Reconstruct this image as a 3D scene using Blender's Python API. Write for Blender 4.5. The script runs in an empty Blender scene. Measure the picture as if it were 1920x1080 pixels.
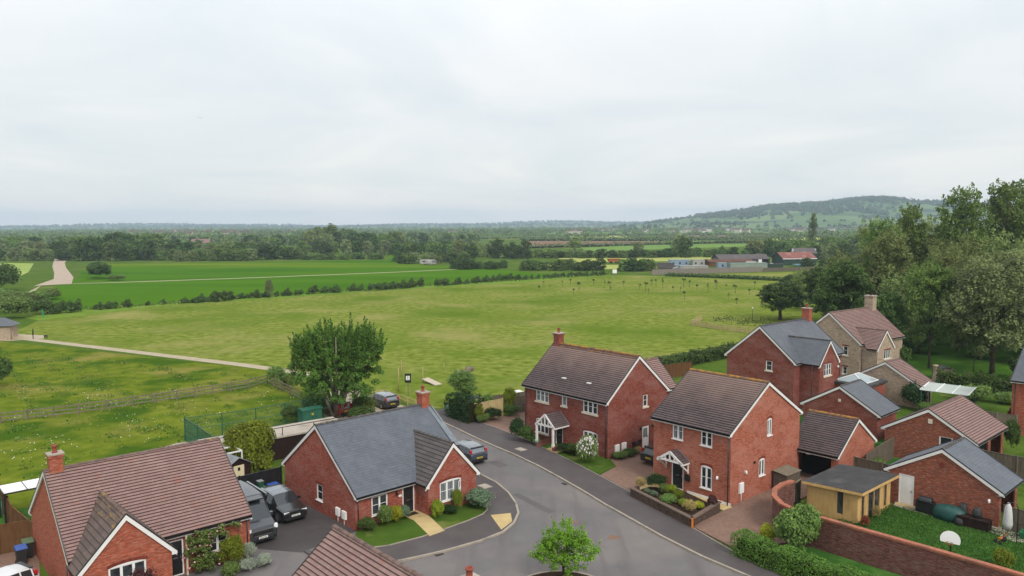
import bpy, math, random
import numpy as np
from mathutils import Vector, Matrix
R = math.radians
sc = bpy.context.scene
COL = sc.collection

# ---------------------------------------------------------------- camera
cam_d = bpy.data.cameras.new('camera')
cam = bpy.data.objects.new('camera', cam_d)
COL.objects.link(cam)
cam.matrix_world = (Matrix.Translation((0, 0, 19.65)) @ Matrix.Rotation(R(90 - 4.735), 4, 'X')
                    @ Matrix.Rotation(R(-0.235), 4, 'Z'))
cam_d.sensor_width = 36
cam_d.lens = 1461 / 1920 * 36
cam_d.clip_start = 0.1
cam_d.clip_end = 60000
sc.camera = cam

# ---------------------------------------------------------------- sky, sun, exposure
SUN_EL, SUN_AZ = 42, 297          # azimuth measured from +x, anticlockwise: behind the camera, right
world = bpy.data.worlds.new('World')
sc.world = world
world.use_nodes = True
wt = world.node_tree
wt.nodes.clear()
def wn(t, **k):
    n = wt.nodes.new(t)
    for a, b in k.items():
        setattr(n, a, b)
    return n
def wl(a, b):
    wt.links.new(a, b)
wo = wn('ShaderNodeOutputWorld')
bg = wn('ShaderNodeBackground')
bg.inputs['Strength'].default_value = 0.1
wl(bg.outputs[0], wo.inputs[0])
sky = wn('ShaderNodeTexSky', sky_type='NISHITA', sun_disc=False)
sky.sun_elevation = R(SUN_EL)
sky.sun_rotation = R(90 - SUN_AZ)
sky.air_density = 1.2
sky.dust_density = 2.5
tc = wn('ShaderNodeTexCoord')
sep = wn('ShaderNodeSeparateXYZ')
wl(tc.outputs['Generated'], sep.inputs[0])
def wmath(op, a, b=None):
    n = wn('ShaderNodeMath', operation=op)
    for i, x in enumerate((a, b)):
        if x is None:
            continue
        if isinstance(x, (int, float)):
            n.inputs[i].default_value = x
        else:
            wl(x, n.inputs[i])
    return n.outputs[0]
el = wmath('MAXIMUM', sep.outputs[2], 0.0)
den = wmath('ADD', el, 0.16)
cx_ = wmath('DIVIDE', sep.outputs[0], den)
cy_ = wmath('DIVIDE', sep.outputs[1], den)
cmb = wn('ShaderNodeCombineXYZ')
wl(cx_, cmb.inputs[0]); wl(cy_, cmb.inputs[1])
mp = wn('ShaderNodeMapping')
mp.inputs['Rotation'].default_value = (0, 0, R(12))
mp.inputs['Scale'].default_value = (0.75, 0.62, 1)
wl(cmb.outputs[0], mp.inputs[0])
nz = wn('ShaderNodeTexNoise')
nz.inputs['Scale'].default_value = 1.15
nz.inputs['Detail'].default_value = 7
nz.inputs['Roughness'].default_value = 0.52
nz.inputs['Distortion'].default_value = 0.6
wl(mp.outputs[0], nz.inputs['Vector'])
# brightness of an overcast sky rises from horizon to zenith (CIE overcast)
ramp = wn('ShaderNodeValToRGB')
e = ramp.color_ramp.elements
e[0].position = 0.0;  e[0].color = (11.6, 10.6, 9.4, 1)
e[1].position = 1.0;  e[1].color = (16.0, 16.3, 16.8, 1)
for p, c in ((0.05, (9.4, 9.4, 9.1, 1)), (0.13, (9.35, 9.4, 9.4, 1)), (0.20, (9.9, 9.9, 9.9, 1)), (0.28, (11.0, 11.0, 11.0, 1))):
    q = ramp.color_ramp.elements.new(p); q.color = c
wl(el, ramp.inputs[0])
cl = wn('ShaderNodeMapRange')
cl.inputs[1].default_value = 0.30; cl.inputs[2].default_value = 0.70
cl.inputs[3].default_value = 0.80; cl.inputs[4].default_value = 1.12
wl(nz.outputs['Fac'], cl.inputs[0])
mul = wn('ShaderNodeMixRGB', blend_type='MULTIPLY'); mul.inputs[0].default_value = 1
wl(ramp.outputs[0], mul.inputs[1])
tint = wn('ShaderNodeMixRGB'); tint.inputs[1].default_value = (0.86, 0.93, 0.965, 1); tint.inputs[2].default_value = (1.08, 1.075, 1.07, 1)
cl2 = wn('ShaderNodeMapRange'); cl2.inputs[1].default_value = 0.32; cl2.inputs[2].default_value = 0.66
wl(nz.outputs['Fac'], cl2.inputs[0]); wl(cl2.outputs[0], tint.inputs[0])
wl(tint.outputs[0], mul.inputs[2])
mx = wn('ShaderNodeMixRGB'); mx.inputs[0].default_value = 0.90
wl(sky.outputs[0], mx.inputs[1]); wl(mul.outputs[0], mx.inputs[2])
wl(mx.outputs[0], bg.inputs['Color'])

sun_d = bpy.data.lights.new('sun', 'SUN')
sun_d.energy = 2.5
sun_d.angle = R(16)
sun_d.color = (1, 0.95, 0.88)
sun = bpy.data.objects.new('sun', sun_d)
COL.objects.link(sun)
sdir = Vector((math.cos(R(SUN_AZ)) * math.cos(R(SUN_EL)), math.sin(R(SUN_AZ)) * math.cos(R(SUN_EL)), math.sin(R(SUN_EL))))
sun.rotation_euler = (-sdir).to_track_quat('-Z', 'Y').to_euler()
sun.location = (0, 0, 60)
vs = sc.view_settings
vs.view_transform = 'Standard'
vs.look = 'None'
vs.exposure = 0
vs.gamma = 1
sc.cycles.max_bounces = 6
sc.cycles.diffuse_bounces = 3
sc.cycles.glossy_bounces = 2
sc.cycles.transmission_bounces = 3
sc.cycles.volume_bounces = 0
sc.cycles.use_denoising = True
sc.cycles.caustics_reflective = False
sc.cycles.caustics_refractive = False

# ---------------------------------------------------------------- materials
def lin(c, f=1.0):
    o = []
    for v in c:
        v = v / 255
        o.append((v / 12.92 if v <= 0.04045 else ((v + 0.055) / 1.055) ** 2.4) * f)
    return (o[0], o[1], o[2], 1)

class NT:
    def __init__(s, name):
        s.m = bpy.data.materials.new(name)
        s.m.use_nodes = True
        s.t = s.m.node_tree
        s.t.nodes.clear()
        s.out = s.n('ShaderNodeOutputMaterial')
        s.b = s.n('ShaderNodeBsdfPrincipled')
        s.l(s.b.outputs[0], s.out.inputs[0])
    def n(s, t, **k):
        n = s.t.nodes.new(t)
        for a, b in k.items():
            setattr(n, a, b)
        return n
    def l(s, a, b):
        s.t.links.new(a, b)
    def vec(s, co='Object', scale=(1, 1, 1), rot=0):
        tcn = s.n('ShaderNodeTexCoord')
        m = s.n('ShaderNodeMapping')
        m.inputs['Scale'].default_value = scale
        m.inputs['Rotation'].default_value = (0, 0, rot)
        s.l(tcn.outputs[co], m.inputs[0])
        return m.outputs[0]
    def noise(s, v, scale, det=5, rough=0.55, dist=0):
        n = s.n('ShaderNodeTexNoise')
        n.inputs['Scale'].default_value = scale
        n.inputs['Detail'].default_value = det
        n.inputs['Roughness'].default_value = rough
        n.inputs['Distortion'].default_value = dist
        s.l(v, n.inputs['Vector'])
        return n.outputs['Fac']
    def rng(s, x, a, b, c=0, d=1):
        n = s.n('ShaderNodeMapRange')
        for i, q in enumerate((a, b, c, d)):
            n.inputs[i + 1].default_value = q
        s.l(x, n.inputs[0])
        return n.outputs[0]
    def mix(s, f, a, b, bt='MIX'):
        n = s.n('ShaderNodeMixRGB', blend_type=bt)
        for i, x in enumerate((f, a, b)):
            if isinstance(x, (int, float)):
                n.inputs[i].default_value = x
            elif isinstance(x, tuple):
                n.inputs[i].default_value = x
            else:
                s.l(x, n.inputs[i])
        return n.outputs[0]
    def bump(s, h, strength, dist=0.02):
        n = s.n('ShaderNodeBump')
        n.inputs['Strength'].default_value = strength
        n.inputs['Distance'].default_value = dist
        s.l(h, n.inputs['Height'])
        s.l(n.outputs[0], s.b.inputs['Normal'])
    def fin(s, col, rough=0.8, spec=0.3, metal=0):
        if isinstance(col, tuple):
            s.b.inputs['Base Color'].default_value = col
        else:
            s.l(col, s.b.inputs['Base Color'])
        s.b.inputs['Roughness'].default_value = rough
        s.b.inputs['Specular IOR Level'].default_value = spec
        s.b.inputs['Metallic'].default_value = metal
        return s.m

def M(name, c1, c2=None, scale=6, det=5, rough=.8, spec=.2, co='Object', st=(1, 1, 1), rot=0, c3=None, sc3=.5, lo3=.5, hi3=.65,
      c4=None, sc4=.5, lo4=.5, hi4=.65, st4=None, bump=0, bsc=None, metal=0, lo=.3, hi=.7, coat=0):
    t = NT(name)
    v = t.vec(co, st, rot)
    if c2 is None:
        c2 = tuple(x * .8 for x in c1[:3]) + (1,)
    f = t.noise(v, scale, det)
    col = t.mix(t.rng(f, lo, hi), c1, c2)
    if c3:
        col = t.mix(t.rng(t.noise(v, sc3, 4), lo3, hi3), col, c3)
    if c4:
        v4 = t.vec(co, st4, rot) if st4 else v
        col = t.mix(t.rng(t.noise(v4, sc4, 5), lo4, hi4), col, c4)
    if bump:
        t.bump(t.noise(v, bsc or scale * 2, 4), bump)
    if coat:
        t.b.inputs['Coat Weight'].default_value = coat
        t.b.inputs['Coat Roughness'].default_value = .05
    return t.fin(col, rough, 0 if spec <= .1 else spec, metal)

def brick_mat(name, a, b, mortar, bloom, lo=.56, hi=.75, blsc=.45, dark=None):
    t = NT(name)
    v = t.vec('UV')
    k = t.n('ShaderNodeTexBrick')
    k.inputs['Color1'].default_value = a
    k.inputs['Color2'].default_value = b
    k.inputs['Mortar'].default_value = mortar
    k.inputs['Scale'].default_value = 1
    k.inputs['Mortar Size'].default_value = .007
    k.inputs['Mortar Smooth'].default_value = .3
    k.inputs['Bias'].default_value = -.1
    k.inputs['Brick Width'].default_value = .225
    k.inputs['Row Height'].default_value = .075
    t.l(v, k.inputs['Vector'])
    col = k.outputs['Color']
    v2 = t.vec('UV', (1, 2.2, 1)); v3 = t.vec('UV', (1, 4.6, 1))
    col = t.mix(t.rng(t.noise(v3, 2.4, 5, .75), .45, .58, 0, .9), col, tuple(x * .42 for x in a[:3]) + (1,))
    col = t.mix(t.rng(t.noise(v3, 3.1, 4, .75), .51, .62, 0, .7), col, tuple(min(1, x * 1.45) for x in mortar[:3]) + (1,))
    col = t.mix(t.rng(t.noise(v2, blsc, 6, .62), lo, hi, 0, .6), col, bloom)
    if dark:
        col = t.mix(t.rng(t.noise(v2, .8, 5), .55, .75, 0, .6), col, dark)
    t.bump(k.outputs['Fac'], -.35, .012)
    return t.fin(col, .85, .25)

def tile_mat(name, a, b, joint, gauge, width, bloom, lichen=None, blsc=.35, lo=.5, hi=.75, rough=.75, jw=.012, spec=.35, patch=None, lich=(.45, .62), zl=None, edge=.24, edge_a=.92):
    t = NT(name)
    v = t.vec('UV')
    k = t.n('ShaderNodeTexBrick')
    k.inputs['Color1'].default_value = a
    k.inputs['Color2'].default_value = b
    k.inputs['Mortar'].default_value = tuple(.55 * x + .45 * y for x, y in zip(a[:3], joint[:3])) + (1,)
    k.inputs['Scale'].default_value = 1
    k.inputs['Mortar Size'].default_value = jw * .5
    k.inputs['Mortar Smooth'].default_value = .25
    k.inputs['Bias'].default_value = 0
    k.inputs['Brick Width'].default_value = width
    k.inputs['Row Height'].default_value = gauge
    t.l(v, k.inputs['Vector'])
    col = k.outputs['Color']
    v2 = t.vec('UV', (1, .7, 1))
    col = t.mix(t.rng(t.noise(v2, blsc, 6, .6), lo, hi, 0, .75), col, bloom)
    col = t.mix(t.rng(t.noise(v2, 2.6, 5, .65), .5, .8, 0, .5), col, tuple(x * .5 for x in a[:3]) + (1,))
    if patch:
        col = t.mix(t.rng(t.noise(v2, 1.3, 3), .62, .7, 0, .55), col, patch)
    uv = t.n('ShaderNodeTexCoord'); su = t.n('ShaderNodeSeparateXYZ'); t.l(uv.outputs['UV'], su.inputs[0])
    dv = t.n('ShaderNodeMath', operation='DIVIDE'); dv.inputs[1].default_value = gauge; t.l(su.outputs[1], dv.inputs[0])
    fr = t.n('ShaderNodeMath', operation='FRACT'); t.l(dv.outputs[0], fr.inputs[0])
    if edge:    # butt shadow line and dirt painted along each course's lower edge
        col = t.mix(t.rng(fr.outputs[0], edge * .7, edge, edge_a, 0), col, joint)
    if zl:      # weathered darker towards the eaves (real soiling, runs with the tile courses)
        tcn = t.n('ShaderNodeTexCoord'); sp = t.n('ShaderNodeSeparateXYZ'); t.l(tcn.outputs['Object'], sp.inputs[0])
        ad = t.n('ShaderNodeMath', operation='ADD'); t.l(sp.outputs[2], ad.inputs[0])
        mu = t.n('ShaderNodeMath', operation='MULTIPLY'); mu.inputs[1].default_value = 2.4
        t.l(t.noise(v2, .6, 5), mu.inputs[0]); t.l(mu.outputs[0], ad.inputs[1])
        col = t.mix(t.rng(ad.outputs[0], zl[0] + 1.2, zl[1] + 1.2, 0, .8), col, zl[2])
    if lichen:
        col = t.mix(t.rng(t.noise(v2, 4, 5, .7), lich[0], lich[1], 0, .9), col, lichen)
    t.bump(t.noise(v, 14, 3), .25, .01)
    return t.fin(col, rough, spec)

def leaf_mat(name, dark, light, trans=.25, rough=.55, var=.25):
    t = NT(name)
    at = t.n('ShaderNodeAttribute', attribute_name='tint')
    col = t.mix(at.outputs['Fac'], dark, light)
    oi = t.n('ShaderNodeObjectInfo')
    mp_ = t.rng(oi.outputs['Random'], 0, 1, 1 - var, 1 + var)
    col = t.mix(1, col, (1, 1, 1, 1), 'MULTIPLY')
    hs = t.n('ShaderNodeHueSaturation')
    t.l(t.rng(oi.outputs['Random'], 0, 1, .485, .512), hs.inputs['Hue'])
    t.l(mp_, hs.inputs['Value'])
    t.l(col, hs.inputs['Color'])
    t.fin(hs.outputs[0], rough, .12)
    tr = t.n('ShaderNodeBsdfTranslucent')
    t.l(hs.outputs[0], tr.inputs[0])
    ms = t.n('ShaderNodeMixShader')
    ms.inputs[0].default_value = trans
    t.l(t.b.outputs[0], ms.inputs[1]); t.l(tr.outputs[0], ms.inputs[2])
    t.l(ms.outputs[0], t.out.inputs[0])
    return t.m

def leaf3(name, c, trans=.25, var=.2):
    return leaf_mat(name, tuple(x * .6 for x in c) + (1,), (c[0] * 1.6, c[1] * 1.68, c[2] * 1.4, 1), trans, .55, var)
# ---------------------------------------------------------------- mesh helpers
class MB:
    def __init__(s, X=None):
        s.v = []; s.f = []; s.m = []; s.uv = []; s.X = X or Matrix.Identity(4); s.sm = []
    def face(s, pts, mi=0, uv=None, smooth=False):
        i = len(s.v)
        s.v += [tuple(s.X @ Vector(p)) for p in pts]
        s.f.append(tuple(range(i, i + len(pts)))); s.m.append(mi); s.uv.append(uv); s.sm.append(smooth)
    def box(s, x0, x1, y0, y1, z0, z1, mi=0):
        a = [(x0, y0, z0), (x1, y0, z0), (x1, y1, z0), (x0, y1, z0), (x0, y0, z1), (x1, y0, z1), (x1, y1, z1), (x0, y1, z1)]
        for q in ((3, 2, 1, 0), (4, 5, 6, 7), (0, 1, 5, 4), (1, 2, 6, 5), (2, 3, 7, 6), (3, 0, 4, 7)):
            s.face([a[k] for k in q], mi)
    def bar(s, p, q, w, h=None, mi=0, up=(0, 0, 1)):
        """rectangular bar from p to q: w across, h along up"""
        h = h or w
        p, q = Vector(p), Vector(q)
        d = (q - p).normalized()
        u = Vector(up)
        if abs(d.dot(u)) > .95:
            u = Vector((1, 0, 0))
        a = d.cross(u).normalized(); b = a.cross(d).normalized()
        c = [(-1, -1), (1, -1), (1, 1), (-1, 1)]
        P = [p + a * (i * w / 2) + b * (j * h / 2) for i, j in c]; Q = [q + a * (i * w / 2) + b * (j * h / 2) for i, j in c]
        s.face(P[::-1], mi); s.face(Q, mi)
        for k in range(4):
            s.face([P[k], P[(k + 1) % 4], Q[(k + 1) % 4], Q[k]], mi)
    def shared(s, vs, fs, mi=0, smooth=True):
        i = len(s.v)
        s.v += [tuple(s.X @ Vector(p)) for p in vs]
        for f in fs:
            s.f.append(tuple(i + k for k in f)); s.m.append(mi); s.uv.append(None); s.sm.append(smooth)
    def tube(s, pts, rad, seg=8, mi=0, caps=True, smooth=True):
        pts = [Vector(p) for p in pts]
        if not isinstance(rad, (list, tuple)):
            rad = [rad] * len(pts)
        vs = []; fs = []
        for i, p in enumerate(pts):
            d = (pts[min(i + 1, len(pts) - 1)] - pts[max(i - 1, 0)]).normalized()
            u = Vector((0, 0, 1)) if abs(d.z) < .9 else Vector((1, 0, 0))
            a = d.cross(u).normalized(); b = a.cross(d)
            for k in range(seg):
                t = 2 * math.pi * k / seg
                vs.append(p + a * math.cos(t) * rad[i] + b * math.sin(t) * rad[i])
        for i in range(len(pts) - 1):
            for k in range(seg):
                fs.append((i * seg + k, i * seg + (k + 1) % seg, (i + 1) * seg + (k + 1) % seg, (i + 1) * seg + k))
        if caps:
            fs.append(tuple(range(seg))[::-1]); fs.append(tuple((len(pts) - 1) * seg + k for k in range(seg)))
        s.shared(vs, fs, mi, smooth)
    def lathe(s, prof, c=(0, 0, 0), seg=12, mi=0, smooth=True):
        vs = []; fs = []
        for r, z in prof:
            for k in range(seg):
                t = 2 * math.pi * k / seg
                vs.append((c[0] + r * math.cos(t), c[1] + r * math.sin(t), c[2] + z))
        n = len(prof)
        for i in range(n - 1):
            for k in range(seg):
                fs.append((i * seg + k, i * seg + (k + 1) % seg, (i + 1) * seg + (k + 1) % seg, (i + 1) * seg + k))
        fs.append(tuple((n - 1) * seg + k for k in range(seg))); fs.append(tuple(range(seg))[::-1])
        s.shared(vs, fs, mi, smooth)
    def prism(s, poly, z0, z1, mi=0, mside=None):
        n = len(poly)
        s.face([(x, y, z1) for x, y in poly], mi)
        s.face([(x, y, z0) for x, y in poly][::-1], mi if mside is None else mside)
        for k in range(n):
            a, b = poly[k], poly[(k + 1) % n]
            s.face([(a[0], a[1], z0), (b[0], b[1], z0), (b[0], b[1], z1), (a[0], a[1], z1)], mi if mside is None else mside)
    def loft(s, rings, mi=0, close=False, caps=True, smooth=True):
        n = len(rings[0]); vs = [p for r in rings for p in r]; fs = []
        m = n if close else n - 1
        for i in range(len(rings) - 1):
            for k in range(m):
                fs.append((i * n + k, i * n + (k + 1) % n, (i + 1) * n + (k + 1) % n, (i + 1) * n + k))
        if caps:
            fs.append(tuple(range(n))[::-1]); fs.append(tuple((len(rings) - 1) * n + k for k in range(n)))
        s.shared(vs, fs, mi, smooth)
    def build(s, name, mats, parent=None, label=None):
        me = bpy.data.meshes.new(name)
        me.from_pydata(s.v, [], s.f)
        if not isinstance(mats, (list, tuple)):
            mats = [mats]
        for m in mats:
            me.materials.append(m)
        me.polygons.foreach_set('material_index', s.m)
        me.polygons.foreach_set('use_smooth', s.sm)
        uvl = me.uv_layers.new(name='UVMap').data
        me.update()
        for p in me.polygons:
            ex = s.uv[p.index]
            if ex:
                for k, li in enumerate(p.loop_indices):
                    uvl[li].uv = ex[k]
                continue
            n = p.normal
            if abs(n.z) > .98:
                for li in p.loop_indices:
                    c = me.vertices[me.loops[li].vertex_index].co
                    uvl[li].uv = (c.x, c.y)
            else:
                e1 = Vector((-n.y, n.x, 0)).normalized(); e2 = n.cross(e1)
                for li in p.loop_indices:
                    c = me.vertices[me.loops[li].vertex_index].co
                    uvl[li].uv = (c.dot(e1), c.dot(e2))
        o = bpy.data.objects.new(name, me)
        COL.objects.link(o)
        if parent is not None:
            o.parent = parent
        if label:
            o['label'] = label
        return o

def tag(o, label, cat, group=None, kind=None):
    o['label'] = label; o['category'] = cat
    if group: o['group'] = group
    if kind: o['kind'] = kind
    return o
def struct(o, kind='structure'):
    o['kind'] = kind
    return o
def thing(name, label, cat, loc=(0, 0, 0), rz=0, group=None):
    o = bpy.data.objects.new(name, None)
    COL.objects.link(o)
    o.empty_display_size = .2
    o.location = loc; o.rotation_euler = (0, 0, rz)
    return tag(o, label, cat, group)
def dup(root, loc, rz=0, scale=None, label=None, group=None):
    def cp(o, par):
        c = o.copy(); COL.objects.link(c)
        if par is not None:
            c.parent = par
        for ch in list(o.children):
            cp(ch, c)
        return c
    r = cp(root, None)
    r.location = loc; r.rotation_euler = (0, 0, rz)
    if scale is not None:
        r.scale = scale if isinstance(scale, tuple) else (scale,) * 3
    if label: r['label'] = label
    if group: r['group'] = group
    return r

# ---------------------------------------------------------------- foliage
def unit(a):
    return a / np.maximum(np.linalg.norm(a, axis=1, keepdims=True), 1e-9)
def leaf_obj(name, P, N, size, tint, mats, parent, rng, mi=None, long=1.0):
    n = len(P)
    t = unit(np.cross(N, rng.normal(size=(n, 3)))); b = np.cross(N, t)
    sz = (size * (.6 + .8 * rng.random(n)))[:, None]
    V = np.stack([P + t * sz * .62 * long, P + b * sz * .40, P - t * sz * .55 * long, P - b * sz * .40], 1).reshape(-1, 3)
    me = bpy.data.meshes.new(name)
    me.vertices.add(4 * n); me.vertices.foreach_set('co', V.astype(np.float32).ravel())
    me.loops.add(4 * n); me.loops.foreach_set('vertex_index', np.arange(4 * n, dtype=np.int32))
    me.polygons.add(n); me.polygons.foreach_set('loop_start', np.arange(0, 4 * n, 4, dtype=np.int32))
    for m in (mats if isinstance(mats, (list, tuple)) else [mats]):
        me.materials.append(m)
    if mi is not None:
        me.polygons.foreach_set('material_index', mi.astype(np.int32))
    a = me.attributes.new('tint', 'FLOAT', 'FACE')
    a.data.foreach_set('value', np.clip(tint, 0, 1).astype(np.float32))
    me.update(calc_edges=True)
    o = bpy.data.objects.new(name, me)
    COL.objects.link(o)
    if parent is not None:
        o.parent = parent
    return o
def clumps(rng, blobs, K, per, rc, flat=.75, inner=.45, low=-.5):
    """leaf positions gathered in K clumps spread through the blobs; returns P, N, tint"""
    w = np.array([b[6] if len(b) > 6 else b[3] * b[4] * b[5] for b in blobs], float); w /= w.sum()
    ch = rng.choice(len(blobs), K, p=w)
    B = np.array([b[:6] for b in blobs], float)[ch]
    d = unit(rng.normal(size=(K, 3))); 
    bad = d[:, 2] < low
    d[bad, 2] *= -1
    fr = inner + (1 - inner) * rng.random(K) ** .6
    C = B[:, :3] + d * B[:, 3:6] * fr[:, None]
    rr = rc * (.6 + .8 * rng.random(K))
    q = unit(rng.normal(size=(K * per, 3)))
    rad = np.repeat(rr, per) * rng.random(K * per) ** .45
    P = np.repeat(C, per, 0) + q * rad[:, None] * np.array([1, 1, flat])
    N = unit(q * .8 + np.array([0, 0, .55]) + .55 * rng.normal(size=q.shape))
    tint = np.repeat(rng.random(K), per) * .55 + .45 * rng.random(K * per)
    return P, N, tint, C
def branchy(mb, C, base_h, rng, r0, n, seg=6, k0=0.0):
    """trunk with limbs reaching to some of the clump centres"""
    top = C[:, 2].max() * .72
    mb.tube([(0, 0, -.2), (.03, .02, base_h * .5), (-.02, .04, base_h), (.05, 0, top)], [r0 * 1.25, r0, r0 * .85, r0 * .25], seg + 2)
    for i in rng.choice(len(C), min(n, len(C)), replace=False):
        c = C[i]; z0 = min(base_h * (.75 + .9 * rng.random()), c[2] * .8)
        m = (c[0] * .45, c[1] * .45, z0 + (c[2] - z0) * .55)
        mb.tube([(0, 0, z0), m, tuple(c)], [r0 * .42, r0 * .25, r0 * .08], seg)
def make_tree(name, label, cat, seed, blobs, K, per, rc, size, mats, bark, trunk_h, r0, nl=8, group=None, inner=.45, flat=.75, trunk=True, low=-.5, extra=None, long=1.0):
    rng = np.random.default_rng(seed)
    root = thing(name, label, cat, group=group)
    P, N, tint, C = clumps(rng, blobs, K, per, rc, flat, inner, low)
    if extra is not None:
        P2, N2, t2 = extra(rng); P = np.vstack([P, P2]); N = np.vstack([N, N2]); tint = np.concatenate([tint, t2])
    leaf_obj('crown' if trunk else 'foliage', P, N, size, tint, mats, root, rng, long=long)
    if trunk:
        mb = MB(); branchy(mb, C, trunk_h, rng, r0, nl)
        mb.build('trunk', bark, root)
    return root
def shoots(n, blobs, ln, per, spread=.12):
    """upright leafy shoots rising from the upper surface of the crown"""
    def f(rng):
        B = np.array([b[:6] for b in blobs], float)[rng.integers(0, len(blobs), n)]
        d = unit(rng.normal(size=(n, 3))); d[:, 2] = np.abs(d[:, 2]) + .15; d = unit(d)
        C = B[:, :3] + d * B[:, 3:6] * .93
        up = unit(np.array([0, 0, 1.0]) + d * .45 + rng.normal(size=(n, 3)) * .12)
        L = ln * (.4 + .9 * rng.random(n))
        t = rng.random((n, per))
        P = C[:, None, :] + up[:, None, :] * (L[:, None] * t)[..., None] + rng.normal(size=(n, per, 3)) * (spread * (1.15 - t))[..., None]
        P = P.reshape(-1, 3)
        N = unit(rng.normal(size=P.shape) + np.array([0, 0, .3]))
        return P, N, np.repeat(rng.random(n), per) * .5 + .5 * rng.random(n * per)
    return f
def hedge(name, label, cat, path, w, h, size, dens, mats, seed, group=None, z=0, rough=.12, bark=None, profile=None):
    """leafy hedge along a path: leaves on the faces of a lumpy box, and a dark woody core"""
    rng = np.random.default_rng(seed)
    P = []; N = []
    core = MB()
    for (x0, y0), (x1, y1) in zip(path[:-1], path[1:]):
        L = math.hypot(x1 - x0, y1 - y0); d = np.array([(x1 - x0) / L, (y1 - y0) / L]); nn = np.array([-d[1], d[0]])
        n = int(L * (2 * h + w) * dens)
        s = rng.random(n) * (L + w * .5) - w * .25
        per = rng.random(n) * (2 * h + w)
        off = np.where(per < h, -w / 2, np.where(per < h + w, per - h - w / 2, w / 2))
        zz = np.where(per < h, per, np.where(per < h + w, h, 2 * h + w - per))
        nx = np.where(per < h, -1.0, np.where(per < h + w, 0, 1)); nz_ = np.where((per >= h) & (per < h + w), 1.0, .15)
        lump = 1 + rough * (np.sin(s * 1.9 + seed) + np.sin(s * 4.3 + seed * 2) + np.sin(s * 9.1 + 3 * seed) * .6)
        hl = zz * lump
        of = off * (1 + rough * np.sin(s * 3.1 + zz * 4 + seed)) + rng.normal(size=n) * size * .5
        xy = np.array([x0, y0]) + s[:, None] * d + of[:, None] * nn
        P.append(np.column_stack([xy, hl + z + rng.normal(size=n) * size * .5]))
        N.append(np.column_stack([nx[:, None] * nn, nz_]))
        core.X = Matrix.Translation((x0, y0, z)) @ Matrix.Rotation(math.atan2(d[1], d[0]), 4, 'Z')
        core.box(0, L, -w * .33, w * .33, 0, h * .78)
    P = np.vstack(P); N = unit(np.vstack(N) + .6 * rng.normal(size=P.shape))
    c0 = P[:, :2].mean(0)
    P[:, :2] -= c0
    cl_ = np.sin(P[:, 0] * 2.3 + seed) * np.sin(P[:, 1] * 2.1) * .25 + .5
    root = thing(name, label, cat, (c0[0], c0[1], 0), group=group)
    leaf_obj('foliage', P, N, size, cl_ * .6 + .4 * rng.random(len(P)), mats, root, rng)
    for i, v in enumerate(core.v):
        core.v[i] = (v[0] - c0[0], v[1] - c0[1], v[2])
    core.build('stems', bark or MAT['twig'], root)
    return root

MAT = {}
# ---------------------------------------------------------------- material library
K = .70
MAT['ground'] = M('rough_grass', lin((104, 126, 52), .6), lin((84, 112, 40), .6), .16, 8, .95, .1, c3=lin((150, 150, 84), .6), sc3=.045, lo3=.55, hi3=.8, c4=lin((66, 96, 34), .6), sc4=.7, lo4=.55, hi4=.75)
MAT['meadow'] = M('meadow_grass', lin((136, 146, 50), .60), lin((90, 112, 28), .60), .55, 10, .95, .1, c3=lin((160, 146, 82), .62), sc3=.07, lo3=.53, hi3=.72, c4=lin((70, 98, 26), K), sc4=.13, lo4=.5, hi4=.62, bump=1, bsc=1.6)
MAT['field'] = M('mown_grass', lin((156, 166, 80), .59), lin((104, 122, 36), .59), .7, 14, .95, .1, lo=.33, hi=.67, c3=lin((168, 162, 98), .59), sc3=.05, lo3=.50, hi3=.74, c4=lin((104, 130, 38), .59), sc4=.04, lo4=.48, hi4=.68, bump=1.0, bsc=1.6)
MAT['verge'] = M('long_grass', lin((130, 152, 62), K), lin((100, 134, 44), K), .3, 8, .95, .1, c3=lin((180, 180, 120), K), sc3=.6, lo3=.6, hi3=.72)
MAT['crop'] = M('green_crop', lin((84, 130, 26), .54), lin((98, 140, 32), .54), .05, 6, .9, .1, st=(.3, 1.2, 1), rot=R(-42), c3=lin((74, 122, 24), .54), sc3=.03, lo3=.48, hi3=.68, c4=lin((124, 144, 40), .58), sc4=.012, lo4=.56, hi4=.68)
MAT['pale_crop'] = M('pale_crop', lin((160, 176, 96), K), lin((146, 168, 84), K), .06, 6, .9, .1, c3=lin((176, 186, 112), K), sc3=.03, lo3=.5, hi3=.7)
MAT['plough'] = M('brown_soil', lin((150, 122, 100), K), lin((134, 108, 88), K), .03, 6, .95, .1)
MAT['straw'] = M('straw_field', lin((178, 182, 104), K), lin((162, 172, 92), K), .04, 6, .95, .1)
MAT['green_far'] = M('far_pasture', lin((112, 144, 72), K), lin((126, 154, 78), K), .02, 5, .95, .1)
MAT['rape'] = M('yellow_crop', lin((196, 200, 70), K), lin((176, 190, 70), K), .03, 5, .95, .1)
MAT['gravel'] = M('gravel', lin((196, 182, 158), .72), lin((178, 164, 140), .72), 1.2, 8, .95, .1, c3=lin((150, 150, 100), .7), sc3=.35, lo3=.6, hi3=.75)
MAT['track'] = M('track_soil', lin((196, 178, 160), .72), lin((180, 162, 144), .72), .4, 7, .95, .1)
MAT['asphalt'] = M('road_asphalt', lin((134, 129, 128), .57), lin((124, 119, 119), .57), .55, 9, .88, .25, c3=lin((148, 139, 134), .57), sc3=.16, lo3=.45, hi3=.68, c4=lin((118, 111, 108), .57), sc4=1.0, lo4=.5, hi4=.75, st4=(.9, .07, 1), rot=R(-34), bump=.25, bsc=30)
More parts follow.
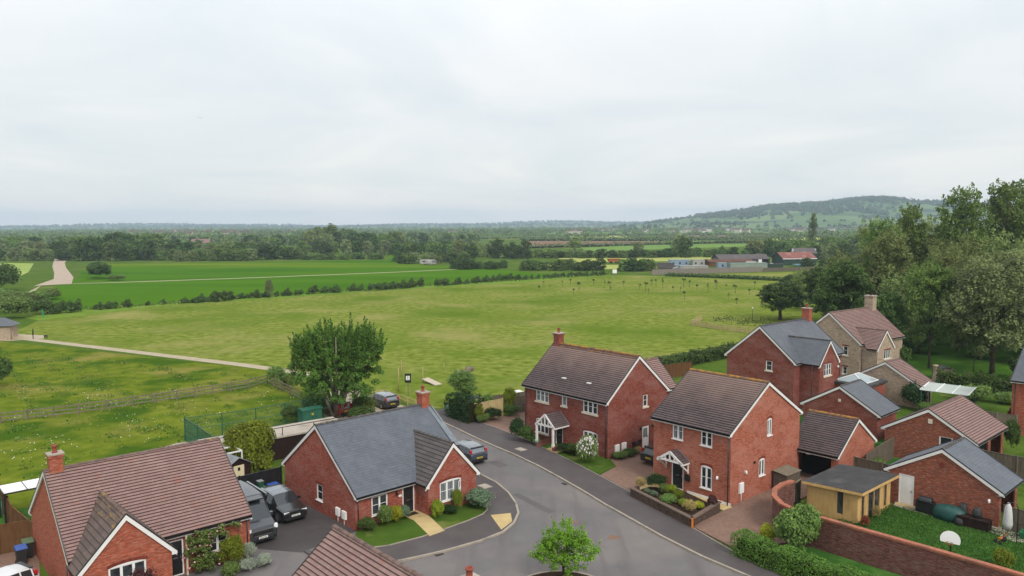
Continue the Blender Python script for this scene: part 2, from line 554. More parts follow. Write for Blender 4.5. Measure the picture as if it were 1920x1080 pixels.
MAT['footway'] = M('footway_asphalt', lin((106, 97, 95), .58), lin((96, 89, 88), .58), .8, 9, .88, .25, c3=lin((110, 104, 103), .58), sc3=.3, lo3=.5, hi3=.7, bump=.25, bsc=30)
MAT['drive_dark'] = M('drive_asphalt', lin((86, 80, 79), .66), lin((76, 71, 70), .66), .7, 9, .88, .25, c3=lin((94, 88, 86), .66), sc3=.3, lo3=.5, hi3=.7)
MAT['kerb'] = M('kerb_concrete', lin((186, 174, 158), .7), lin((164, 153, 139), .7), 1.5, 6, .9, .2, c3=lin((130, 122, 112), .7), sc3=.8, lo3=.55, hi3=.7)
MAT['concrete'] = M('concrete', lin((196, 184, 170), .7), lin((178, 166, 152), .7), .8, 7, .9, .2, c3=lin((150, 142, 128), .7), sc3=.5, lo3=.55, hi3=.7)
MAT['slab'] = M('buff_paving', lin((214, 188, 134), .7), lin((200, 174, 122), .7), 1.6, 7, .9, .2, c3=lin((176, 156, 116), .7), sc3=.6, lo3=.55, hi3=.7)
MAT['lawn'] = M('lawn', lin((92, 118, 48), .57), lin((78, 106, 38), .57), .9, 8, .95, .1, c3=lin((140, 142, 80), .57), sc3=.5, lo3=.58, hi3=.75, bump=.5, bsc=9)
MAT['lawn_lush'] = M('lush_lawn', lin((74, 116, 50), K), lin((54, 94, 38), K), .8, 8, .95, .1, c3=lin((96, 136, 62), K), sc3=.6, lo3=.5, hi3=.7, bump=.6, bsc=6)
MAT['orchard'] = M('orchard_grass', lin((88, 128, 44), .66), lin((74, 112, 38), .66), .3, 8, .95, .1, c3=lin((108, 150, 54), K), sc3=.2, lo3=.5, hi3=.7)
MAT['soil'] = M('bed_soil', lin((86, 70, 58), .6), lin((66, 54, 44), .6), 2.5, 8, .95, .1)
t = NT('block_paving')
k = t.n('ShaderNodeTexBrick')
for nm, v_ in (('Color1', lin((160, 128, 110), .68)), ('Color2', lin((140, 110, 96), .68)), ('Mortar', lin((112, 92, 80), .6)), ('Scale', 1), ('Mortar Size', .008), ('Brick Width', .2), ('Row Height', .1)):
    k.inputs[nm].default_value = v_
vv = t.vec('UV', (1, 1, 1), R(42)); t.l(vv, k.inputs['Vector'])
pc = t.mix(t.rng(t.noise(t.vec('UV'), .5, 6), .5, .75, 0, .7), k.outputs['Color'], lin((118, 98, 86), .66))
pc = t.mix(t.rng(t.noise(t.vec('UV'), 1.7, 6), .6, .75, 0, .5), pc, lin((176, 148, 130), .68))
MAT['paving'] = t.fin(pc, .9, .2)
t = NT('iron_cover'); MAT['iron'] = t.fin(lin((70, 62, 58), .6), .6, .4)
MAT['rust'] = M('repair_patch', lin((150, 112, 92), .68), lin((126, 104, 94), .68), 3, 6, .9, .2)

# ---------------------------------------------------------------- ground and surfaces
def sheet(name, poly, z, mat, kind='structure', base=None):
    mb = MB()
    if base is None:
        mb.face([(x, y, z) for x, y in poly])
    else:
        mb.prism(poly, base, z)
    return struct(mb.build(name, mat), kind)
GR = 7700
sheet('ground', [(-GR, -60), (GR, -60), (GR, GR), (-GR, GR)], 0, MAT['ground'])
sheet('meadow', [(-130, 40), (-29, 40), (-23, 60), (-21, 84), (-30, 102.6), (-60, 118), (-90, 133), (-140, 140)], .010, MAT['meadow'])
sheet('playing_field', [(-90, 137), (-30, 104), (-22, 96), (-15, 88.2), (-8, 81.8), (0, 84), (12, 96), (18, 103.5), (32, 113), (48, 128), (60, 150), (90, 200), (112, 238), (96, 254), (78, 272), (59, 288), (38, 293), (0, 256), (-41, 227), (-66, 203), (-84, 190), (-92, 174), (-98, 160)], .012, MAT['field'])
sheet('verge', [(-98, 160.5), (-92, 174.5), (-84, 190.5), (-66, 203.5), (-41, 227.5), (0, 256.5), (38, 293.5), (38, 298), (6, 273), (-24, 250.5), (-46, 229), (-66, 213), (-84, 196), (-95, 183), (-104, 178), (-108, 168)], .016, MAT['verge'])
strip = [(-153, 258), (-123.6, 272.9), (-91.5, 290.0), (-45.9, 319.0), (-14.1, 343.4)]
sheet('crop_field', [(-104, 178), (-95, 183), (-84, 196), (-66, 213), (-46, 229), (-24, 250.5), (6, 273), (38, 298), (27, 306), (8, 309), (-2, 330), (-14.1, 342.0), (-45.9, 317.6), (-91.5, 288.6), (-123.6, 271.5), (-150, 257), (-128, 212)], .02, MAT['crop'])
sheet('crop_field', [(-150, 262), (-123.6, 274.6), (-91.5, 291.8), (-45.9, 320.6), (-14.1, 345), (-20, 356), (-36, 366), (-58, 428), (-75, 424), (-133, 405), (-205, 396), (-200, 372), (-185, 335), (-163, 292)], .02, MAT['crop'])
sheet('farm_path', [(-155, 257.5), (-123.6, 271.6), (-91.5, 288.7), (-45.9, 317.7), (-14.1, 342.1), (-14.1, 344.9), (-45.9, 320.5), (-91.5, 291.7), (-123.6, 274.5), (-150, 261.5)], .024, MAT['gravel'])
sheet('farm_track', [(-155.7, 253.0), (-148.5, 262.0), (-166.0, 294.4), (-207.1, 361.6), (-234.3, 408.0), (-262, 460), (-270, 460), (-222, 376), (-189, 321.2), (-168, 285)], .03, MAT['track'])
sheet('farm_path', [(-153, 252), (-155, 256), (-143, 229), (-133.5, 200), (-131, 198.5), (-139.5, 226)], .028, MAT['gravel'])
sheet('pale_field', [(-420, 268), (-178, 272), (-186, 292), (-205, 330), (-248, 404), (-270, 412), (-420, 420)], .022, MAT['pale_crop'])
sheet('far_field', [(10.6, 611.8), (137.6, 718.1), (165, 840), (15.1, 871.2)], .05, MAT['plough'])
sheet('far_field', [(165, 735), (250, 800), (250, 900), (185, 850)], .05, MAT['green_far'])
sheet('far_field', [(17, 950), (150, 960), (175, 1213), (20, 1196)], .08, MAT['straw'])
sheet('far_field', [(180, 960), (330, 980), (420, 1240), (240, 1240)], .08, MAT['plough'])
sheet('far_field', [(202, 747), (420, 800), (470, 1000), (288, 985)], .05, MAT['rape'])
sheet('far_field', [(-70, 441), (-58, 428), (-66, 520), (-84, 533)], .04, MAT['crop'])
sheet('far_field', [(24, 388), (112, 405), (124, 452), (26, 440)], .04, MAT['straw'])
sheet('far_field', [(10, 330), (66, 334), (75, 362), (16, 372)], .04, MAT['straw'])
sheet('far_field', [(-30, 985), (16, 985), (18, 1080), (-34, 1080)], .08, MAT['straw'])
sheet('far_field', [(20, 1300), (500, 1320), (640, 1700), (30, 1700)], .10, MAT['green_far'])
sheet('far_field', [(-700, 900), (-90, 900), (-110, 1300), (-900, 1300)], .10, MAT['green_far'])
sheet('far_field', [(60, 545), (190, 640), (230, 720), (140, 715), (40, 610)], .05, MAT['green_far'])
sheet('paddock', [(60, 287), (98, 257.5), (113, 239), (160, 262), (160, 318), (117, 312), (81, 300)], .018, MAT['field'])
sheet('orchard_grass', [(44, 112), (56, 93), (64, 90), (110, 88), (130, 150), (80, 150), (60, 138)], .02, MAT['orchard'])
# gravel footpath across the grass and the little car park
def ribbon(pts, w, z):
    P = [Vector((x, y)) for x, y in pts]; L = []; Rr = []
    for i, p in enumerate(P):
        d = (P[min(i + 1, len(P) - 1)] - P[max(i - 1, 0)]).normalized(); n = Vector((-d.y, d.x)) * w / 2
        L.append((p + n)[:]); Rr.append((p - n)[:])
    return [(a[0], a[1]) for a in L] + [(a[0], a[1]) for a in Rr[::-1]]
sheet('footpath', ribbon([(-92, 138.5), (-83.8, 133.8), (-70.8, 126.6), (-58.8, 119.9), (-48.1, 113.9), (-38.3, 108.4), (-29.7, 103.2), (-23, 98), (-18, 91)], 1.9, .02), .02, MAT['gravel'])
sheet('hut_apron', [(-93, 141), (-84, 138.5), (-81.5, 134.5), (-86, 131.8), (-96, 134)], .024, MAT['gravel'])
sheet('car_park', [(-21, 94), (-16, 87.6), (-9.8, 81), (-8.5, 78), (-11, 73), (-17, 74), (-22, 84)], .02, MAT['gravel'])

kr = [(19, 34.5), (15.5, 38.9), (13.0, 42.0), (11.2, 44.4), (9.4, 47.4), (7.4, 51.3), (6.5, 53.0), (5.3, 55.6), (3.7, 58.8), (2.1, 61.8), (0.2, 64.9), (-1.4, 67.2), (-3.0, 69.6), (-5.2, 73.2), (-6.7, 75.6), (-9.2, 79.4)]
fo = [(21.5, 34), (17.5, 38.6), (15.0, 41.8), (13.6, 43.9), (11.4, 49.0), (8.5, 55.5), (6.3, 60.0), (3.6, 65.2), (0.9, 69.9), (-1.7, 73.7), (-3.6, 76.1), (-5.5, 78.7), (-7.6, 81.2)]
kl = [(-20.5, 40.2), (-15, 41.2), (-10, 42.6), (-7.6, 43.6), (-5.9, 44.4), (-4.2, 45.35), (-2.0, 46.9), (-0.7, 48.2), (0.0, 49.7), (0.3, 51.4), (0.15, 53.2), (-0.4, 55.4), (-1.3, 57.6), (-3.0, 60.2), (-9, 68.6), (-14, 75.5)]
pin = [(-12.6, 45.4), (-9.6, 45.4), (-7.6, 46.0), (-5.7, 47.3), (-4.4, 48.5), (-2.9, 50.0), (-2.0, 51.1), (-1.7, 52.0), (-2.5, 53.6), (-3.1, 54.9), (-9.9, 62.4), (-15.5, 69.5)]
sheet('road', [(19, 34), (30, 20), (-24, 20), (-24, 40), (-19, 48), (-20.6, 54), (-17, 58), (-9, 52), (-3, 58), (-9, 68.6), (-14, 75.5)] + kr[::-1][0:1] + kr[::-1][1:], .008, MAT['asphalt'])
sheet('driveway', [(-17.6, 46.3), (-12.7, 45.3), (-10, 48.6), (-17.2, 56.6), (-20.6, 54.2), (-19, 48)], .016, MAT['drive_dark'])
sheet('pavement', kr + fo[::-1], .10, MAT['footway'], base=-.1)
sheet('pavement', kl[2:] + pin[::-1], .10, MAT['footway'], base=-.1)
def strip_mesh(pts, w, z0, z1, side=1):
    mb = MB()
    P = [Vector((x, y)) for x, y in pts]
    n_ = []
    for i, p in enumerate(P):
        d = (P[min(i + 1, len(P) - 1)] - P[max(i - 1, 0)]).normalized(); n_.append(Vector((-d.y, d.x)) * side)
    for i in range(len(P) - 1):
        a, b = P[i], P[i + 1]; c, d = b + n_[i + 1] * w, a + n_[i] * w
        for q in (((a.x, a.y, z1), (b.x, b.y, z1), (c.x, c.y, z1), (d.x, d.y, z1)), ((a.x, a.y, z0), (b.x, b.y, z0), (b.x, b.y, z1), (a.x, a.y, z1)), ((d.x, d.y, z0), (c.x, c.y, z0), (c.x, c.y, z1), (d.x, d.y, z1))):
            mb.face(q)
    return mb
struct(strip_mesh(kr, .15, 0, .125, 1).build('kerb', MAT['kerb']))
struct(strip_mesh(kl[2:], .15, 0, .125, -1).build('kerb', MAT['kerb']))
struct(strip_mesh(fo, .06, 0, .115, -1).build('path_edging', MAT['kerb']))
struct(strip_mesh(pin[1:9], .06, 0, .16, 1).build('path_edging', MAT['kerb']))
# lawns, drives, garden paths
sheet('lawn', [(-10.0, 48.2), (-9.5, 45.5), (-7.6, 46.06), (-5.7, 47.36), (-4.4, 48.56), (-2.9, 50.06), (-2.05, 51.15), (-1.78, 52.0), (-2.5, 53.5), (-6.5, 52)], .14, MAT['lawn'], base=-.1)
sheet('garden_path', [(-7.5, 51.0), (-6.5, 52.0), (-5.75, 51.05), (-4.38, 48.3), (-5.25, 47.45), (-6.55, 50.0)], .155, MAT['slab'], base=-.1)
sheet('lawn', [(0.3, 70.9), (0.95, 69.95), (3.65, 65.25), (6.35, 60.05), (6.75, 59.3), (8.3, 61.4), (8.1, 63.4), (1.3, 71.2)], .14, MAT['lawn'], base=-.1)
sheet('garden_path', [(2.9, 66.3), (3.75, 64.9), (5.6, 66.6), (4.9, 67.6)], .155, MAT['slab'], base=-.1)
sheet('driveway', [(-3.55, 76.1), (-1.65, 73.7), (0.2, 71.0), (1.2, 71.0), (7.2, 76.5), (5.0, 80.5), (1.3, 79.8), (-1.2, 77.7)], .112, MAT['paving'], base=-.1)
sheet('driveway', [(6.8, 59.25), (8.65, 55.5), (10.6, 57.4), (17.6, 63.6), (13.8, 68.6), (8.0, 63.2), (8.35, 61.4)], .112, MAT['paving'], base=-.1)
sheet('garden_path', [(8.55, 55.4), (8.75, 54.7), (12.2, 55.6), (14.3, 51.6), (15.1, 52.2), (10.5, 57.6)], .14, MAT['slab'], base=-.1)
sheet('driveway', [(11.6, 48.9), (13.5, 45.2), (17.2, 46.4), (17.2, 49), (19, 52.5), (20, 53.4), (24.8, 58), (24, 61.5), (22, 60), (14.9, 52.3), (14.2, 51.5)], .112, MAT['paving'], base=-.1)
sheet('lawn', [(18.0, 46.5), (26, 37.8), (34, 42), (31.2, 47.9), (26.6, 52.4), (22, 49), (19, 51.2), (17.5, 48)], .13, MAT['lawn_lush'], base=-.1)
sheet('verge', [(13.6, 44.9), (15.1, 41.9), (17.6, 38.7), (21.6, 34.1), (27, 36), (18.0, 45.6)], .12, MAT['lawn_lush'], base=-.1)
sheet('garden_path', [(26.9, 53.3), (26.3, 52.4), (27.4, 50.9), (30.0, 47.9), (30.6, 46.2), (33, 45.6), (33.4, 47.6), (31.4, 48.3)], .15, MAT['concrete'], base=-.1)
sheet('garden_path', [(-31, 46.2), (-31.5, 38), (-25, 36), (-24.5, 39), (-28.9, 46)], .03, MAT['paving'])
sheet('concrete_path', [(-31.5, 66.5), (-30.2, 68.9), (-22.6, 73.6), (-20.4, 76.0), (-17.5, 74), (-20.2, 71.4), (-28, 66)], .05, MAT['concrete'])
sheet('rear_garden', [(-36, 51), (-29, 46.4), (-19.5, 55.2), (-25.5, 61)], .03, MAT['lawn_lush'])
sheet('rear_garden', [(15, 70), (20, 64.6), (27, 58), (36, 66), (33, 78), (24, 86), (18, 82)], .03, MAT['lawn_lush'])
sheet('rear_garden', [(34, 88), (40, 78), (50, 80), (56, 86), (52, 96), (46, 96)], .035, MAT['lawn'])
sheet('rear_garden', [(34, 59), (45, 66), (48, 60), (40, 52)], .035, MAT['lawn'])
for a, b in ((-4.4, 44.95), (3.9, 57.5)):      # road gullies
    mb = MB(Matrix.Translation((a, b, 0)) @ Matrix.Rotation(R(38 if a < 0 else -62), 4, 'Z'))
    mb.box(-.28, .28, -.16, .16, 0, .016)
    for i in range(5):
        mb.box(-.24, .24, -.13 + i * .06, -.105 + i * .06, .016, .024)
    tag(mb.build('road_gully', MAT['iron']), 'iron gully grate beside the ' + ('kerb in front of the slate-roofed bungalow' if a < 0 else 'kerb opposite the flowering white shrub'), 'drain grate')
for a, b, r_, h_ in ((-2.08, 56.8, .42, .105), (0.7, 66.3, .42, .105)):
    mb = MB(Matrix.Translation((a, b, 0)) @ Matrix.Rotation(R(-52), 4, 'Z'))
    mb.box(-.5, .5, -.38, .38, .09, h_)
    mb.box(-.4, .4, -.28, .28, .09, h_ + .006, 1)
    tag(mb.build('access_cover', [MAT['kerb'], MAT['concrete']]), 'pale inspection cover in the pavement ' + ('beside the slate-roofed bungalow' if a < 0 else 'in front of the house with the posted porch'), 'inspection cover')
sheet('tactile_paving', [(-1.5, 51.0), (-0.15, 51.35), (-0.05, 49.85), (-0.75, 48.45)], .108, MAT['slab'])
for a, b, r_ in ((2.1, 46.9, .3), (4.0, 49.9, .35), (6.35, 47.4, .42)):
    mb = MB()
    mb.face([(a + r_ * (1 + .25 * math.sin(k * 2.1)) * math.cos(k * .524), b + r_ * .8 * (1 + .25 * math.cos(k * 1.7)) * math.sin(k * .524), .013) for k in range(12)])
    struct(mb.build('road_patch', MAT['rust']))
MAT['gutter_dirt'] = M('gutter_dirt', lin((98, 90, 80), .62), lin((124, 116, 106), .64), 1.1, 8, .95, .1)
def side_strip(pts, a, b, z, side):
    P = [Vector(p) for p in pts]; L = []; Q = []
    for i, p in enumerate(P):
        d = (P[min(i + 1, len(P) - 1)] - P[max(i - 1, 0)]).normalized(); n = Vector((-d.y, d.x)) * side
        k_ = b * (1 + .35 * math.sin(i * 2.3)); L.append(tuple(p + n * a)); Q.append(tuple(p + n * k_))
    return L + Q[::-1]
sheet('road_edge_dirt', side_strip(kr, 0, -.26, .012, 1), .013, MAT['gutter_dirt'])
sheet('road_edge_dirt', side_strip(kl[2:-3], 0, -.26, .012, -1), .013, MAT['gutter_dirt'])
MAT['patch'] = M('newer_asphalt', lin((124, 117, 114), .56), lin((114, 108, 106), .56), 1.2, 8, .9, .2)
for cx_, cy_, w_, h_, rz_ in ((1.4, 53.5, .6, 4.5, 34), (-1.2, 62.5, .9, 1.8, 36)):
    c_, s_ = math.cos(R(rz_)), math.sin(R(rz_))
    sheet('road_patch', [(cx_ + x * c_ - y * s_, cy_ + x * s_ + y * c_) for x, y in ((-w_ / 2, -h_ / 2), (w_ / 2, -h_ / 2), (w_ / 2, h_ / 2), (-w_ / 2, h_ / 2))], .0115, MAT['patch'])
# kerbed planting bed with the little tree
bed = [(2.6 + 2.35 * math.cos(t), 40.4 + 1.95 * math.sin(t)) for t in [2 * math.pi * k / 28 for k in range(28)]]
sheet('planting_bed', bed, .13, MAT['soil'], base=-.1)
struct(strip_mesh(bed + bed[:1], .14, 0, .15, -1).build('kerb', MAT['kerb']))

# ---------------------------------------------------------------- hills
def hill_mat(name, g1, g2, wood, cell):
    t = NT(name)
    v = t.vec('Object', (1, 1, 0))
    vo = t.n('ShaderNodeTexVoronoi'); vo.inputs['Scale'].default_value = cell; vo.distance = 'CHEBYCHEV'
    t.l(v, vo.inputs['Vector'])
    sp = t.n('ShaderNodeSeparateXYZ'); t.l(vo.outputs['Color'], sp.inputs[0])
    col = t.mix(sp.outputs[0], g1, g2)
    col = t.mix(t.rng(t.noise(v, .004, 5), .56, .6), col, wood)
    return t.fin(col, .95, .1)
MAT['hill'] = hill_mat('hill_pasture', lin((84, 116, 58), .62), lin((126, 146, 82), .62), lin((56, 78, 44), .6), .0052)
MAT['hill_far'] = hill_mat('far_hill', lin((96, 124, 74), K), lin((120, 140, 84), K), lin((62, 84, 52), K), .003)
def terrain(name, x0, x1, y0, y1, nx, ny, f, mat):
    vs = []; fs = []
    for j in range(ny + 1):
        for i in range(nx + 1):
            x = x0 + (x1 - x0) * i / nx; y = y0 + (y1 - y0) * j / ny
            vs.append((x, y, f(x, y)))
    for j in range(ny):
        for i in range(nx):
            a = j * (nx + 1) + i
            fs.append((a, a + 1, a + nx + 2, a + nx + 1))
    mb = MB(); mb.shared(vs, fs)
    return struct(mb.build(name, mat))
def sstep(a, b, x):
    t_ = min(1, max(0, (x - a) / (b - a)))
    return t_ * t_ * (3 - 2 * t_)
def hill_h(x, y):
    # long scarp on the right: crest about 3 km away
    s = x - .10 * (y - 3000)
    crest = float(np.interp(s, [350, 520, 700, 850, 1000, 1120, 1250, 1300, 1380, 1440, 1520, 1650, 1800, 2500], [0, 14, 40, 58, 80, 86, 92, 104, 112, 104, 90, 94, 82, 50]))
    return max(-1, crest * sstep(1750, 3050, y - .10 * (s - 1200)) + 3 * math.sin(x * .011 + y * .007) * sstep(1900, 2600, y)) - .6
terrain('hill', 250, 3000, 1700, 3900, 90, 60, hill_h, MAT['hill'])
def far_h(x, y):
    r_ = sstep(4200, 6200, y)
    h_ = 14 * sstep(-200, 700, x) * sstep(3400, 1500, x) + 58 * sstep(1200, 2200, x) + 12 + 9 * math.sin(x * .0021 + 1.3) + 5 * math.sin(x * .0057)
    return max(-1, h_ * r_ - .5)
terrain('distant_hills', -6500, 5500, 4200, 7600, 120, 14, far_h, MAT['hill_far'])
# ---------------------------------------------------------------- building materials
brA = dict(a=lin((204, 104, 76), .76), b=lin((164, 72, 50), .74), mortar=lin((160, 122, 100), .66), bloom=lin((184, 124, 106), .68))
MAT['brick'] = brick_mat('red_brick', **brA)
MAT['brick_deep'] = brick_mat('deep_red_brick', lin((192, 90, 68), .71), lin((150, 62, 47), .69), lin((152, 116, 100), .64), lin((180, 130, 116), .68), .46, .68)
MAT['brick_crimson'] = brick_mat('crimson_brick', lin((166, 76, 58), .70), lin((124, 50, 40), .68), lin((140, 104, 90), .6), lin((170, 122, 112), .64), .44, .66)
MAT['brick_bright'] = brick_mat('orange_red_brick', lin((204, 110, 84), .72), lin((164, 80, 60), .70), lin((170, 124, 100), .66), lin((200, 138, 120), .70), .44, .66)
MAT['brick_mix'] = brick_mat('mottled_brick', lin((182, 94, 66), .74), lin((126, 60, 46), .7), lin((156, 128, 108), .62), lin((120, 78, 68), .6), .5, .7, .6)
MAT['stone'] = brick_mat('coursed_stone', lin((214, 192, 168), .84), lin((184, 160, 138), .82), lin((150, 132, 112), .62), lin((138, 112, 92), .62), .5, .7, .8)
MAT['soldier'] = M('brick_arch', lin((150, 76, 58), .62), lin((118, 52, 42), .62), 9, 3, .85, .2, co='UV', st=(1, .2, 1))
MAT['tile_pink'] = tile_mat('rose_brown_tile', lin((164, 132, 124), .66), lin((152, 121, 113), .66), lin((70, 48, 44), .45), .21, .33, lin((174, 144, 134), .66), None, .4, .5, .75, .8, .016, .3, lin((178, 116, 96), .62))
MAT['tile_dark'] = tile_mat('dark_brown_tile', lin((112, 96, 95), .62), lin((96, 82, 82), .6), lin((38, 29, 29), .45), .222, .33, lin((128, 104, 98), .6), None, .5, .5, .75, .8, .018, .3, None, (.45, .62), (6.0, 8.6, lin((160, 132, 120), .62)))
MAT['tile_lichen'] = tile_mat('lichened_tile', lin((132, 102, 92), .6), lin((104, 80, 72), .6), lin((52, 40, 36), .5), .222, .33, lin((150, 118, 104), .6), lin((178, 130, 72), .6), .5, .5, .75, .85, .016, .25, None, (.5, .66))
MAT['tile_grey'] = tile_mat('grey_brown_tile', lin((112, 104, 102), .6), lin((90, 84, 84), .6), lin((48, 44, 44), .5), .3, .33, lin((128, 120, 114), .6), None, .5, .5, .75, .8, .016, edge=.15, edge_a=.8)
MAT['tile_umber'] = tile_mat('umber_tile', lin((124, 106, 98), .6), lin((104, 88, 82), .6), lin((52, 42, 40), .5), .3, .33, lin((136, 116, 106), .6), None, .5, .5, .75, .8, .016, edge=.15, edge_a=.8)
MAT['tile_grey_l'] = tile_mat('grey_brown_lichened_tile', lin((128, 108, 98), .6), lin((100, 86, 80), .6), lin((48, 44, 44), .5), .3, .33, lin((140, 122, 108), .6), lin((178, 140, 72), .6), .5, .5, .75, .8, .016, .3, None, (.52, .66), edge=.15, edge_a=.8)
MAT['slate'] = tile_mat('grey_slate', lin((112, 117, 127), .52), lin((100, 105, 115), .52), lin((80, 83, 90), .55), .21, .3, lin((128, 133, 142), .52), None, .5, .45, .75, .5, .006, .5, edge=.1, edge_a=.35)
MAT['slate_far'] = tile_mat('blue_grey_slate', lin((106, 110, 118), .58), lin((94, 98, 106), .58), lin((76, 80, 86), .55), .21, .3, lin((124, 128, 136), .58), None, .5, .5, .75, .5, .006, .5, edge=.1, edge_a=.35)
MAT['ridge'] = M('ridge_tile', lin((150, 126, 118), .6), lin((112, 92, 86), .6), 3, 5, .85, .2, c3=lin((170, 140, 88), .6), sc3=1.8, lo3=.56, hi3=.7)
MAT['ridge_lichen'] = M('lichened_ridge_tile', lin((150, 120, 96), .6), lin((116, 92, 76), .6), 3, 5, .85, .2, c3=lin((190, 140, 64), .62), sc3=2.2, lo3=.42, hi3=.58)
MAT['ridge_grey'] = M('grey_ridge_tile', lin((112, 106, 104), .6), lin((86, 82, 80), .6), 3, 5, .85, .2, c3=lin((140, 128, 100), .6), sc3=2, lo3=.58, hi3=.72)
MAT['white'] = M('white_paint', lin((236, 234, 230), .86), lin((222, 219, 214), .86), 1.2, 5, .45, .4)
MAT['upvc'] = M('white_frame', lin((240, 239, 236), .88), lin((232, 230, 226), .88), 2, 3, .35, .45)
MAT['cream'] = M('cream_sill', lin((226, 214, 194), .8), lin((210, 196, 176), .8), 2, 4, .8, .2)
MAT['black'] = M('black_paint', (.012, .012, .013, 1), (.018, .018, .018, 1), 3, 3, .4, .4)
MAT['gutter'] = M('black_plastic', (.016, .016, .017, 1), (.024, .024, .025, 1), 3, 3, .4, .4)
MAT['lead'] = M('lead_flashing', lin((140, 148, 154), .6), lin((116, 124, 132), .6), 4, 4, .5, .5)
MAT['pot'] = M('terracotta_pot', lin((176, 96, 80), .66), lin((150, 78, 66), .66), 4, 4, .8, .2)
MAT['steel'] = t.m
t = NT('window_glass')
v = t.vec('Object')
t.fin(t.mix(t.rng(t.noise(v, 1.2, 2), .45, .6), (.02, .022, .026, 1), (.05, .053, .058, 1)), .06, .6)
MAT['glass'] = t.m
t = NT('curtained_glass')
v = t.vec('UV', (14, .4, 1))
t.fin(t.mix(t.rng(t.noise(v, 1, 2), .4, .62), (.24, .26, .27, 1), (.05, .056, .06, 1)), .1, .5)
MAT['glass_curtain'] = t.m
t = NT('interior'); MAT['dark'] = t.fin((.012, .011, .011, 1), .9, .1)
MAT['metal'] = M('brushed_metal', lin((190, 190, 190), .8), lin((160, 160, 160), .8), 8, 3, .35, .5, metal=.9)
MAT['timber_w'] = MAT['white']

# ---------------------------------------------------------------- building kit
def clip(poly, a, b, c):
    """keep the part of poly with a*x+b*z+c >= 0"""
    o = []
    for i in range(len(poly)):
        p, q = poly[i], poly[(i + 1) % len(poly)]
        fp, fq = a * p[0] + b * p[1] + c, a * q[0] + b * q[1] + c
        if fp >= 0: o.append(p)
        if fp * fq < 0:
            k_ = fp / (fp - fq); o.append((p[0] + k_ * (q[0] - p[0]), p[1] + k_ * (q[1] - p[1])))
    return o
def wall_face(mb, x0, x1, ztop, holes, planes=(), depth=.1, z0=-.15):
    """one wall in local x-z (outside is -y) with real openings and reveals"""
    xs = sorted({x0, x1} | {h[k] for h in holes for k in (0, 1)}); zs = sorted({z0, ztop} | {h[k] for h in holes for k in (2, 3)})
    for i in range(len(xs) - 1):
        for j in range(len(zs) - 1):
            cx, cz = (xs[i] + xs[i + 1]) / 2, (zs[j] + zs[j + 1]) / 2
            if any(h[0] < cx < h[1] and h[2] < cz < h[3] for h in holes):
                continue
            p = [(xs[i], zs[j]), (xs[i + 1], zs[j]), (xs[i + 1], zs[j + 1]), (xs[i], zs[j + 1])]
            for pl in planes:
                p = clip(p, *pl)
                if len(p) < 3: break
            if len(p) >= 3:
                mb.face([(x, 0, z) for x, z in p])
    for h in holes:
        a, b, c, d = h[:4]; dd = depth
        mb.face([(a, 0, c), (a, dd, c), (a, dd, d), (a, 0, d)]); mb.face([(b, 0, c), (b, 0, d), (b, dd, d), (b, dd, c)])
        mb.face([(a, 0, d), (a, dd, d), (b, dd, d), (b, 0, d)]); mb.face([(a, 0, c), (b, 0, c), (b, dd, c), (a, dd, c)])
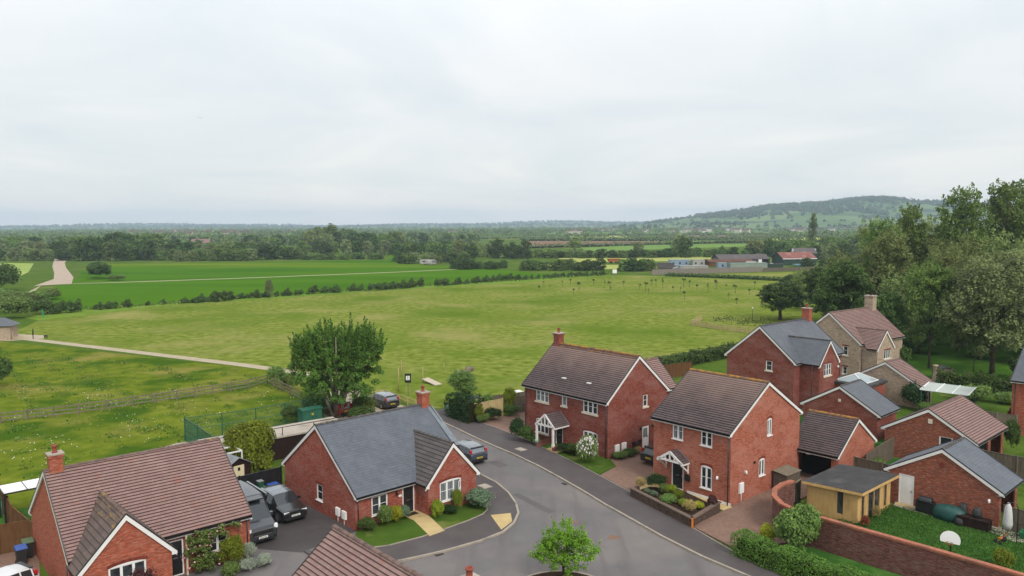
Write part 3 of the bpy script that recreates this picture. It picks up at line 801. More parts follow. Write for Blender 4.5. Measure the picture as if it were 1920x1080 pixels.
def add_window(par, X, a, b, c, d, lights=2, transom=True, sill='white', arch=False, curtain=False, opens=None, name='window', head=True):
    fw = .055; y0, y1 = .03, .085
    mb = MB(X)
    mb.box(a, a + fw, y0, y1, c, d); mb.box(b - fw, b, y0, y1, c, d)
    mb.box(a + fw, b - fw, y0, y1, c, c + fw); mb.box(a + fw, b - fw, y0, y1, d - fw, d)
    wl_ = (b - a - fw) / lights
    for i in range(1, lights):
        x = a + fw / 2 + wl_ * i
        mb.box(x - .04, x + .04, y0 + .002, y1 - .002, c + fw, d - fw)
    for i in range(lights):       # casement sashes
        xa = a + fw / 2 + wl_ * i + .03; xb = a + fw / 2 + wl_ * (i + 1) - .03
        if opens == i:
            continue
        if transom:
            mb.box(xa, xb, y0 + .018, y1 - .012, (c + d) / 2 + .02, (c + d) / 2 + .05)
        mb.box(xa, xa + .035, y0 - .006, y1 - .02, c + fw - .01, d - fw + .01); mb.box(xb - .035, xb, y0 - .006, y1 - .02, c + fw - .01, d - fw + .01)
    if opens is not None:         # one sash swung outwards
        xa = a + fw / 2 + wl_ * opens + .03; xb = a + fw / 2 + wl_ * (opens + 1) - .03
        Y = MB(X @ Matrix.Translation((xb, -.01, 0)) @ Matrix.Rotation(R(38), 4, 'Z'))
        w_ = xb - xa
        for q in ((-w_, -w_ + .05, c + fw, d - fw), (-.05, 0, c + fw, d - fw), (-w_ + .05, -.05, c + fw, c + fw + .05), (-w_ + .05, -.05, d - fw - .05, d - fw), (-w_ + .05, -.05, (c + d) / 2, (c + d) / 2 + .03)):
            Y.box(q[0], q[1], -.025, .025, q[2], q[3])
        i0 = len(mb.v); mb.v += Y.v
        mb.f += [tuple(k + i0 for k in f) for f in Y.f]; mb.m += Y.m; mb.uv += Y.uv; mb.sm += Y.sm
    if arch:
        n = 8; pts = [(a + (b - a) * k_ / n, .11 * math.sin(math.pi * k_ / n) ** .8) for k_ in range(n + 1)]
        poly = [(x, -.004, d + h) for x, h in pts]
        mb.face(poly[::-1])
        for p, q in zip(poly[:-1], poly[1:]):
            mb.face([p, q, (q[0], .02, q[2]), (p[0], .02, p[2])])
    w = mb.build(name, MAT['upvc'], par)
    g = MB(X); g.face([(a + .02, .062, c + .02), (b - .02, .062, c + .02), (b - .02, .062, d - .02), (a + .02, .062, d - .02)])
    g.build('pane', MAT['glass_curtain'] if curtain else MAT['glass'], w)
    if sill:
        s_ = MB(X); e_ = .10 if sill == 'cream' else .04
        s_.box(a - e_, b + e_, -.09, .05, c - (.14 if sill == 'cream' else .06), c - .002)
        s_.build('sill', MAT['cream'] if sill == 'cream' else MAT['upvc'], w)
    if head:
        h_ = MB(X); n = 8; e_ = .08
        for k_ in range(n):
            t0, t1 = k_ / n, (k_ + 1) / n
            xa, xb = a - e_ + (b - a + 2 * e_) * t0, a - e_ + (b - a + 2 * e_) * t1
            f_ = (lambda t_: .11 * math.sin(math.pi * t_) ** .8) if arch else (lambda t_: 0)
            z0, z1 = d + f_(t0) + .006, d + f_(t1) + .006
            h_.face([(xa, -.005, z0), (xb, -.005, z1), (xb, -.005, z1 + .17), (xa, -.005, z0 + .17)])
            h_.face([(xa, -.005, z0 + .17), (xb, -.005, z1 + .17), (xb, .01, z1 + .17), (xa, .01, z0 + .17)])
        h_.build('brick_arch', MAT['soldier'], w)
    return w
def add_door(par, X, a, b, c, d, mat, frame=True, glazed=False, letter=True, name='door'):
    mb = MB(X)
    if frame:
        for q in ((a, a + .07, c, d), (b - .07, b, c, d), (a + .07, b - .07, d - .07, d), (a + .07, b - .07, c, c + .05)):
            mb.box(q[0], q[1], .01, .1, q[2], q[3])
    fr = .07 if frame else 0
    if frame:
        root = mb.build('door_frame', MAT['upvc'], par)
    lf = MB(X); x0, x1 = a + fr + .002, b - fr - .002; z1 = d - fr - .002; z0 = c + (.052 if frame else .01)
    lf.box(x0, x1, .045, .09, z0, z1)
    n = 4
    for k_ in range(n):          # raised planks
        xa = x0 + .06 + (x1 - x0 - .12) * k_ / n
        if not glazed:
            lf.box(xa + .008, xa + (x1 - x0 - .12) / n - .008, .038, .046, z0 + .1, z1 - .1)
    dr = lf.build(name, mat, par)
    h_ = MB(X)
    h_.box(x1 - .1, x1 - .06, .0, .044, c + .95, c + 1.1)
    h_.build('handle', MAT['metal'], dr)
    if letter:
        q = MB(X); q.box((x0 + x1) / 2 - .13, (x0 + x1) / 2 + .13, .026, .037, c + .98, c + 1.05); q.build('letter_plate', MAT['metal'], dr)
    if glazed:
        q = MB(X); q.box(x0 + .09, x1 - .09, .036, .046, c + 1.0, z1 - .1); q.build('pane', MAT['glass_curtain'], dr)
    return dr
def slope(mb, p0, p1, up, gauge, lift, mi=0, lichen=0, sh=(0, 0, 0)):
    """stepped tile courses from the eaves edge p0-p1 up along vector up"""
    p0, p1, up = Vector(p0), Vector(p1), Vector(up)
    S = up.length; n = max(1, round(S / gauge)); L = (p1 - p0).length
    nrm = (p1 - p0).cross(up).normalized(); sh = Vector(sh)
    if nrm.z < 0: nrm = -nrm
    for i in range(n):
        a, b = i / n, (i + 1) / n
        m = 1 if (lichen and i >= n * (1 - lichen)) else mi
        A0, A1 = p0 + up * a + nrm * lift, p1 + (up + sh) * a + nrm * lift
        B0, B1 = p0 + up * b + nrm * .004, p1 + (up + sh) * b + nrm * .004
        v0, v1 = i * gauge + .001, (i + 1) * gauge - .001
        mb.face([A0, A1, B1, B0], m, [(0, v0), (L, v0), (L, v1), (0, v1)])
        C0, C1 = p0 + up * a - nrm * .01, p1 + (up + sh) * a - nrm * .01
        mb.face([C0, C1, A1, A0], m, [(0, v0), (L, v0), (L, v0 + .012), (0, v0 + .012)])
        for (A, B, C) in ((A0, B0, C0), (A1, B1, C1)):
            mb.face([C, A, B], m, [(0, v0), (0, v0 + .02), (.02, v1)])
def gable_roof(par, X, L, w, eave, rise, tiles, gauge, lift, ridge, ends=(1, 1), lichen=0, verge=None, thick=.10, edge=.2, fascia=True, gut=True, sides=(1, 1), barge=True, tile2=None, Le=None):
    """roof with ridge from (0,0) to (L,0) in the frame X"""
    mats = [tiles, tile2 or tiles, MAT['dark']]
    mb = MB(X)
    for sgn, sd in ((-1, sides[0]), (1, sides[1])):
        le = L if Le is None else Le
        slope(mb, (0, sgn * w / 2, eave), (le, sgn * w / 2, eave), (0, -sgn * w / 2, rise), gauge, lift, 0, lichen, (L - le, 0, 0))
        k_ = -thick
        mb.face([(0, sgn * w / 2, eave + k_), (le, sgn * w / 2, eave + k_), (L, 0, eave + rise + k_), (0, 0, eave + rise + k_)], 2)
        mb.face([(0, sgn * w / 2, eave + k_), (le, sgn * w / 2, eave + k_), (le, sgn * w / 2, eave - .012), (0, sgn * w / 2, eave - .012)], 2)
        for x in ((0, L) if Le is None else (0,)):
            mb.face([(x, sgn * w / 2, eave + k_), (x, 0, eave + rise + k_), (x, 0, eave + rise), (x, sgn * w / 2, eave)], 2)
    rf = mb.build('roof', mats, par)
    rm = MB(X); nseg = max(2, round(L / .45)); sl = L / nseg
    for i in range(nseg):
        x0, x1 = i * sl, (i + 1) * sl + .03
        if i == nseg - 1: x1 = L
        rings = []
        for x, r_ in ((x0, .125), (x0 + .05, .125), (x0 + .052, .105), (x1, .10)):
            rings.append([(x, r_ * math.cos(t_) * 1.1, eave + rise - .035 + r_ * math.sin(t_) * .95) for t_ in [math.pi * q / 6 for q in range(7)]])
        rm.loft(rings, smooth=False)
    rm.build('ridge_tiles', ridge, rf)
    s_ = rise / (w / 2); c_ = 1 / math.hypot(1, s_)
    for end in (0, 1):
        if not ends[end] or not barge: continue
        x = 0 if end == 0 else L
        bb = MB(X); d_ = 1 if end == 0 else -1
        for sgn in (-1, 1):
            top = eave + rise - .015; lo_ = eave - .015; e_ = sgn * w / 2
            for (xa, xb, dz0, dz1) in ((x - .005 * d_, x + .035 * d_, -edge / c_ , -.012), (x + .035 * d_, x + .14 * d_, -edge / c_ + .02, -edge / c_ + .05)):
                P = [(e_, lo_ + dz0), (0, top + dz0), (0, top + dz1), (e_, lo_ + dz1)]
                if dz0 < -.1 and xa == x - .005 * d_:
                    P = [(e_, lo_ + dz0 * .55), (e_ - sgn * .28, lo_ + dz0 * .55), (e_ - sgn * .28, lo_ + .28 * s_ + dz0), (0, top + dz0), (0, top + dz1), (e_, lo_ + dz1)]
                n = len(P)
                bb.face([(xa, y, z) for y, z in P]); bb.face([(xb, y, z) for y, z in P][::-1])
                for q in range(n):
                    u_, v_ = P[q], P[(q + 1) % n]
                    bb.face([(xa, u_[0], u_[1]), (xa, v_[0], v_[1]), (xb, v_[0], v_[1]), (xb, u_[0], u_[1])])
        bb.build('bargeboard', MAT['white'], par)
        vb = MB(X)
        for sgn in (-1, 1):       # dark verge edge over the board
            vb.bar((x + .01 * d_, sgn * (w / 2 + .01), eave + .02), (x + .01 * d_, 0, eave + rise + .025), .05, .06)
        vb.build('verge_trim', verge or MAT['gutter'], rf)
    for sgn, sd in ((-1, sides[0]), (1, sides[1])):
        if not sd: continue
        y = sgn * w / 2
        if fascia:
            fb = MB(X); fb.box(.04, L - .04, min(y - sgn * .02, y - sgn * .05), max(y - sgn * .02, y - sgn * .05), eave - .21, eave - .025)
            fb.box(.04, L - .04, min(y - sgn * .05, y - sgn * .36), max(y - sgn * .05, y - sgn * .36), eave - .2, eave - .18)
            fb.build('fascia', MAT['white'], par)
        if gut:
            gb = MB(X); rings = [[(x, y + sgn * .045 + .062 * math.cos(t_), eave - .055 + .062 * math.sin(t_)) for t_ in [math.pi + math.pi * q / 6 for q in range(7)]] for x in (0, L)]
            gb.loft(rings, caps=True, smooth=False); gb.build('gutter', MAT['gutter'], par)
    return rf
def chimney(par, x, y, dx, dy, z0, z1, brick, pots=1, lead=True, flue=None):
    mb = MB(); mb.box(x - dx / 2, x + dx / 2, y - dy / 2, y + dy / 2, z0, z1 - .28)
    mb.box(x - dx / 2 - .03, x + dx / 2 + .03, y - dy / 2 - .03, y + dy / 2 + .03, z1 - .28, z1 - .2)
    mb.box(x - dx / 2 - .06, x + dx / 2 + .06, y - dy / 2 - .06, y + dy / 2 + .06, z1 - .2, z1 - .08)
    ch = mb.build('chimney', brick, par)
    c = MB(); c.box(x - dx / 2 - .08, x + dx / 2 + .08, y - dy / 2 - .08, y + dy / 2 + .08, z1 - .08, z1); c.build('chimney_cap', MAT['concrete'], ch)
    for k_ in range(pots):
        p = MB(); p.lathe([(.15, 0), (.15, .05), (.12, .08), (.115, .34), (.15, .36), (.15, .43), (.11, .43), (.1, .3)], (x, y + (k_ - (pots - 1) / 2) * .4, z1), 14)
        p.build('chimney_pot', flue or MAT['pot'], ch)
    if lead:
        l_ = MB(); l_.box(x - dx / 2 - .012, x + dx / 2 + .012, y - dy / 2 - .012, y + dy / 2 + .012, z0, z0 + .75 * dy + .3)
        l_.build('lead_flashing', MAT['lead'], ch)
def frontX(v): return Matrix.Translation((0, v, 0))
def endX(u): return Matrix.Translation((u, 0, 0)) @ Matrix.Rotation(R(90), 4, 'Z')       # faces +u, local x = +v
def startX(u): return Matrix.Translation((u, 0, 0)) @ Matrix.Rotation(R(-90), 4, 'Z')    # faces -u, local x = -v
def backX(v): return Matrix.Translation((0, v, 0)) @ Matrix.Rotation(R(180), 4, 'Z')
OH = .3
def house(name, label, cat, org, yaw, L, w, eave, rise, brick, tiles, gauge, lift, ridge, openings, lichen=0, tile2=None, group=None, verge=None, ends=(1, 1), noroof=False):
    """rectangular gabled building; openings: {'front'|'end'|'start'|'back': [(x0,x1,z0,z1)...]}"""
    root = thing(name, label, cat, (org[0], org[1], 0), R(yaw), group)
    s_ = rise / (w / 2); wt_ = eave + OH * s_ - .08; hv = w / 2 - OH
    mb = MB()
    mb.X = frontX(-hv); wall_face(mb, .1, L - .1, wt_, openings.get('front', []))
    mb.X = backX(hv); wall_face(mb, -(L - .1), -.1, wt_, openings.get('back', []))
    zt = eave + rise - .08
    pl = [(s_, -1, zt), (-s_, -1, zt)]
    mb.X = endX(L - .1); wall_face(mb, -hv, hv, zt, openings.get('end', []), pl)
    mb.X = startX(.1); wall_face(mb, -hv, hv, zt, openings.get('start', []), pl)
    mb.X = Matrix.Identity(4)
    wall = mb.build('wall', brick, root)
    gable_roof(root, Matrix.Identity(4), L, w, eave, rise, tiles, gauge, lift, ridge, ends, lichen, verge, tile2=tile2)
    return root, hv
def cross_gable(par, uc, vfront, main, w, eave, rise, brick, tiles, gauge, lift, ridge, openings=(), lichen=0, tile2=None, vwall=None, verge=None):
    """front-facing gable whose ridge runs back into the main roof (v axis)"""
    vw = vfront + .12
    s_ = rise / (w / 2); hw = w / 2 - .25; zt = eave + rise - .08
    mb = MB(); mb.X = Matrix.Translation((uc, vw, 0))
    wall_face(mb, -hw, hw, zt, list(openings), [(s_, -1, zt), (-s_, -1, zt)])
    mb.X = Matrix.Identity(4)
    ze_ = eave + .25 * s_ - .08
    for sg in (-1, 1):
        x = uc + sg * hw
        mb.face([(x, vw, -.15), (x, vwall, -.15), (x, vwall, ze_), (x, vw, ze_)])
    mb.build('gable_wall', brick, par)
    X = Matrix.Translation((uc, vfront, 0)) @ Matrix.Rotation(R(90), 4, 'Z')
    mw, me_, mr = main          # main roof: width, eaves height, rise -> the valley line
    vm = lambda z: -(mw / 2) * (1 - (z - me_) / mr)
    gable_roof(par, X, vm(eave + rise) - vfront + .12, w, eave, rise, tiles, gauge, lift, ridge, (1, 0), lichen, verge, gut=False, fascia=False, tile2=tile2, Le=vm(eave) - vfront + .12)
    return Matrix.Translation((uc, vw, 0))
def downpipe(par, x, y, z1, z0=.05, r=.035):
    mb = MB(); mb.tube([(x, y, z0), (x, y, z1)], r, 8); mb.build('downpipe', MAT['gutter'], par)
def meter(par, X, a, b, c, d, pole=True):
    mb = MB(X); mb.box(a, b, -.12, -.002, c, d); mb.box(a + .03, b - .03, -.135, -.12, c + .03, d - .03)
    if pole: mb.tube([((a + b) / 2, -.06, .0), ((a + b) / 2, -.06, c)], .025, 6)
    mb.build('meter_box', MAT['upvc'], par)
def lamp(par, X, x, z, mat=None):
    mb = MB(X); mb.box(x - .05, x + .05, -.03, -.002, z - .1, z + .1); mb.lathe([(.03, -.14), (.07, -.1), (.08, .06), (.05, .1), (.01, .14)], (x, -.12, z), 8)
    mb.build('wall_lamp', mat or MAT['black'], par)
def boxpart(par, name, X, q, mat):
    mb = MB(X); mb.box(*q); return mb.build(name, mat, par)

# ---------------------------------------------------------------- bungalow at lower left (rose tiles)
A, hv = house('bungalow', 'brick bungalow with rose-brown tiled roof and pink climbing rose by its door', 'house', (-25.95, 42.05), 41.8, 9.77, 9.75, 2.5, 3.66,
              MAT['brick'], MAT['tile_pink'], .21, .036, MAT['ridge'], {'front': [(7.15, 8.35, .82, 1.75), (4.95, 5.82, .02, 2.08)]}, verge=MAT['ridge_grey'])
F = frontX(-hv)
add_window(A, F, 7.15, 8.35, .82, 1.75, 2, True, 'white')
add_door(A, F, 4.95, 5.82, .02, 2.08, MAT['black'])
G_ = cross_gable(A, 2.42, -6.5, (9.75, 2.5, 3.66), 4.9, 2.28, 2.6, MAT['brick'], MAT['tile_umber'], .3, .035, MAT['ridge'], [(-.92, .9, .8, 2.2)], .3, MAT['tile_grey_l'], vwall=-hv + .02)
add_window(A, G_, -.92, .9, .8, 2.2, 3, True, 'white', True)
chimney(A, .62, 0, .66, .6, 5.0, 7.05, MAT['brick'])
downpipe(A, 9.5, -hv - .07, 2.35)
downpipe(A, -.02, -hv - .1, 2.3)
boxpart(A, 'canopy_post', F, (5.86, 5.96, -.3, -.2, 0, 2.3), MAT['cream'])

# ---------------------------------------------------------------- slate bungalow
B, hv = house('bungalow', 'brick bungalow with plain grey slate roof and darker tiled front gable', 'house', (-13.46, 52.05), 42.9, 9.58, 10.26, 2.27, 3.78,
              MAT['brick_deep'], MAT['slate'], .21, .012, MAT['ridge_grey'], {'front': [(1.32, 2.57, .68, 1.9), (3.76, 4.72, .0, 2.0)], 'start': [(-.14, .68, .84, 1.93)]})
F = frontX(-hv); S = startX(.1)
add_window(B, F, 1.32, 2.57, .68, 1.9, 2, True, 'white')
add_door(B, F, 3.76, 4.72, .0, 2.0, MAT['black'])
add_window(B, S, -.14, .68, .84, 1.93, 1, True, 'white')
G_ = cross_gable(B, 6.98, -6.32, (10.26, 2.27, 3.78), 4.7, 2.18, 2.56, MAT['brick_deep'], MAT['tile_grey'], .3, .03, MAT['ridge_grey'], [(-1.12, .74, .8, 2.1)], vwall=-hv + .02)
add_window(B, G_, -1.12, .74, .8, 2.1, 3, True, 'white', True, True, opens=2)
chimney(B, 9.1, 0, .66, .72, 4.9, 7.0, MAT['brick'])
downpipe(B, .28, -hv - .07, 2.15)
meter(B, S, 2.52, 2.98, .47, 1.0); meter(B, S, 3.3, 3.78, .45, .98)
lamp(B, F, 3.25, 1.75)
boxpart(B, 'door_number', F, (3.45, 3.68, -.02, -.002, 1.42, 1.56), MAT['upvc'])
boxpart(B, 'door_mat', F, (3.8, 4.65, -.62, -.12, .15, .165), MAT['soil'])
l_ = MB(); l_.bar((9.5, -.3, 5.83), (9.5, -3.6, 3.5), .5, .03); l_.build('roof_flashing', MAT['lead'], B)

# ---------------------------------------------------------------- two-storey house with posted porch
H3, hv = house('detached_house', 'two-storey brick house with orange-lichened dark tiled roof and porch on white posts', 'house', (4.01, 73.63), -48.5, 10.38, 8.43, 4.85, 3.51,
               MAT['brick_crimson'], MAT['tile_dark'], .222, .036, MAT['ridge_lichen'],
               {'front': [(1.62, 3.26, 3.62, 4.7), (4.9, 5.53, 3.72, 4.7), (7.46, 9.12, 3.62, 4.7), (1.62, 3.26, .75, 1.95), (7.48, 9.12, .75, 1.95), (4.15, 5.05, .0, 2.05)],
                'end': [(.64, 1.26, 3.78, 4.8), (.58, 1.46, .05, 2.02)]}, .09, MAT['tile_lichen'])
F = frontX(-hv); E_ = endX(10.28)
add_window(H3, F, 1.62, 3.26, 3.62, 4.7, 3, True, 'cream', curtain=True, head=False)
add_window(H3, F, 4.9, 5.53, 3.72, 4.7, 1, False, 'cream', curtain=True, head=False)
add_window(H3, F, 7.46, 9.12, 3.62, 4.7, 3, True, 'cream', head=False)
add_window(H3, F, 1.62, 3.26, .75, 1.95, 3, True, 'cream', True)
add_window(H3, F, 7.48, 9.12, .75, 1.95, 3, True, 'cream', True)
add_door(H3, F, 4.15, 5.05, .0, 2.05, MAT['black'])
add_window(H3, E_, .64, 1.26, 3.78, 4.8, 1, True, 'cream')
add_door(H3, E_, .58, 1.46, .05, 2.02, MAT['upvc'], glazed=True, letter=False)
meter(H3, E_, -3.06, -2.54, .42, 1.12); meter(H3, E_, -2.2, -1.66, .4, 1.14)
lamp(H3, E_, .25, 1.95); lamp(H3, E_, 1.9, 1.95)
boxpart(H3, 'hose_reel', E_, (-.75, -.35, -.16, -.002, .55, .95), MAT['black']); boxpart(H3, 'vent_box', E_, (.0, .28, -.14, -.002, .62, 1.0), MAT['black'])
chimney(H3, .6, 0, .66, .72, 7.2, 9.35, MAT['brick_crimson'])
downpipe(H3, .3, -hv - .07, 4.7); downpipe(H3, 10.12, -hv - .07, 4.7)
for u_, v_ in ((4.3, -3.0), (7.3, -3.0)):
    mb = MB(); z_ = 4.85 + 3.51 * (1 - 3.0 / 4.215)
    mb.bar((u_ - .22, v_, z_ + .06), (u_ + .22, v_, z_ + .06), .22, .08); mb.build('roof_vent', MAT['upvc'], H3)
def porch(par, uc, v0, depth, w, ez, rise, tiles, posts, z0=0):
    """open gabled door canopy with white truss front; front edge at v0-depth"""
    vf = v0 - depth
    X = Matrix.Translation((uc, vf, 0)) @ Matrix.Rotation(R(90), 4, 'Z')
    mb = MB(X); n = .16
    for sg in (-1, 1):
        slope(mb, (0, sg * w / 2, ez), (depth - .01, sg * w / 2, ez), (0, -sg * w / 2, rise), .2, .025)
        mb.face([(0, sg * w / 2, ez - .03), (depth, sg * w / 2, ez - .03), (depth, 0, ez + rise - .03), (0, 0, ez + rise - .03)], 1)
    pr = mb.build('porch_roof', [tiles, MAT['white']], par)
    l_ = MB(); l_.bar((uc, v0 - .02, ez + rise - .02), (uc + w / 2, v0 - .02, ez + .03), .08, .07); l_.bar((uc, v0 - .02, ez + rise - .02), (uc - w / 2, v0 - .02, ez + .03), .08, .07); l_.build('lead_flashing', MAT['lead'], pr)
    t_ = MB(); y = vf + .03; a_ = (0, 1, 0)
    for sg in (-1, 1):
        t_.bar((uc + sg * (w / 2 + .04), y, ez - .08), (uc, y, ez + rise - .06), .07, .17, 0, (0, 0, 1))
        t_.bar((uc + sg * w * .17, y, ez + .06), (uc + sg * w * .19, y, ez + rise * .42), .06, .08)
        t_.bar((uc + sg * (w / 2 - .06), y, ez - .08), (uc + sg * (w / 2 - .06), v0, ez - .08), .1, .12)
    t_.bar((uc - w / 2 + .02, y, ez + .06), (uc + w / 2 - .02, y, ez + .06), .07, .14)
    t_.bar((uc, y, ez + .06), (uc, y, ez + rise - .1), .07, .1)
    t_.build('porch_truss', MAT['white'], pr)
    for sg in (-1, 1):
        p = MB(); x = uc + sg * (w / 2 - .14)
        if posts:
            p.box(x - .08, x + .08, y - .07, y + .09, z0, ez - .1); p.box(x - .1, x + .1, y - .09, y + .11, z0, z0 + .25)
            p.build('post', MAT['white'], par)
        else:
            p.bar((x, v0 - .02, ez - .75), (x, y + .05, ez - .1), .09, .09); p.bar((x, v0 - .04, ez - .85), (x, v0 - .04, ez - .1), .09, .09)
            p.build('bracket', MAT['white'], par)
    return pr
porch(H3, 4.7, -hv, 1.9, 2.3, 2.15, 1.05, MAT['tile_dark'], True, .5)
for sg in (-1, 1):
    boxpart(H3, 'porch_wall', Matrix.Identity(4), (4.7 + sg * 1.02 - .11, 4.7 + sg * 1.02 + .11, -hv - 1.9, -hv - .01, -.1, .55), MAT['brick_crimson'])
# rear wing of the same house
mb = MB(); mb.box(4.2, 8.5, hv - .1, 7.3, -.1, 4.2); mb.build('rear_wing_wall', MAT['brick_crimson'], H3)
X = Matrix.Translation((6.35, 7.6, 0)) @ Matrix.Rotation(R(-90), 4, 'Z')
gable_roof(H3, X, 5.6, 4.9, 4.3, 2.5, MAT['tile_pink'], .21, .036, MAT['ridge'], (1, 0), gut=False)

# ---------------------------------------------------------------- two-storey house with raised front planter
H4, hv = house('detached_house', 'two-storey brick house with small bracketed canopy and raised planted bed in front', 'house', (14.01, 60.53), -48.6, 6.85, 9.9, 5.2, 3.0,
               MAT['brick_bright'], MAT['tile_dark'], .222, .036, MAT['ridge_lichen'],
               {'front': [(1.83, 2.77, 3.92, 5.08), (4.29, 5.24, 3.94, 5.1), (4.32, 5.26, .88, 2.4), (1.8, 2.84, .22, 2.25)],
                'end': [(-.02, .63, 4.2, 5.36), (-1.02, -.24, 1.43, 2.56)]}, .05, MAT['tile_lichen'])
F = frontX(-hv); E_ = endX(6.75)
add_window(H4, F, 1.83, 2.77, 3.92, 5.08, 2, True, 'white', curtain=True, head=False)
add_window(H4, F, 4.29, 5.24, 3.94, 5.1, 2, True, 'white', head=False)
add_window(H4, F, 4.32, 5.26, .88, 2.4, 2, True, 'white', True)
add_door(H4, F, 1.8, 2.84, .22, 2.25, MAT['black'])
add_window(H4, E_, -.02, .63, 4.2, 5.36, 2, False, 'white', True)
add_window(H4, E_, -1.02, -.24, 1.43, 2.56, 2, False, 'white', True)
meter(H4, E_, -3.62, -3.1, .76, 1.5)
lamp(H4, F, 5.75, 1.9, MAT['upvc']); lamp(H4, E_, -2.86, 2.15, MAT['upvc'])
boxpart(H4, 'vent', E_, (-1.75, -1.58, -.08, -.002, 2.52, 2.68), MAT['black'])
boxpart(H4, 'letter_box', F, (3.05, 3.45, -.13, -.002, 1.05, 1.5), MAT['black'])
porch(H4, 2.3, -hv, .95, 2.2, 2.45, .75, MAT['tile_dark'], False)
downpipe(H4, 6.6, -hv - .07, 5.05)
boxpart(H4, 'plinth', F, (3.2, 6.8, -.05, -.002, -.1, .32), MAT['white'])
boxpart(H4, 'doorstep', F, (1.6, 3.0, -.75, -.01, 0, .2), MAT['slab'])

# ---------------------------------------------------------------- carport on the side of that house
def garage(name, label, org, yaw, L, w, eave, rise, brick, tiles, gauge, lift, ridge, openings, opens=(), lichen=0, tile2=None, sides=(1, 1)):
    return house(name, label, 'garage', org, yaw, L, w, eave, rise, brick, tiles, gauge, lift, ridge, openings, lichen, tile2)
G4, hv = garage('open_garage', 'open-fronted brick garage with dark tiled roof joined to the house with the planter', (23.75, 61.32), -47.3, 3.99, 6.92, 2.4, 2.3, MAT['brick_bright'], MAT['tile_dark'], .222, .036, MAT['ridge_lichen'],
                {'front': [(.45, 3.35, -.1, 2.2)]}, (), .08, MAT['tile_lichen'])
boxpart(G4, 'dark_interior', frontX(-hv), (.4, 3.4, 1.4, 1.45, -.1, 2.3), MAT['dark'])
boxpart(G4, 'lintel_light', frontX(-hv), (1.5, 1.8, -.22, -.06, 2.12, 2.3), MAT['upvc'])
boxpart(G4, 'lead_flashing', Matrix.Identity(4), (-.35, .0, -3.4, 3.4, 1.0, 2.42), MAT['lead'])

# ---------------------------------------------------------------- slate house on the right
H5, hv = house('detached_house', 'two-storey brick house with blue-grey slate roof and projecting front gable beside the stone house', 'house', (26.69, 83.41), 41.5, 10.88, 8.65, 4.95, 3.57,
               MAT['brick_crimson'], MAT['slate_far'], .21, .012, MAT['ridge_grey'], {'start': [(.78, 1.54, 3.82, 4.85)]})
add_window(H5, startX(.1), .78, 1.54, 3.82, 4.85, 1, True, 'cream')
G_ = cross_gable(H5, 3.36, -6.32, (8.65, 4.95, 3.57), 4.5, 4.88, 2.42, MAT['brick_crimson'], MAT['slate_far'], .21, .012, MAT['ridge_grey'], [(-1.1, .5, 3.6, 4.85)], vwall=-hv + .02)
add_window(H5, G_, -1.1, .5, 3.6, 4.85, 3, True, 'cream')
lamp(H5, G_, 1.85, 4.3, MAT['upvc'])
chimney(H5, 10.2, 0, .7, .9, 7.2, 9.75, MAT['brick'])
downpipe(H5, 1.05, -hv - 1.5, 4.8)
downpipe(H5, 10.2, -hv - .07, 4.8)

# ---------------------------------------------------------------- stone house
H6, hv = house('stone_house', 'two-storey pale stone house with rose-brown roof and square stone chimney', 'house', (39.54, 96.58), 37.2, 10.74, 8.64, 4.95, 3.5,
               MAT['stone'], MAT['tile_pink'], .21, .036, MAT['ridge'], {'start': [(1.92, 2.58, 3.35, 4.46), (1.93, 2.55, 1.0, 1.9)]})
add_window(H6, startX(.1), 1.92, 2.58, 3.35, 4.46, 1, True, 'cream'); add_window(H6, startX(.1), 1.93, 2.55, 1.0, 1.9, 1, True, 'cream')
G_ = cross_gable(H6, 2.35, -6.2, (8.64, 4.95, 3.5), 4.3, 4.45, 2.2, MAT['stone'], MAT['tile_pink'], .21, .036, MAT['ridge'], [(-.35, 1.2, 3.15, 4.17)], vwall=-hv + .02)
add_window(H6, G_, -.35, 1.2, 3.15, 4.17, 3, False, 'cream')
chimney(H6, 9.9, 0, 1.0, 1.1, 7.2, 10.0, MAT['stone'], 1, False, MAT['soil'])
downpipe(H6, .15, -hv - .3, 4.3)

# ---------------------------------------------------------------- garages
G1, hv = garage('brick_garage', 'small brick garage with blue-grey slate roof in front of the slate house', (30.2, 70.93), 43.0, 4.49, 7.54, 2.4, 2.16, MAT['brick_crimson'], MAT['slate_far'], .21, .012, MAT['ridge_grey'], {})
boxpart(G1, 'vent', startX(.1), (-.1, .12, -.06, -.002, 3.1, 3.35), MAT['cream'])
G0, hv = garage('stone_garage', 'pale stone garage with rose-brown roof in front of the stone house', (40.42, 83.51), 38.4, 3.43, 7.62, 2.4, 2.13, MAT['stone'], MAT['tile_pink'], .21, .036, MAT['ridge'], {})
G2, hv = garage('open_garage', 'brick double garage with rose-brown roof and open bays at its right end', (33.61, 61.92), 42.4, 7.58, 7.39, 2.4, 2.16, MAT['brick_mix'], MAT['tile_pink'], .21, .036, MAT['ridge'],
                {'front': [(.9, 3.5, -.1, 2.15), (4.1, 6.9, -.1, 2.15)], 'start': [(.85, 1.85, .3, 2.5)]})
add_window(G2, startX(.1), .85, 1.85, 1.3, 2.5, 1, False, None, head=False)
boxpart(G2, 'vent', startX(.1), (.0, .3, -.1, -.002, 3.4, 3.75), MAT['cream'])
boxpart(G2, 'dark_interior', frontX(-hv), (.6, 7.2, 1.2, 1.25, -.1, 2.3), MAT['dark'])
G3, hv = garage('brick_garage', 'brick garage with grey slate roof and white side door facing the walled lawn', (28.62, 50.86), 42.5, 4.2, 7.44, 2.4, 2.14, MAT['brick_mix'], MAT['slate'], .21, .012, MAT['ridge_grey'],
                {'front': [(.6, 3.6, -.1, 2.15)], 'start': [(-2.7, -1.7, .1, 2.25)]})
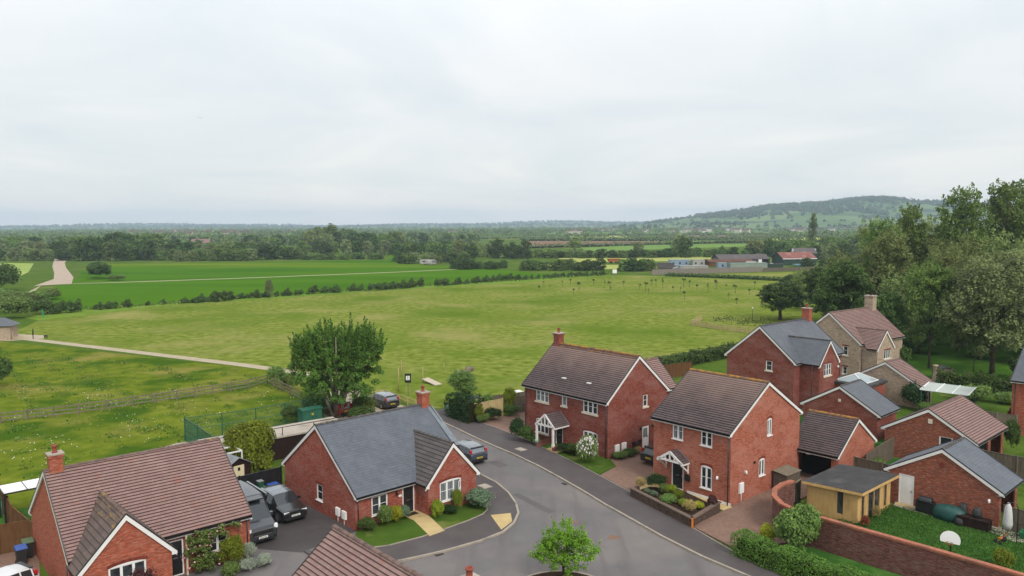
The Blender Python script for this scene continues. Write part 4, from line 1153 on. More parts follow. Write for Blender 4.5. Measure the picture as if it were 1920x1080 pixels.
add_door(G3, startX(.1), -2.7, -1.7, .1, 2.25, MAT['upvc'], letter=False)
boxpart(G3, 'door_step', startX(.1), (-2.75, -1.6, -.5, -.01, 0, .17), MAT['slab'])
boxpart(G3, 'vent', startX(.1), (-.12, .14, -.06, -.002, 3.3, 3.6), MAT['soldier'])
lamp(G3, startX(.1), 2.9, 1.75, MAT['upvc'])
boxpart(G3, 'dark_interior', frontX(-hv), (.5, 3.7, 1.2, 1.25, -.1, 2.3), MAT['dark'])

# ---------------------------------------------------------------- houses cut by the frame
H7, hv = house('detached_house', 'two-storey brick house with slate roof cut off by the right edge of the picture', 'house', (49.3, 73.9), -48.5, 8, 9, 5.05, 3.6,
               MAT['brick'], MAT['slate_far'], .21, .012, MAT['ridge_grey'], {})
downpipe(H7, .35, -hv - .07, 4.9)
H0, hv = house('bungalow', 'brick bungalow with rose-brown roof cut off by the bottom of the picture', 'house', (-8.05, 34.1), -48.5, 10.3, 9.0, 2.4, 3.7,
               MAT['brick'], MAT['tile_pink'], .21, .036, MAT['ridge'], {})
chimney(H0, 9.8, 0, .7, .75, 5.0, 7.05, MAT['brick'])
# ---------------------------------------------------------------- vehicles
def paint(name, c, rough=.3, metal=.3):
    t = NT(name); t.fin(lin(c, .7), rough, .5, metal)
    t.b.inputs['Coat Weight'].default_value = .8; t.b.inputs['Coat Roughness'].default_value = .05
    return t.m
MAT['car_black'] = paint('black_car_paint', (44, 45, 47)); MAT['car_grey'] = paint('dark_grey_car_paint', (66, 68, 73)); MAT['car_blue'] = paint('blue_grey_car_paint', (74, 84, 96))
MAT['car_white'] = paint('white_car_paint', (236, 236, 236), .3, 0); MAT['car_silver_reflect'] = paint('silver_paint_sky_reflection', (136, 142, 148), .2, .6); MAT['car_red'] = paint('red_car_paint', (140, 44, 36)); MAT['car_teal'] = paint('pale_blue_paint', (120, 168, 186))  # silver car; on the other cars' roofs, sky reflection painted in as colour
t = NT('car_glass'); MAT['car_glass'] = t.fin((.02, .024, .028, 1), .04, .8)
t = NT('rubber'); MAT['rubber'] = t.fin((.018, .018, .018, 1), .8, .2)
t = NT('alloy'); MAT['alloy'] = t.fin((.28, .28, .29, 1), .35, .5, .8)
t = NT('headlamp'); MAT['headlamp'] = t.fin((.75, .78, .8, 1), .08, .7)
t = NT('tail_lamp'); MAT['tail_lamp'] = t.fin(lin((190, 36, 44), .8), .2, .5)
t = NT('white_plate'); MAT['plate_w'] = t.fin(lin((236, 236, 230), .85), .4, .4)
t = NT('yellow_plate'); MAT['plate_y'] = t.fin(lin((214, 184, 50), .8), .4, .4)
t = NT('plate_ink'); MAT['ink'] = t.fin((.02, .02, .02, 1), .6, .2)
def car(name, label, cat, loc, yaw, st, paintm, wheels, wr=.34, glass=(2, 6), roofm=None, group=None, front=None, rear=None, width=.92, wscreen=True, trim=True):
    """st: stations along x (front = +x): (x, z_bottom, z_belt, z_top, w_low, w_belt, w_top); glass between stations glass[0]..glass[1]"""
    root = thing(name, label, cat, loc, R(yaw), group)
    rings = []
    for x, zb, zl, zt, wl__, wb, wt_ in st:
        half = [(wl__ * .82, zb), (wl__, zb + .10), (wb * 1.0, zb + (zl - zb) * .55), (wb * .985, zl), (wt_ + (wb * .985 - wt_) * .12, zl + (zt - zl) * .88), (wt_ * .9, zt - .0), (wt_ * .45, zt + .02)]
        rings.append([(x, -y, z) for y, z in half] + [(x, y, z) for y, z in half[::-1]])
    n = 14
    body = MB(); glassm = MB(); roof = MB()
    for i in range(len(rings) - 1):
        for k_ in range(n):
            j = (k_ + 1) % n
            q = [rings[i][k_], rings[i][j], rings[i + 1][j], rings[i + 1][k_]]
            g0, g1 = glass
            side = k_ in (3, 9)
            top = k_ in (4, 5, 6, 7, 8)
            ing = g0 <= i < g1
            if side and g0 < i < g1 - 1 and ing:
                glassm.face(q, smooth=True)
            elif top and ((i == g0 and wscreen) or (i == g1 - 1 and wscreen == True)):
                glassm.face(q, smooth=False)
            elif top and ing:
                roof.face(q, smooth=True)
            else:
                body.face(q, smooth=True)
    body.face([rings[0][k_] for k_ in range(n)]); body.face([rings[-1][k_] for k_ in range(n)][::-1])
    for wx in wheels:             # dark wheel arches
        for sg in (-1, 1):
            c = [(wx + wr * 1.2 * math.cos(a_), sg * (width + .006), wr + wr * 1.2 * math.sin(a_)) for a_ in [math.pi * q / 10 for q in range(11)]]
            body.face(c, 1)
    # pillars between the side windows
    for i in range(glass[0] + 1, glass[1]):
        for sg in (3, 9):
            a_, b_ = Vector(rings[i][sg]), Vector(rings[i][sg + 1])
            body.bar(a_, b_, .07, .03, 0)
    bo = body.build('body', [paintm, MAT['rubber']], root)
    me = bo.data
    if roof.v: roof.build('roof', roofm or paintm, root)
    if glassm.v: glassm.build('window', MAT['car_glass'], root)
    for wx in wheels:
        for sg in (-1, 1):
            w_ = MB(Matrix.Translation((wx, sg * (width - .09), wr)) @ Matrix.Rotation(R(90), 4, 'X'))
            w_.lathe([(wr * .55, -.11), (wr * .93, -.11), (wr, -.07), (wr, .07), (wr * .93, .11), (wr * .55, .11)], (0, 0, 0), 18)
            wh = w_.build('wheel', MAT['rubber'], root)
            rm = MB(Matrix.Translation((wx, sg * (width - .09), wr)) @ Matrix.Rotation(R(90), 4, 'X'))
            rm.lathe([(.02, -.118), (wr * .62, -.118), (wr * .66, -.112), (wr * .66, .112), (wr * .62, .118), (.02, .118)], (0, 0, 0), 14, smooth=False)
            rm.build('rim', MAT['alloy'], wh)
    xf, xr = st[-1][0] if st[-1][0] > st[0][0] else st[0][0], min(st[0][0], st[-1][0])
    for spec in (front or []) + (rear or []):
        nm, m_, q = spec
        mb = MB(); mb.box(*q); o_ = mb.build(nm, MAT[m_], root)
        if nm == 'number_plate':
            y0, y1, z0, z1 = q[2], q[3], q[4], q[5]; X_ = q[1] + .004 if q[0] > 0 else q[0] - .004
            ik = MB(); s_ = (y1 - y0) / 9
            for c in range(7):
                ya = y0 + s_ * (1 + c + (.35 if c > 3 else 0)) - s_ * .2
                ik.box(X_ - .002, X_ + .002, ya, ya + s_ * .55, z0 + .025, z1 - .025)
            ik.build('registration_marks', MAT['ink'], o_)
    if trim:                       # mirrors
        i = glass[0] + 1
        for sg in (-1, 1):
            p = Vector(rings[i][3 if sg < 0 else 10]); mb = MB()
            mb.box(p.x + .02, p.x + .22, min(p.y, p.y + sg * .2), max(p.y, p.y + sg * .2), p.z + .0, p.z + .16)
            mb.build('wing_mirror', paintm, root)
    return root
SUV = [(2.16, .38, .70, .74, .70, .72, .55), (2.08, .26, .82, .90, .82, .84, .68), (1.15, .22, .98, 1.06, .92, .92, .78), (.42, .22, 1.02, 1.60, .93, .93, .70), (-.35, .22, 1.06, 1.66, .93, .93, .70), (-1.15, .22, 1.10, 1.62, .93, .93, .68), (-1.72, .24, 1.14, 1.54, .90, .92, .64), (-2.05, .30, 1.12, 1.16, .84, .88, .62), (-2.16, .42, .95, 1.0, .76, .80, .6)]
HAT = [(2.2, .36, .62, .66, .70, .72, .55), (2.1, .24, .72, .80, .82, .84, .68), (1.2, .20, .88, .95, .90, .90, .76), (.45, .20, .92, 1.44, .91, .91, .66), (-.35, .20, .94, 1.50, .91, .91, .68), (-1.25, .20, .97, 1.48, .91, .91, .67), (-1.85, .22, 1.0, 1.40, .88, .90, .62), (-2.12, .28, .98, 1.02, .84, .87, .60), (-2.2, .40, .84, .9, .78, .82, .6)]
suv_front = [('headlight', 'headlamp', (2.02, 2.13, -.80, -.44, .74, .84)), ('headlight', 'headlamp', (2.02, 2.13, .44, .80, .74, .84)), ('grille', 'black', (2.08, 2.175, -.42, .42, .68, .82)), ('number_plate', 'plate_w', (2.17, 2.19, -.30, .30, .50, .61)), ('bumper', 'black', (2.02, 2.18, -.70, .70, .30, .46))]
suv_rear = [('tail_light', 'tail_lamp', (-2.14, -2.02, -.82, -.5, .94, 1.08)), ('tail_light', 'tail_lamp', (-2.14, -2.02, .5, .82, .94, 1.08)), ('number_plate', 'plate_y', (-2.19, -2.165, -.28, .28, .64, .76)), ('bumper', 'black', (-2.21, -2.05, -.74, .74, .36, .56))]
car('suv', 'black sports utility car parked facing the road against the slate-roofed bungalow', 'car', (-15.75, 51.55, .02), -48, SUV, MAT['car_black'], (1.35, -1.32), .36, (2, 8), MAT['car_silver_reflect'], front=suv_front, rear=suv_rear)
VAN = [(2.75, .40, .80, .86, .78, .82, .70), (2.66, .28, 1.02, 1.10, .92, .95, .82), (2.02, .24, 1.22, 1.32, 1.0, 1.0, .88), (1.30, .24, 1.30, 2.12, 1.02, 1.02, .84), (.7, .24, 1.30, 2.52, 1.02, 1.02, .90), (-.6, .24, 1.32, 2.58, 1.02, 1.02, .92), (-1.7, .24, 1.32, 2.58, 1.02, 1.02, .92), (-2.66, .26, 1.32, 2.52, 1.0, 1.02, .9), (-2.75, .34, 1.3, 2.4, .95, .98, .86)]
van = car('campervan', 'dark grey campervan with chrome-framed grille parked beside the rose-roofed bungalow', 'van', (-17.15, 48.55, .02), -49, VAN, MAT['car_grey'], (1.85, -1.7), .36, (2, 4), None, width=1.02, wscreen='front',
    front=[('headlight', 'headlamp', (2.52, 2.72, -.96, -.72, .86, 1.10)), ('headlight', 'headlamp', (2.52, 2.72, .72, .96, .86, 1.10)), ('grille', 'black', (2.70, 2.775, -.62, .62, .66, .90)), ('chrome_trim', 'metal', (2.72, 2.79, -.72, .72, .91, .96)), ('chrome_trim', 'metal', (2.72, 2.79, -.56, .56, .60, .65)), ('number_plate', 'plate_w', (2.775, 2.79, -.28, .28, .43, .55)), ('bumper', 'black', (2.62, 2.76, -.86, .86, .26, .42)), ('roof_window', 'car_glass', (.75, 1.5, -.6, .6, 2.42, 2.50)), ('awning', 'metal', (-2.2, .9, 1.0, 1.12, 2.38, 2.52))])
hat_rear = [('tail_light', 'tail_lamp', (-2.10, -1.92, -.83, -.66, .80, 1.28)), ('tail_light', 'tail_lamp', (-2.10, -1.92, .66, .83, .80, 1.28)), ('number_plate', 'plate_y', (-2.23, -2.205, -.27, .27, .56, .68)), ('bumper', 'black', (-2.25, -2.10, -.76, .76, .32, .52)), ('spoiler', 'black', (-1.98, -1.78, -.62, .62, 1.40, 1.45)), ('chrome_trim', 'metal', (-2.17, -2.12, -.7, .7, .96, 1.0))]
car('estate_car', 'blue-grey estate car with roof coloured like reflected sky driving up the road past the bungalow gable', 'car', (-4.05, 63.9, .02), 128, HAT, MAT['car_blue'], (1.38, -1.35), .33, (2, 8), MAT['car_silver_reflect'], rear=hat_rear, front=suv_front[:2])
car('parked_car', 'dark hatchback in the gravel car park behind the big tree', 'car', (-14.05, 83.0, .03), 129, HAT, MAT['car_black'], (1.38, -1.35), .33, (2, 8), MAT['car_silver_reflect'], rear=hat_rear)
car('parked_car', 'dark red car almost hidden under the big tree', 'car', (-18.6, 79.6, .03), 140, HAT, MAT['car_red'], (1.38, -1.35), .33, (2, 8), None, rear=hat_rear)
car('parked_car', 'black car with its tail showing on the block-paved drive between two houses', 'car', (12.6, 62.9, .12), 40, HAT, MAT['car_black'], (1.38, -1.35), .33, (2, 8), None, rear=hat_rear)
car('parked_car', 'white car at lower left beside the fenced drive', 'car', (-27.2, 38.9, .04), 240, HAT, MAT['car_white'], (1.38, -1.35), .33, (2, 8), None, rear=hat_rear)


yc = car('parked_car', 'small car parked in the container yard behind the grey board fence', 'car', (68, 318, .03), 10, HAT, MAT['car_silver_reflect'], (1.38, -1.35), .33, (2, 8), None, group='vehicles parked in the container yard')
for i, (x, y, rz) in enumerate([(71.5, 337, 30), (80, 336, 95), (94, 341, 10), (104, 338, 100), (111, 343, 60), (117, 350, 20), (62, 345, 70)]):
    dup(yc, (x, y, .03), rz)
# ---------------------------------------------------------------- fences
def wood(name, a, b, k_=.66):
    return M(name, lin(a, k_), lin(b, k_), 5, 6, .9, .15, st=(1, 1, .25), c3=tuple(x * .6 for x in lin(a, k_)[:3]) + (1,), sc3=1.4, lo3=.58, hi3=.75)
MAT['wood_grey'] = wood('weathered_timber', (150, 138, 118), (120, 110, 94)); MAT['wood_brown'] = wood('brown_fence_timber', (128, 92, 60), (104, 74, 48)); MAT['wood_pale'] = wood('pale_timber', (206, 186, 136), (180, 158, 112), .74)
MAT['wood_yellow'] = wood('new_yellow_timber', (224, 186, 126), (204, 164, 104), .76); MAT['wood_dull'] = wood('dull_fence_timber', (128, 116, 100), (104, 94, 82)); MAT['wood_dark'] = wood('dark_stained_timber', (58, 40, 34), (44, 32, 28))
MAT['green_metal'] = M('green_paint_metal', lin((50, 112, 88), .66), lin((42, 98, 76), .66), 2, 4, .5, .4); MAT['twig'] = M('twigs', lin((62, 60, 38), .55), lin((46, 46, 30), .55), 6, 4, .95, .1)
def along(pts, step):
    out = []; acc = 0
    for (x0, y0), (x1, y1) in zip(pts[:-1], pts[1:]):
        L = math.hypot(x1 - x0, y1 - y0); n = max(1, round(L / step))
        out += [(x0 + (x1 - x0) * i / n, y0 + (y1 - y0) * i / n) for i in range(n)]
    return out + [pts[-1]]
def rail_fence(name, label, pts, step=2.7, h=1.2, rails=(.35, .72, 1.08), mat='wood_grey', pw=.12, group=None):
    P = along(pts, step); c = P[len(P) // 2]
    root = thing(name, label, 'fence', (c[0], c[1], 0), group=group)
    rng = random.Random(len(P))
    for i, (x, y) in enumerate(P):
        mb = MB(); hh = h * (1 + rng.uniform(-.04, .04)); mb.box(x - c[0] - pw / 2, x - c[0] + pw / 2, y - c[1] - pw / 2, y - c[1] + pw / 2, -.1, hh); mb.build('post', MAT[mat], root)
    for z in rails:
        mb = MB()
        for a, b in zip(P[:-1], P[1:]):
            mb.bar((a[0] - c[0], a[1] - c[1], z + rng.uniform(-.03, .03)), (b[0] - c[0], b[1] - c[1], z + rng.uniform(-.03, .03)), .045, .13)
        mb.build('rail', MAT[mat], root)
    return root
rail_fence('post_and_rail_fence', 'weathered post and rail fence crossing the meadow to the big tree', [(-62, 70.5), (-50.9, 76.1), (-45.0, 79.6), (-41.2, 83.2), (-37.6, 86.0), (-34.7, 88.9), (-31.6, 92.0), (-30.3, 95.2), (-27.5, 91.0), (-25.5, 88.3), (-23.4, 85.2)])
rail_fence('post_and_rail_fence', 'low pale rail fence along the gravel car park behind the slate chimney', [(-16.6, 85.4), (-14.6, 87.2), (-12.4, 84.4), (-10.2, 81.4)], 2.0, .9, (.45, .85), 'wood_pale', .1)
rail_fence('post_and_rail_fence', 'far post and rail fence between the playing field and the paddock', [(58, 289), (70, 280.5), (82, 271.2), (96.5, 258), (106, 248), (114, 238)], 3.4, 1.2, (.4, .8, 1.15))
MAT['wood_yard'] = wood('bleached_fence_timber', (160, 150, 138), (138, 128, 118), .62)
def panel_fence(name, label, pts, h, mat, step=1.85, th=.05, z=0, posts=True, slats=True, cap=True, group=None):
    P = along(pts, step); c = P[len(P) // 2]; rng = random.Random(int(abs(c[0]) * 10))
    root = thing(name, label, 'fence', (c[0], c[1], z), group=group)
    for i, (a, b) in enumerate(zip(P[:-1], P[1:])):
        mb = MB(); L = math.hypot(b[0] - a[0], b[1] - a[1]); dx, dy = (b[0] - a[0]) / L, (b[1] - a[1]) / L
        n = max(1, int(L / .14)) if slats else 1
        for k_ in range(n):
            o = (k_ % 2) * .012
            p = (a[0] - c[0] + dx * L * k_ / n - dy * o, a[1] - c[1] + dy * L * k_ / n + dx * o); q = (a[0] - c[0] + dx * (L * (k_ + 1) / n + .01) - dy * o, a[1] - c[1] + dy * (L * (k_ + 1) / n + .01) + dx * o)
            hh = h + rng.uniform(-.015, .015)
            mb.bar((p[0], p[1], hh / 2), (q[0], q[1], hh / 2), .022, hh)
        if cap:
            mb.bar((a[0] - c[0], a[1] - c[1], h + .02), (b[0] - c[0], b[1] - c[1], h + .02), .07, .04)
            mb.bar((a[0] - c[0], a[1] - c[1], h * .5), (b[0] - c[0], b[1] - c[1], h * .5), .07, .08)
        mb.build('panel', MAT[mat], root)
    if posts:
        for x, y in P:
            mb = MB(); mb.box(x - c[0] - .06, x - c[0] + .06, y - c[1] - .06, y - c[1] + .06, -.1, h + .09); mb.build('post', MAT[mat], root)
    return root
panel_fence('panel_fence', 'brown timber fence beside the left gable of the rose-roofed bungalow', [(-38.5, 55.2), (-36.1, 53.4), (-32.0, 48.4), (-29.0, 45.6), (-27.9, 44.6)], 1.8, 'wood_brown')
panel_fence('panel_fence', 'brown timber fence running left behind the wheelie bins', [(-29.4, 46.0), (-30.7, 45.2), (-34, 43.2)], 1.8, 'wood_brown')
panel_fence('panel_fence', 'black boarded fence between the two bungalows behind the parked cars', [(-20.9, 52.6), (-19.4, 54.0), (-17.1, 56.2)], 1.8, 'black')
ls = thing('long_shed', 'long low dark shed with pale flat roof between the bamboo and the mesh fence', 'shed', (-21.2, 63.9, 0), R(39)); mb = MB(); mb.box(-4.2, 7.6, -1.0, 2.1, -.1, 1.85); mb.build('wall', MAT['wood_dark'], ls); mb = MB(); mb.box(-4.35, 7.75, -1.15, 2.25, 1.852, 2.0); mb.build('roof', MAT['concrete'], ls); mb = MB()
for i in range(5): mb.box(-4.0 + i * 2.8, -3.95 + i * 2.8, -1.05, -1.0, 2.002, 2.7)
mb.box(-4.0, 7.25, -1.05, -1.0, 2.68, 2.73); mb.build('rail', MAT['black'], ls)
panel_fence('panel_fence', 'pale lapped board fence between the dark hedge and the left brick drive', [(-3.75, 76.0), (-2.4, 77.0), (-1.0, 78.2)], 1.85, 'wood_pale')
panel_fence('panel_fence', 'woven grey fence panel beside the porch house behind the drive', [(-.3, 79.3), (1.5, 80.2), (4.6, 80.6)], 1.75, 'wood_dull')
panel_fence('picket_fence', 'thin open picket fence behind the white garden table', [(-3.6, 81.4), (-1.4, 83.0), (1.6, 84.6)], 1.2, 'wood_dull', posts=True, slats=True, cap=False)
panel_fence('panel_fence', 'grey board fence between the open garage and the slate garage', [(26.0, 58.1), (27.4, 56.5), (28.4, 55.2)], 1.8, 'wood_dull')
panel_fence('panel_fence', 'grey board fence running back beside the mottled brick double garage', [(27.2, 58.6), (28.9, 60.6), (31.6, 63.4)], 1.8, 'wood_dull')
panel_fence('panel_fence', 'grey board fence at the right end of the walled lawn', [(31.2, 48.1), (32.1, 47.0), (34.6, 44.4)], 1.65, 'wood_dull')
panel_fence('panel_fence', 'grey board fence to the right of the double garage bays', [(36.8, 59.7), (38.4, 58.0), (41.5, 54.8)], 1.8, 'wood_dull')
panel_fence('panel_fence', 'weathered fence panels left of the house at the right edge', [(44.2, 72.8), (45.3, 71.6), (46.5, 70.6)], 1.8, 'wood_grey')
panel_fence('panel_fence', 'sloping brown fence behind the house at the right edge', [(46.6, 72.0), (48.6, 74.6), (51.4, 77.9)], 1.8, 'wood_brown')
panel_fence('panel_fence', 'reddish fence panels between the hedge and the roofs of the two-storey houses', [(18.6, 97.0), (20.4, 98.0), (23.2, 99.6)], 1.7, 'wood_brown')
panel_fence('panel_fence', 'low new timber edging beside the slate garage lawn', [(34.2, 68.0), (36.5, 70.8)], .5, 'wood_pale')
# green mesh security fence
def mesh_fence(label, pts, h=2.1):
    P = along(pts, 3.0); c = P[len(P) // 2]; root = thing('mesh_fence', label, 'fence', (c[0], c[1], 0))
    for x, y in P:
        mb = MB(); mb.box(x - c[0] - .04, x - c[0] + .04, y - c[1] - .04, y - c[1] + .04, -.1, h + .06); mb.build('post', MAT['green_metal'], root)
    for a, b in zip(P[:-1], P[1:]):
        mb = MB(); L = math.hypot(b[0] - a[0], b[1] - a[1]); dx, dy = (b[0] - a[0]) / L, (b[1] - a[1]) / L
        n = int(L / .085)
        for k_ in range(1, n):
            x, y = a[0] - c[0] + dx * L * k_ / n, a[1] - c[1] + dy * L * k_ / n
            mb.bar((x, y, .03), (x, y, h), .014, .014, 0, (dx, dy, 0))
        for z in (.05, h * .5, h):
            mb.bar((a[0] - c[0], a[1] - c[1], z), (b[0] - c[0], b[1] - c[1], z), .055, .055)
        mb.build('mesh_panel', MAT['green_metal'], root)
mesh_fence('green wire mesh fence along the concrete path behind the bungalows', [(-29.9, 69.8), (-27.1, 71.4), (-24.6, 73.4), (-22.4, 75.6), (-20.2, 77.4), (-18, 78.2)])
mesh_fence('green wire mesh fence turning back towards the rose-roofed bungalow', [(-29.9, 69.8), (-27.6, 67.0), (-25.3, 64.0)])
# boarded pen in the field
rail_fence('paddock_pen', 'low pale rail enclosure on the mown field near the round tree', [(38.4, 156.6), (34.4, 148.4), (38.9, 141.0), (44.5, 134.2), (48.5, 130)], 2.2, 1.1, (.15, .33, .51, .69, 1.05), 'wood_pale', .1)
panel_fence('yard_fence', 'long grey board fence in front of the container yard', [(53, 294.5), (64, 299.5), (81, 304), (94, 309), (100, 311)], 2.0, 'wood_yard', 4.0, slats=False)
panel_fence('yard_fence', 'old brown fence in front of the red-roofed barn', [(100.5, 311), (117, 316), (140, 322), (160, 330)], 1.5, 'wood_dull', 4.0, slats=False)

# ---------------------------------------------------------------- garden walls
def wall_run(name, label, pts, h, th, brick, cap, capm, z0=0):
    root = thing(name, label, 'wall', (pts[0][0], pts[0][1], 0)); o = pts[0]
    P = [Vector((x - o[0], y - o[1])) for x, y in pts]; n_ = []
    for i in range(len(P)):
        d = (P[min(i + 1, len(P) - 1)] - P[max(i - 1, 0)]).normalized(); n_.append(Vector((-d.y, d.x)))
    def run(mb, w, za, zb):
        rings = [[(P[i].x - n_[i].x * w / 2, P[i].y - n_[i].y * w / 2, za), (P[i].x - n_[i].x * w / 2, P[i].y - n_[i].y * w / 2, zb), (P[i].x + n_[i].x * w / 2, P[i].y + n_[i].y * w / 2, zb), (P[i].x + n_[i].x * w / 2, P[i].y + n_[i].y * w / 2, za)] for i in range(len(P))]
        mb.loft(rings, close=True, smooth=False)
    mb = MB(); run(mb, th, z0 - .1, h); mb.build('wall', brick, root)
    c = MB(); run(c, th + .05, h, h + .07); run(c, th + .11, h + .07, h + .17); c.build('coping', capm, root)
    return root
MAT['coping'] = M('brick_coping', lin((196, 128, 102), .68), lin((168, 100, 78), .66), 6, 5, .85, .2, c3=lin((150, 104, 86), .64), sc3=.8, lo3=.5, hi3=.7)
MAT['brick_dark'] = brick_mat('purple_brick', lin((142, 82, 70), .62), lin((108, 58, 52), .6), lin((134, 110, 98), .58), lin((146, 116, 110), .6), .48, .72, .7)
MAT['brick_brown'] = brick_mat('brown_brick', lin((108, 84, 72), .6), lin((86, 66, 58), .58), lin((120, 104, 92), .55), lin((126, 106, 94), .6))
curve = [(19.1, 51.9), (18.2, 51.3), (17.3, 50.2), (16.85, 48.9), (16.85, 47.6), (17.3, 46.5), (18.0, 45.7)]
wall_run('garden_wall', 'tall brick garden wall with curved end and orange coping around the lawn', curve + [(20.0, 43.5), (22.8, 40.5), (25.4, 37.6), (29, 33.5)], 1.95, .23, MAT['brick_dark'], .3, MAT['coping'])
pl = thing('raised_planter', 'low brown brick planter bed in front of the bracketed-canopy house', 'planter', (8.6, 54.9, 0))
mb = MB()
for a, b in (((8.55, 54.6), (11.55, 48.9)), ((11.55, 48.9), (14.0, 51.7)), ((8.55, 54.6), (9.1, 55.1))):
    mb.bar((a[0] - 8.6, a[1] - 54.9, .28), (b[0] - 8.6, b[1] - 54.9, .28), .26, .7)
mb.build('wall', MAT['brick_brown'], pl)
mb = MB()
for a, b in (((8.5, 54.7), (11.55, 48.8)), ((11.55, 48.8), (14.1, 51.8))):
    mb.bar((a[0] - 8.6, a[1] - 54.9, .67), (b[0] - 8.6, b[1] - 54.9, .67), .32, .08)
mb.build('coping', M('planter_coping', lin((136, 116, 102), .62), lin((112, 94, 84), .62), 5, 5, .9, .2), pl)
mb = MB(); mb.prism([(8.7 - 8.6, 54.6 - 54.9), (11.55 - 8.6, 49.1 - 54.9), (13.8 - 8.6, 51.7 - 54.9), (12.0 - 8.6, 55.2 - 54.9), (10.0 - 8.6, 55.6 - 54.9)], 0, .42); mb.build('soil', MAT['soil'], pl)
tag(boxpart(None, 'reflector_post', Matrix.Translation((11.53, 48.66, 0)) @ Matrix.Rotation(R(-5), 4, 'Z'), (-.06, .06, -.05, .03, .1, .72), M('orange_plastic', lin((226, 132, 48), .8), lin((200, 108, 36), .8), 14, 2, .5, .4, st=(.01, .01, 1))), 'orange striped marker on the planter corner', 'marker')

# ---------------------------------------------------------------- sheds and outbuildings
sh = thing('summer_house', 'yellow timber garden room with flat dark felt roof behind the garden wall', 'garden room', (22.35, 49.2, 0), R(41.5))
W_, D_ = 5.0, 3.45
ops_f = [(.55, .95, .25, 1.95), (1.55, 2.35, .1, 2.0), (2.45, 3.25, .1, 2.0), (3.95, 4.35, .25, 1.95)]
mb = MB(); mb.X = Matrix.Identity(4); wall_face(mb, 0, W_, 2.12, ops_f, depth=.06)
mb.X = Matrix.Rotation(R(-90), 4, 'Z'); wall_face(mb, -D_, 0, 2.02, [(-1.35, -.95, .45, 1.95)], [(.0, -1, 2.02)], depth=.06)
mb.X = Matrix.Translation((W_, 0, 0)) @ Matrix.Rotation(R(90), 4, 'Z'); wall_face(mb, 0, D_, 2.02, [], depth=.06)
mb.X = Matrix.Translation((0, D_, 0)) @ Matrix.Rotation(R(180), 4, 'Z'); wall_face(mb, -W_, 0, 1.95, [], depth=.06)
mb.X = Matrix.Identity(4)
for i in range(14):               # lapped boards
    z = .08 + i * .145
    if z + .118 > .45 and z < 1.95:
        mb.box(-.022, -.002, .06, .93, z, z + .118); mb.box(-.022, -.002, 1.37, D_, z, z + .118)
    else:
        mb.box(-.022, -.002, .06, D_, z, z + .118)
mb.box(-.03, .06, -.03, .06, 0, 2.08)
mb.build('wall', MAT['wood_yellow'], sh)
for (a, b, c, d) in ops_f:
    q = MB(); q.box(a + .002, b - .002, .03, .05, c + .002, d - .002); q.build('window', MAT['glass'], sh)
    q = MB(); q.box(a - .06, a - .001, -.03, -.002, c - .05, d + .05); q.box(b + .001, b + .06, -.03, -.002, c - .05, d + .05); q.build('window_trim', MAT['wood_yellow'], sh)
q = MB(Matrix.Rotation(R(-90), 4, 'Z')); q.box(-1.348, -.952, .03, .05, .452, 1.948); q.build('window', MAT['glass'], sh)
rf = MB(); rf.loft([[(-.3, -.45, 2.12), (W_ + .3, -.45, 2.12), (W_ + .3, -.45, 2.30), (-.3, -.45, 2.30)], [(-.3, D_ + .25, 1.92), (W_ + .3, D_ + .25, 1.92), (W_ + .3, D_ + .25, 2.10), (-.3, D_ + .25, 2.10)]], close=True, smooth=False); rf_o = rf.build('fascia', MAT['wood_yellow'], sh)
rf = MB(); rf.loft([[(-.28, -.43, 2.302), (W_ + .28, -.43, 2.302), (W_ + .28, -.43, 2.325), (-.28, -.43, 2.325)], [(-.28, D_ + .23, 2.102), (W_ + .28, D_ + .23, 2.102), (W_ + .28, D_ + .23, 2.125), (-.28, D_ + .23, 2.125)]], close=True, smooth=False)
for i in (1, 2):
    rf.bar((-.28, -.43 + i * 1.4, 2.328 - .2 * i * 1.4 / 4.1), (W_ + .28, -.43 + i * 1.4, 2.328 - .2 * i * 1.4 / 4.1), .08, .012)
MAT['felt'] = M('roof_felt', lin((86, 84, 84), .62), lin((72, 71, 72), .62), 2, 7, .92, .2, c3=lin((104, 102, 100), .62), sc3=.6, lo3=.5, hi3=.7)
rf.build('roof', MAT['felt'], sh)
bs = thing('bin_store', 'grey slatted wooden store with lid against the bracketed-canopy house', 'store', (20.15, 56.0, .11), R(41.4))
mb = MB()
for i in range(10):
    mb.box(-.95, .95, -.55, -.52, .04 + i * .125, .14 + i * .125); mb.box(-.95, -.92, -.52, .5, .04 + i * .125, .14 + i * .125); mb.box(.92, .95, -.52, .5, .04 + i * .125, .14 + i * .125)
mb.box(-.92, .92, .46, .5, 0, 1.3); mb.build('slatted_sides', MAT['wood_dull'], bs)
mb = MB(); mb.loft([[(-1.02, -.64, 1.27), (1.02, -.64, 1.27), (1.02, -.64, 1.31), (-1.02, -.64, 1.31)], [(-1.02, .58, 1.42), (1.02, .58, 1.42), (1.02, .58, 1.46), (-1.02, .58, 1.46)]], close=True, smooth=False); mb.build('lid', MAT['wood_grey'], bs)
gt = thing('garden_gate', 'dark boarded gate between the curved wall and the yellow garden room', 'gate', (19.35, 52.0, .1), R(50))
mb = MB(); mb.box(0, .95, -.02, .02, .05, 1.75); mb.build('leaf', MAT['black'], gt); mb = MB(); mb.box(-.06, 1.0, -.04, .04, 1.78, 1.84); mb.build('top_rail', MAT['wood_grey'], gt)
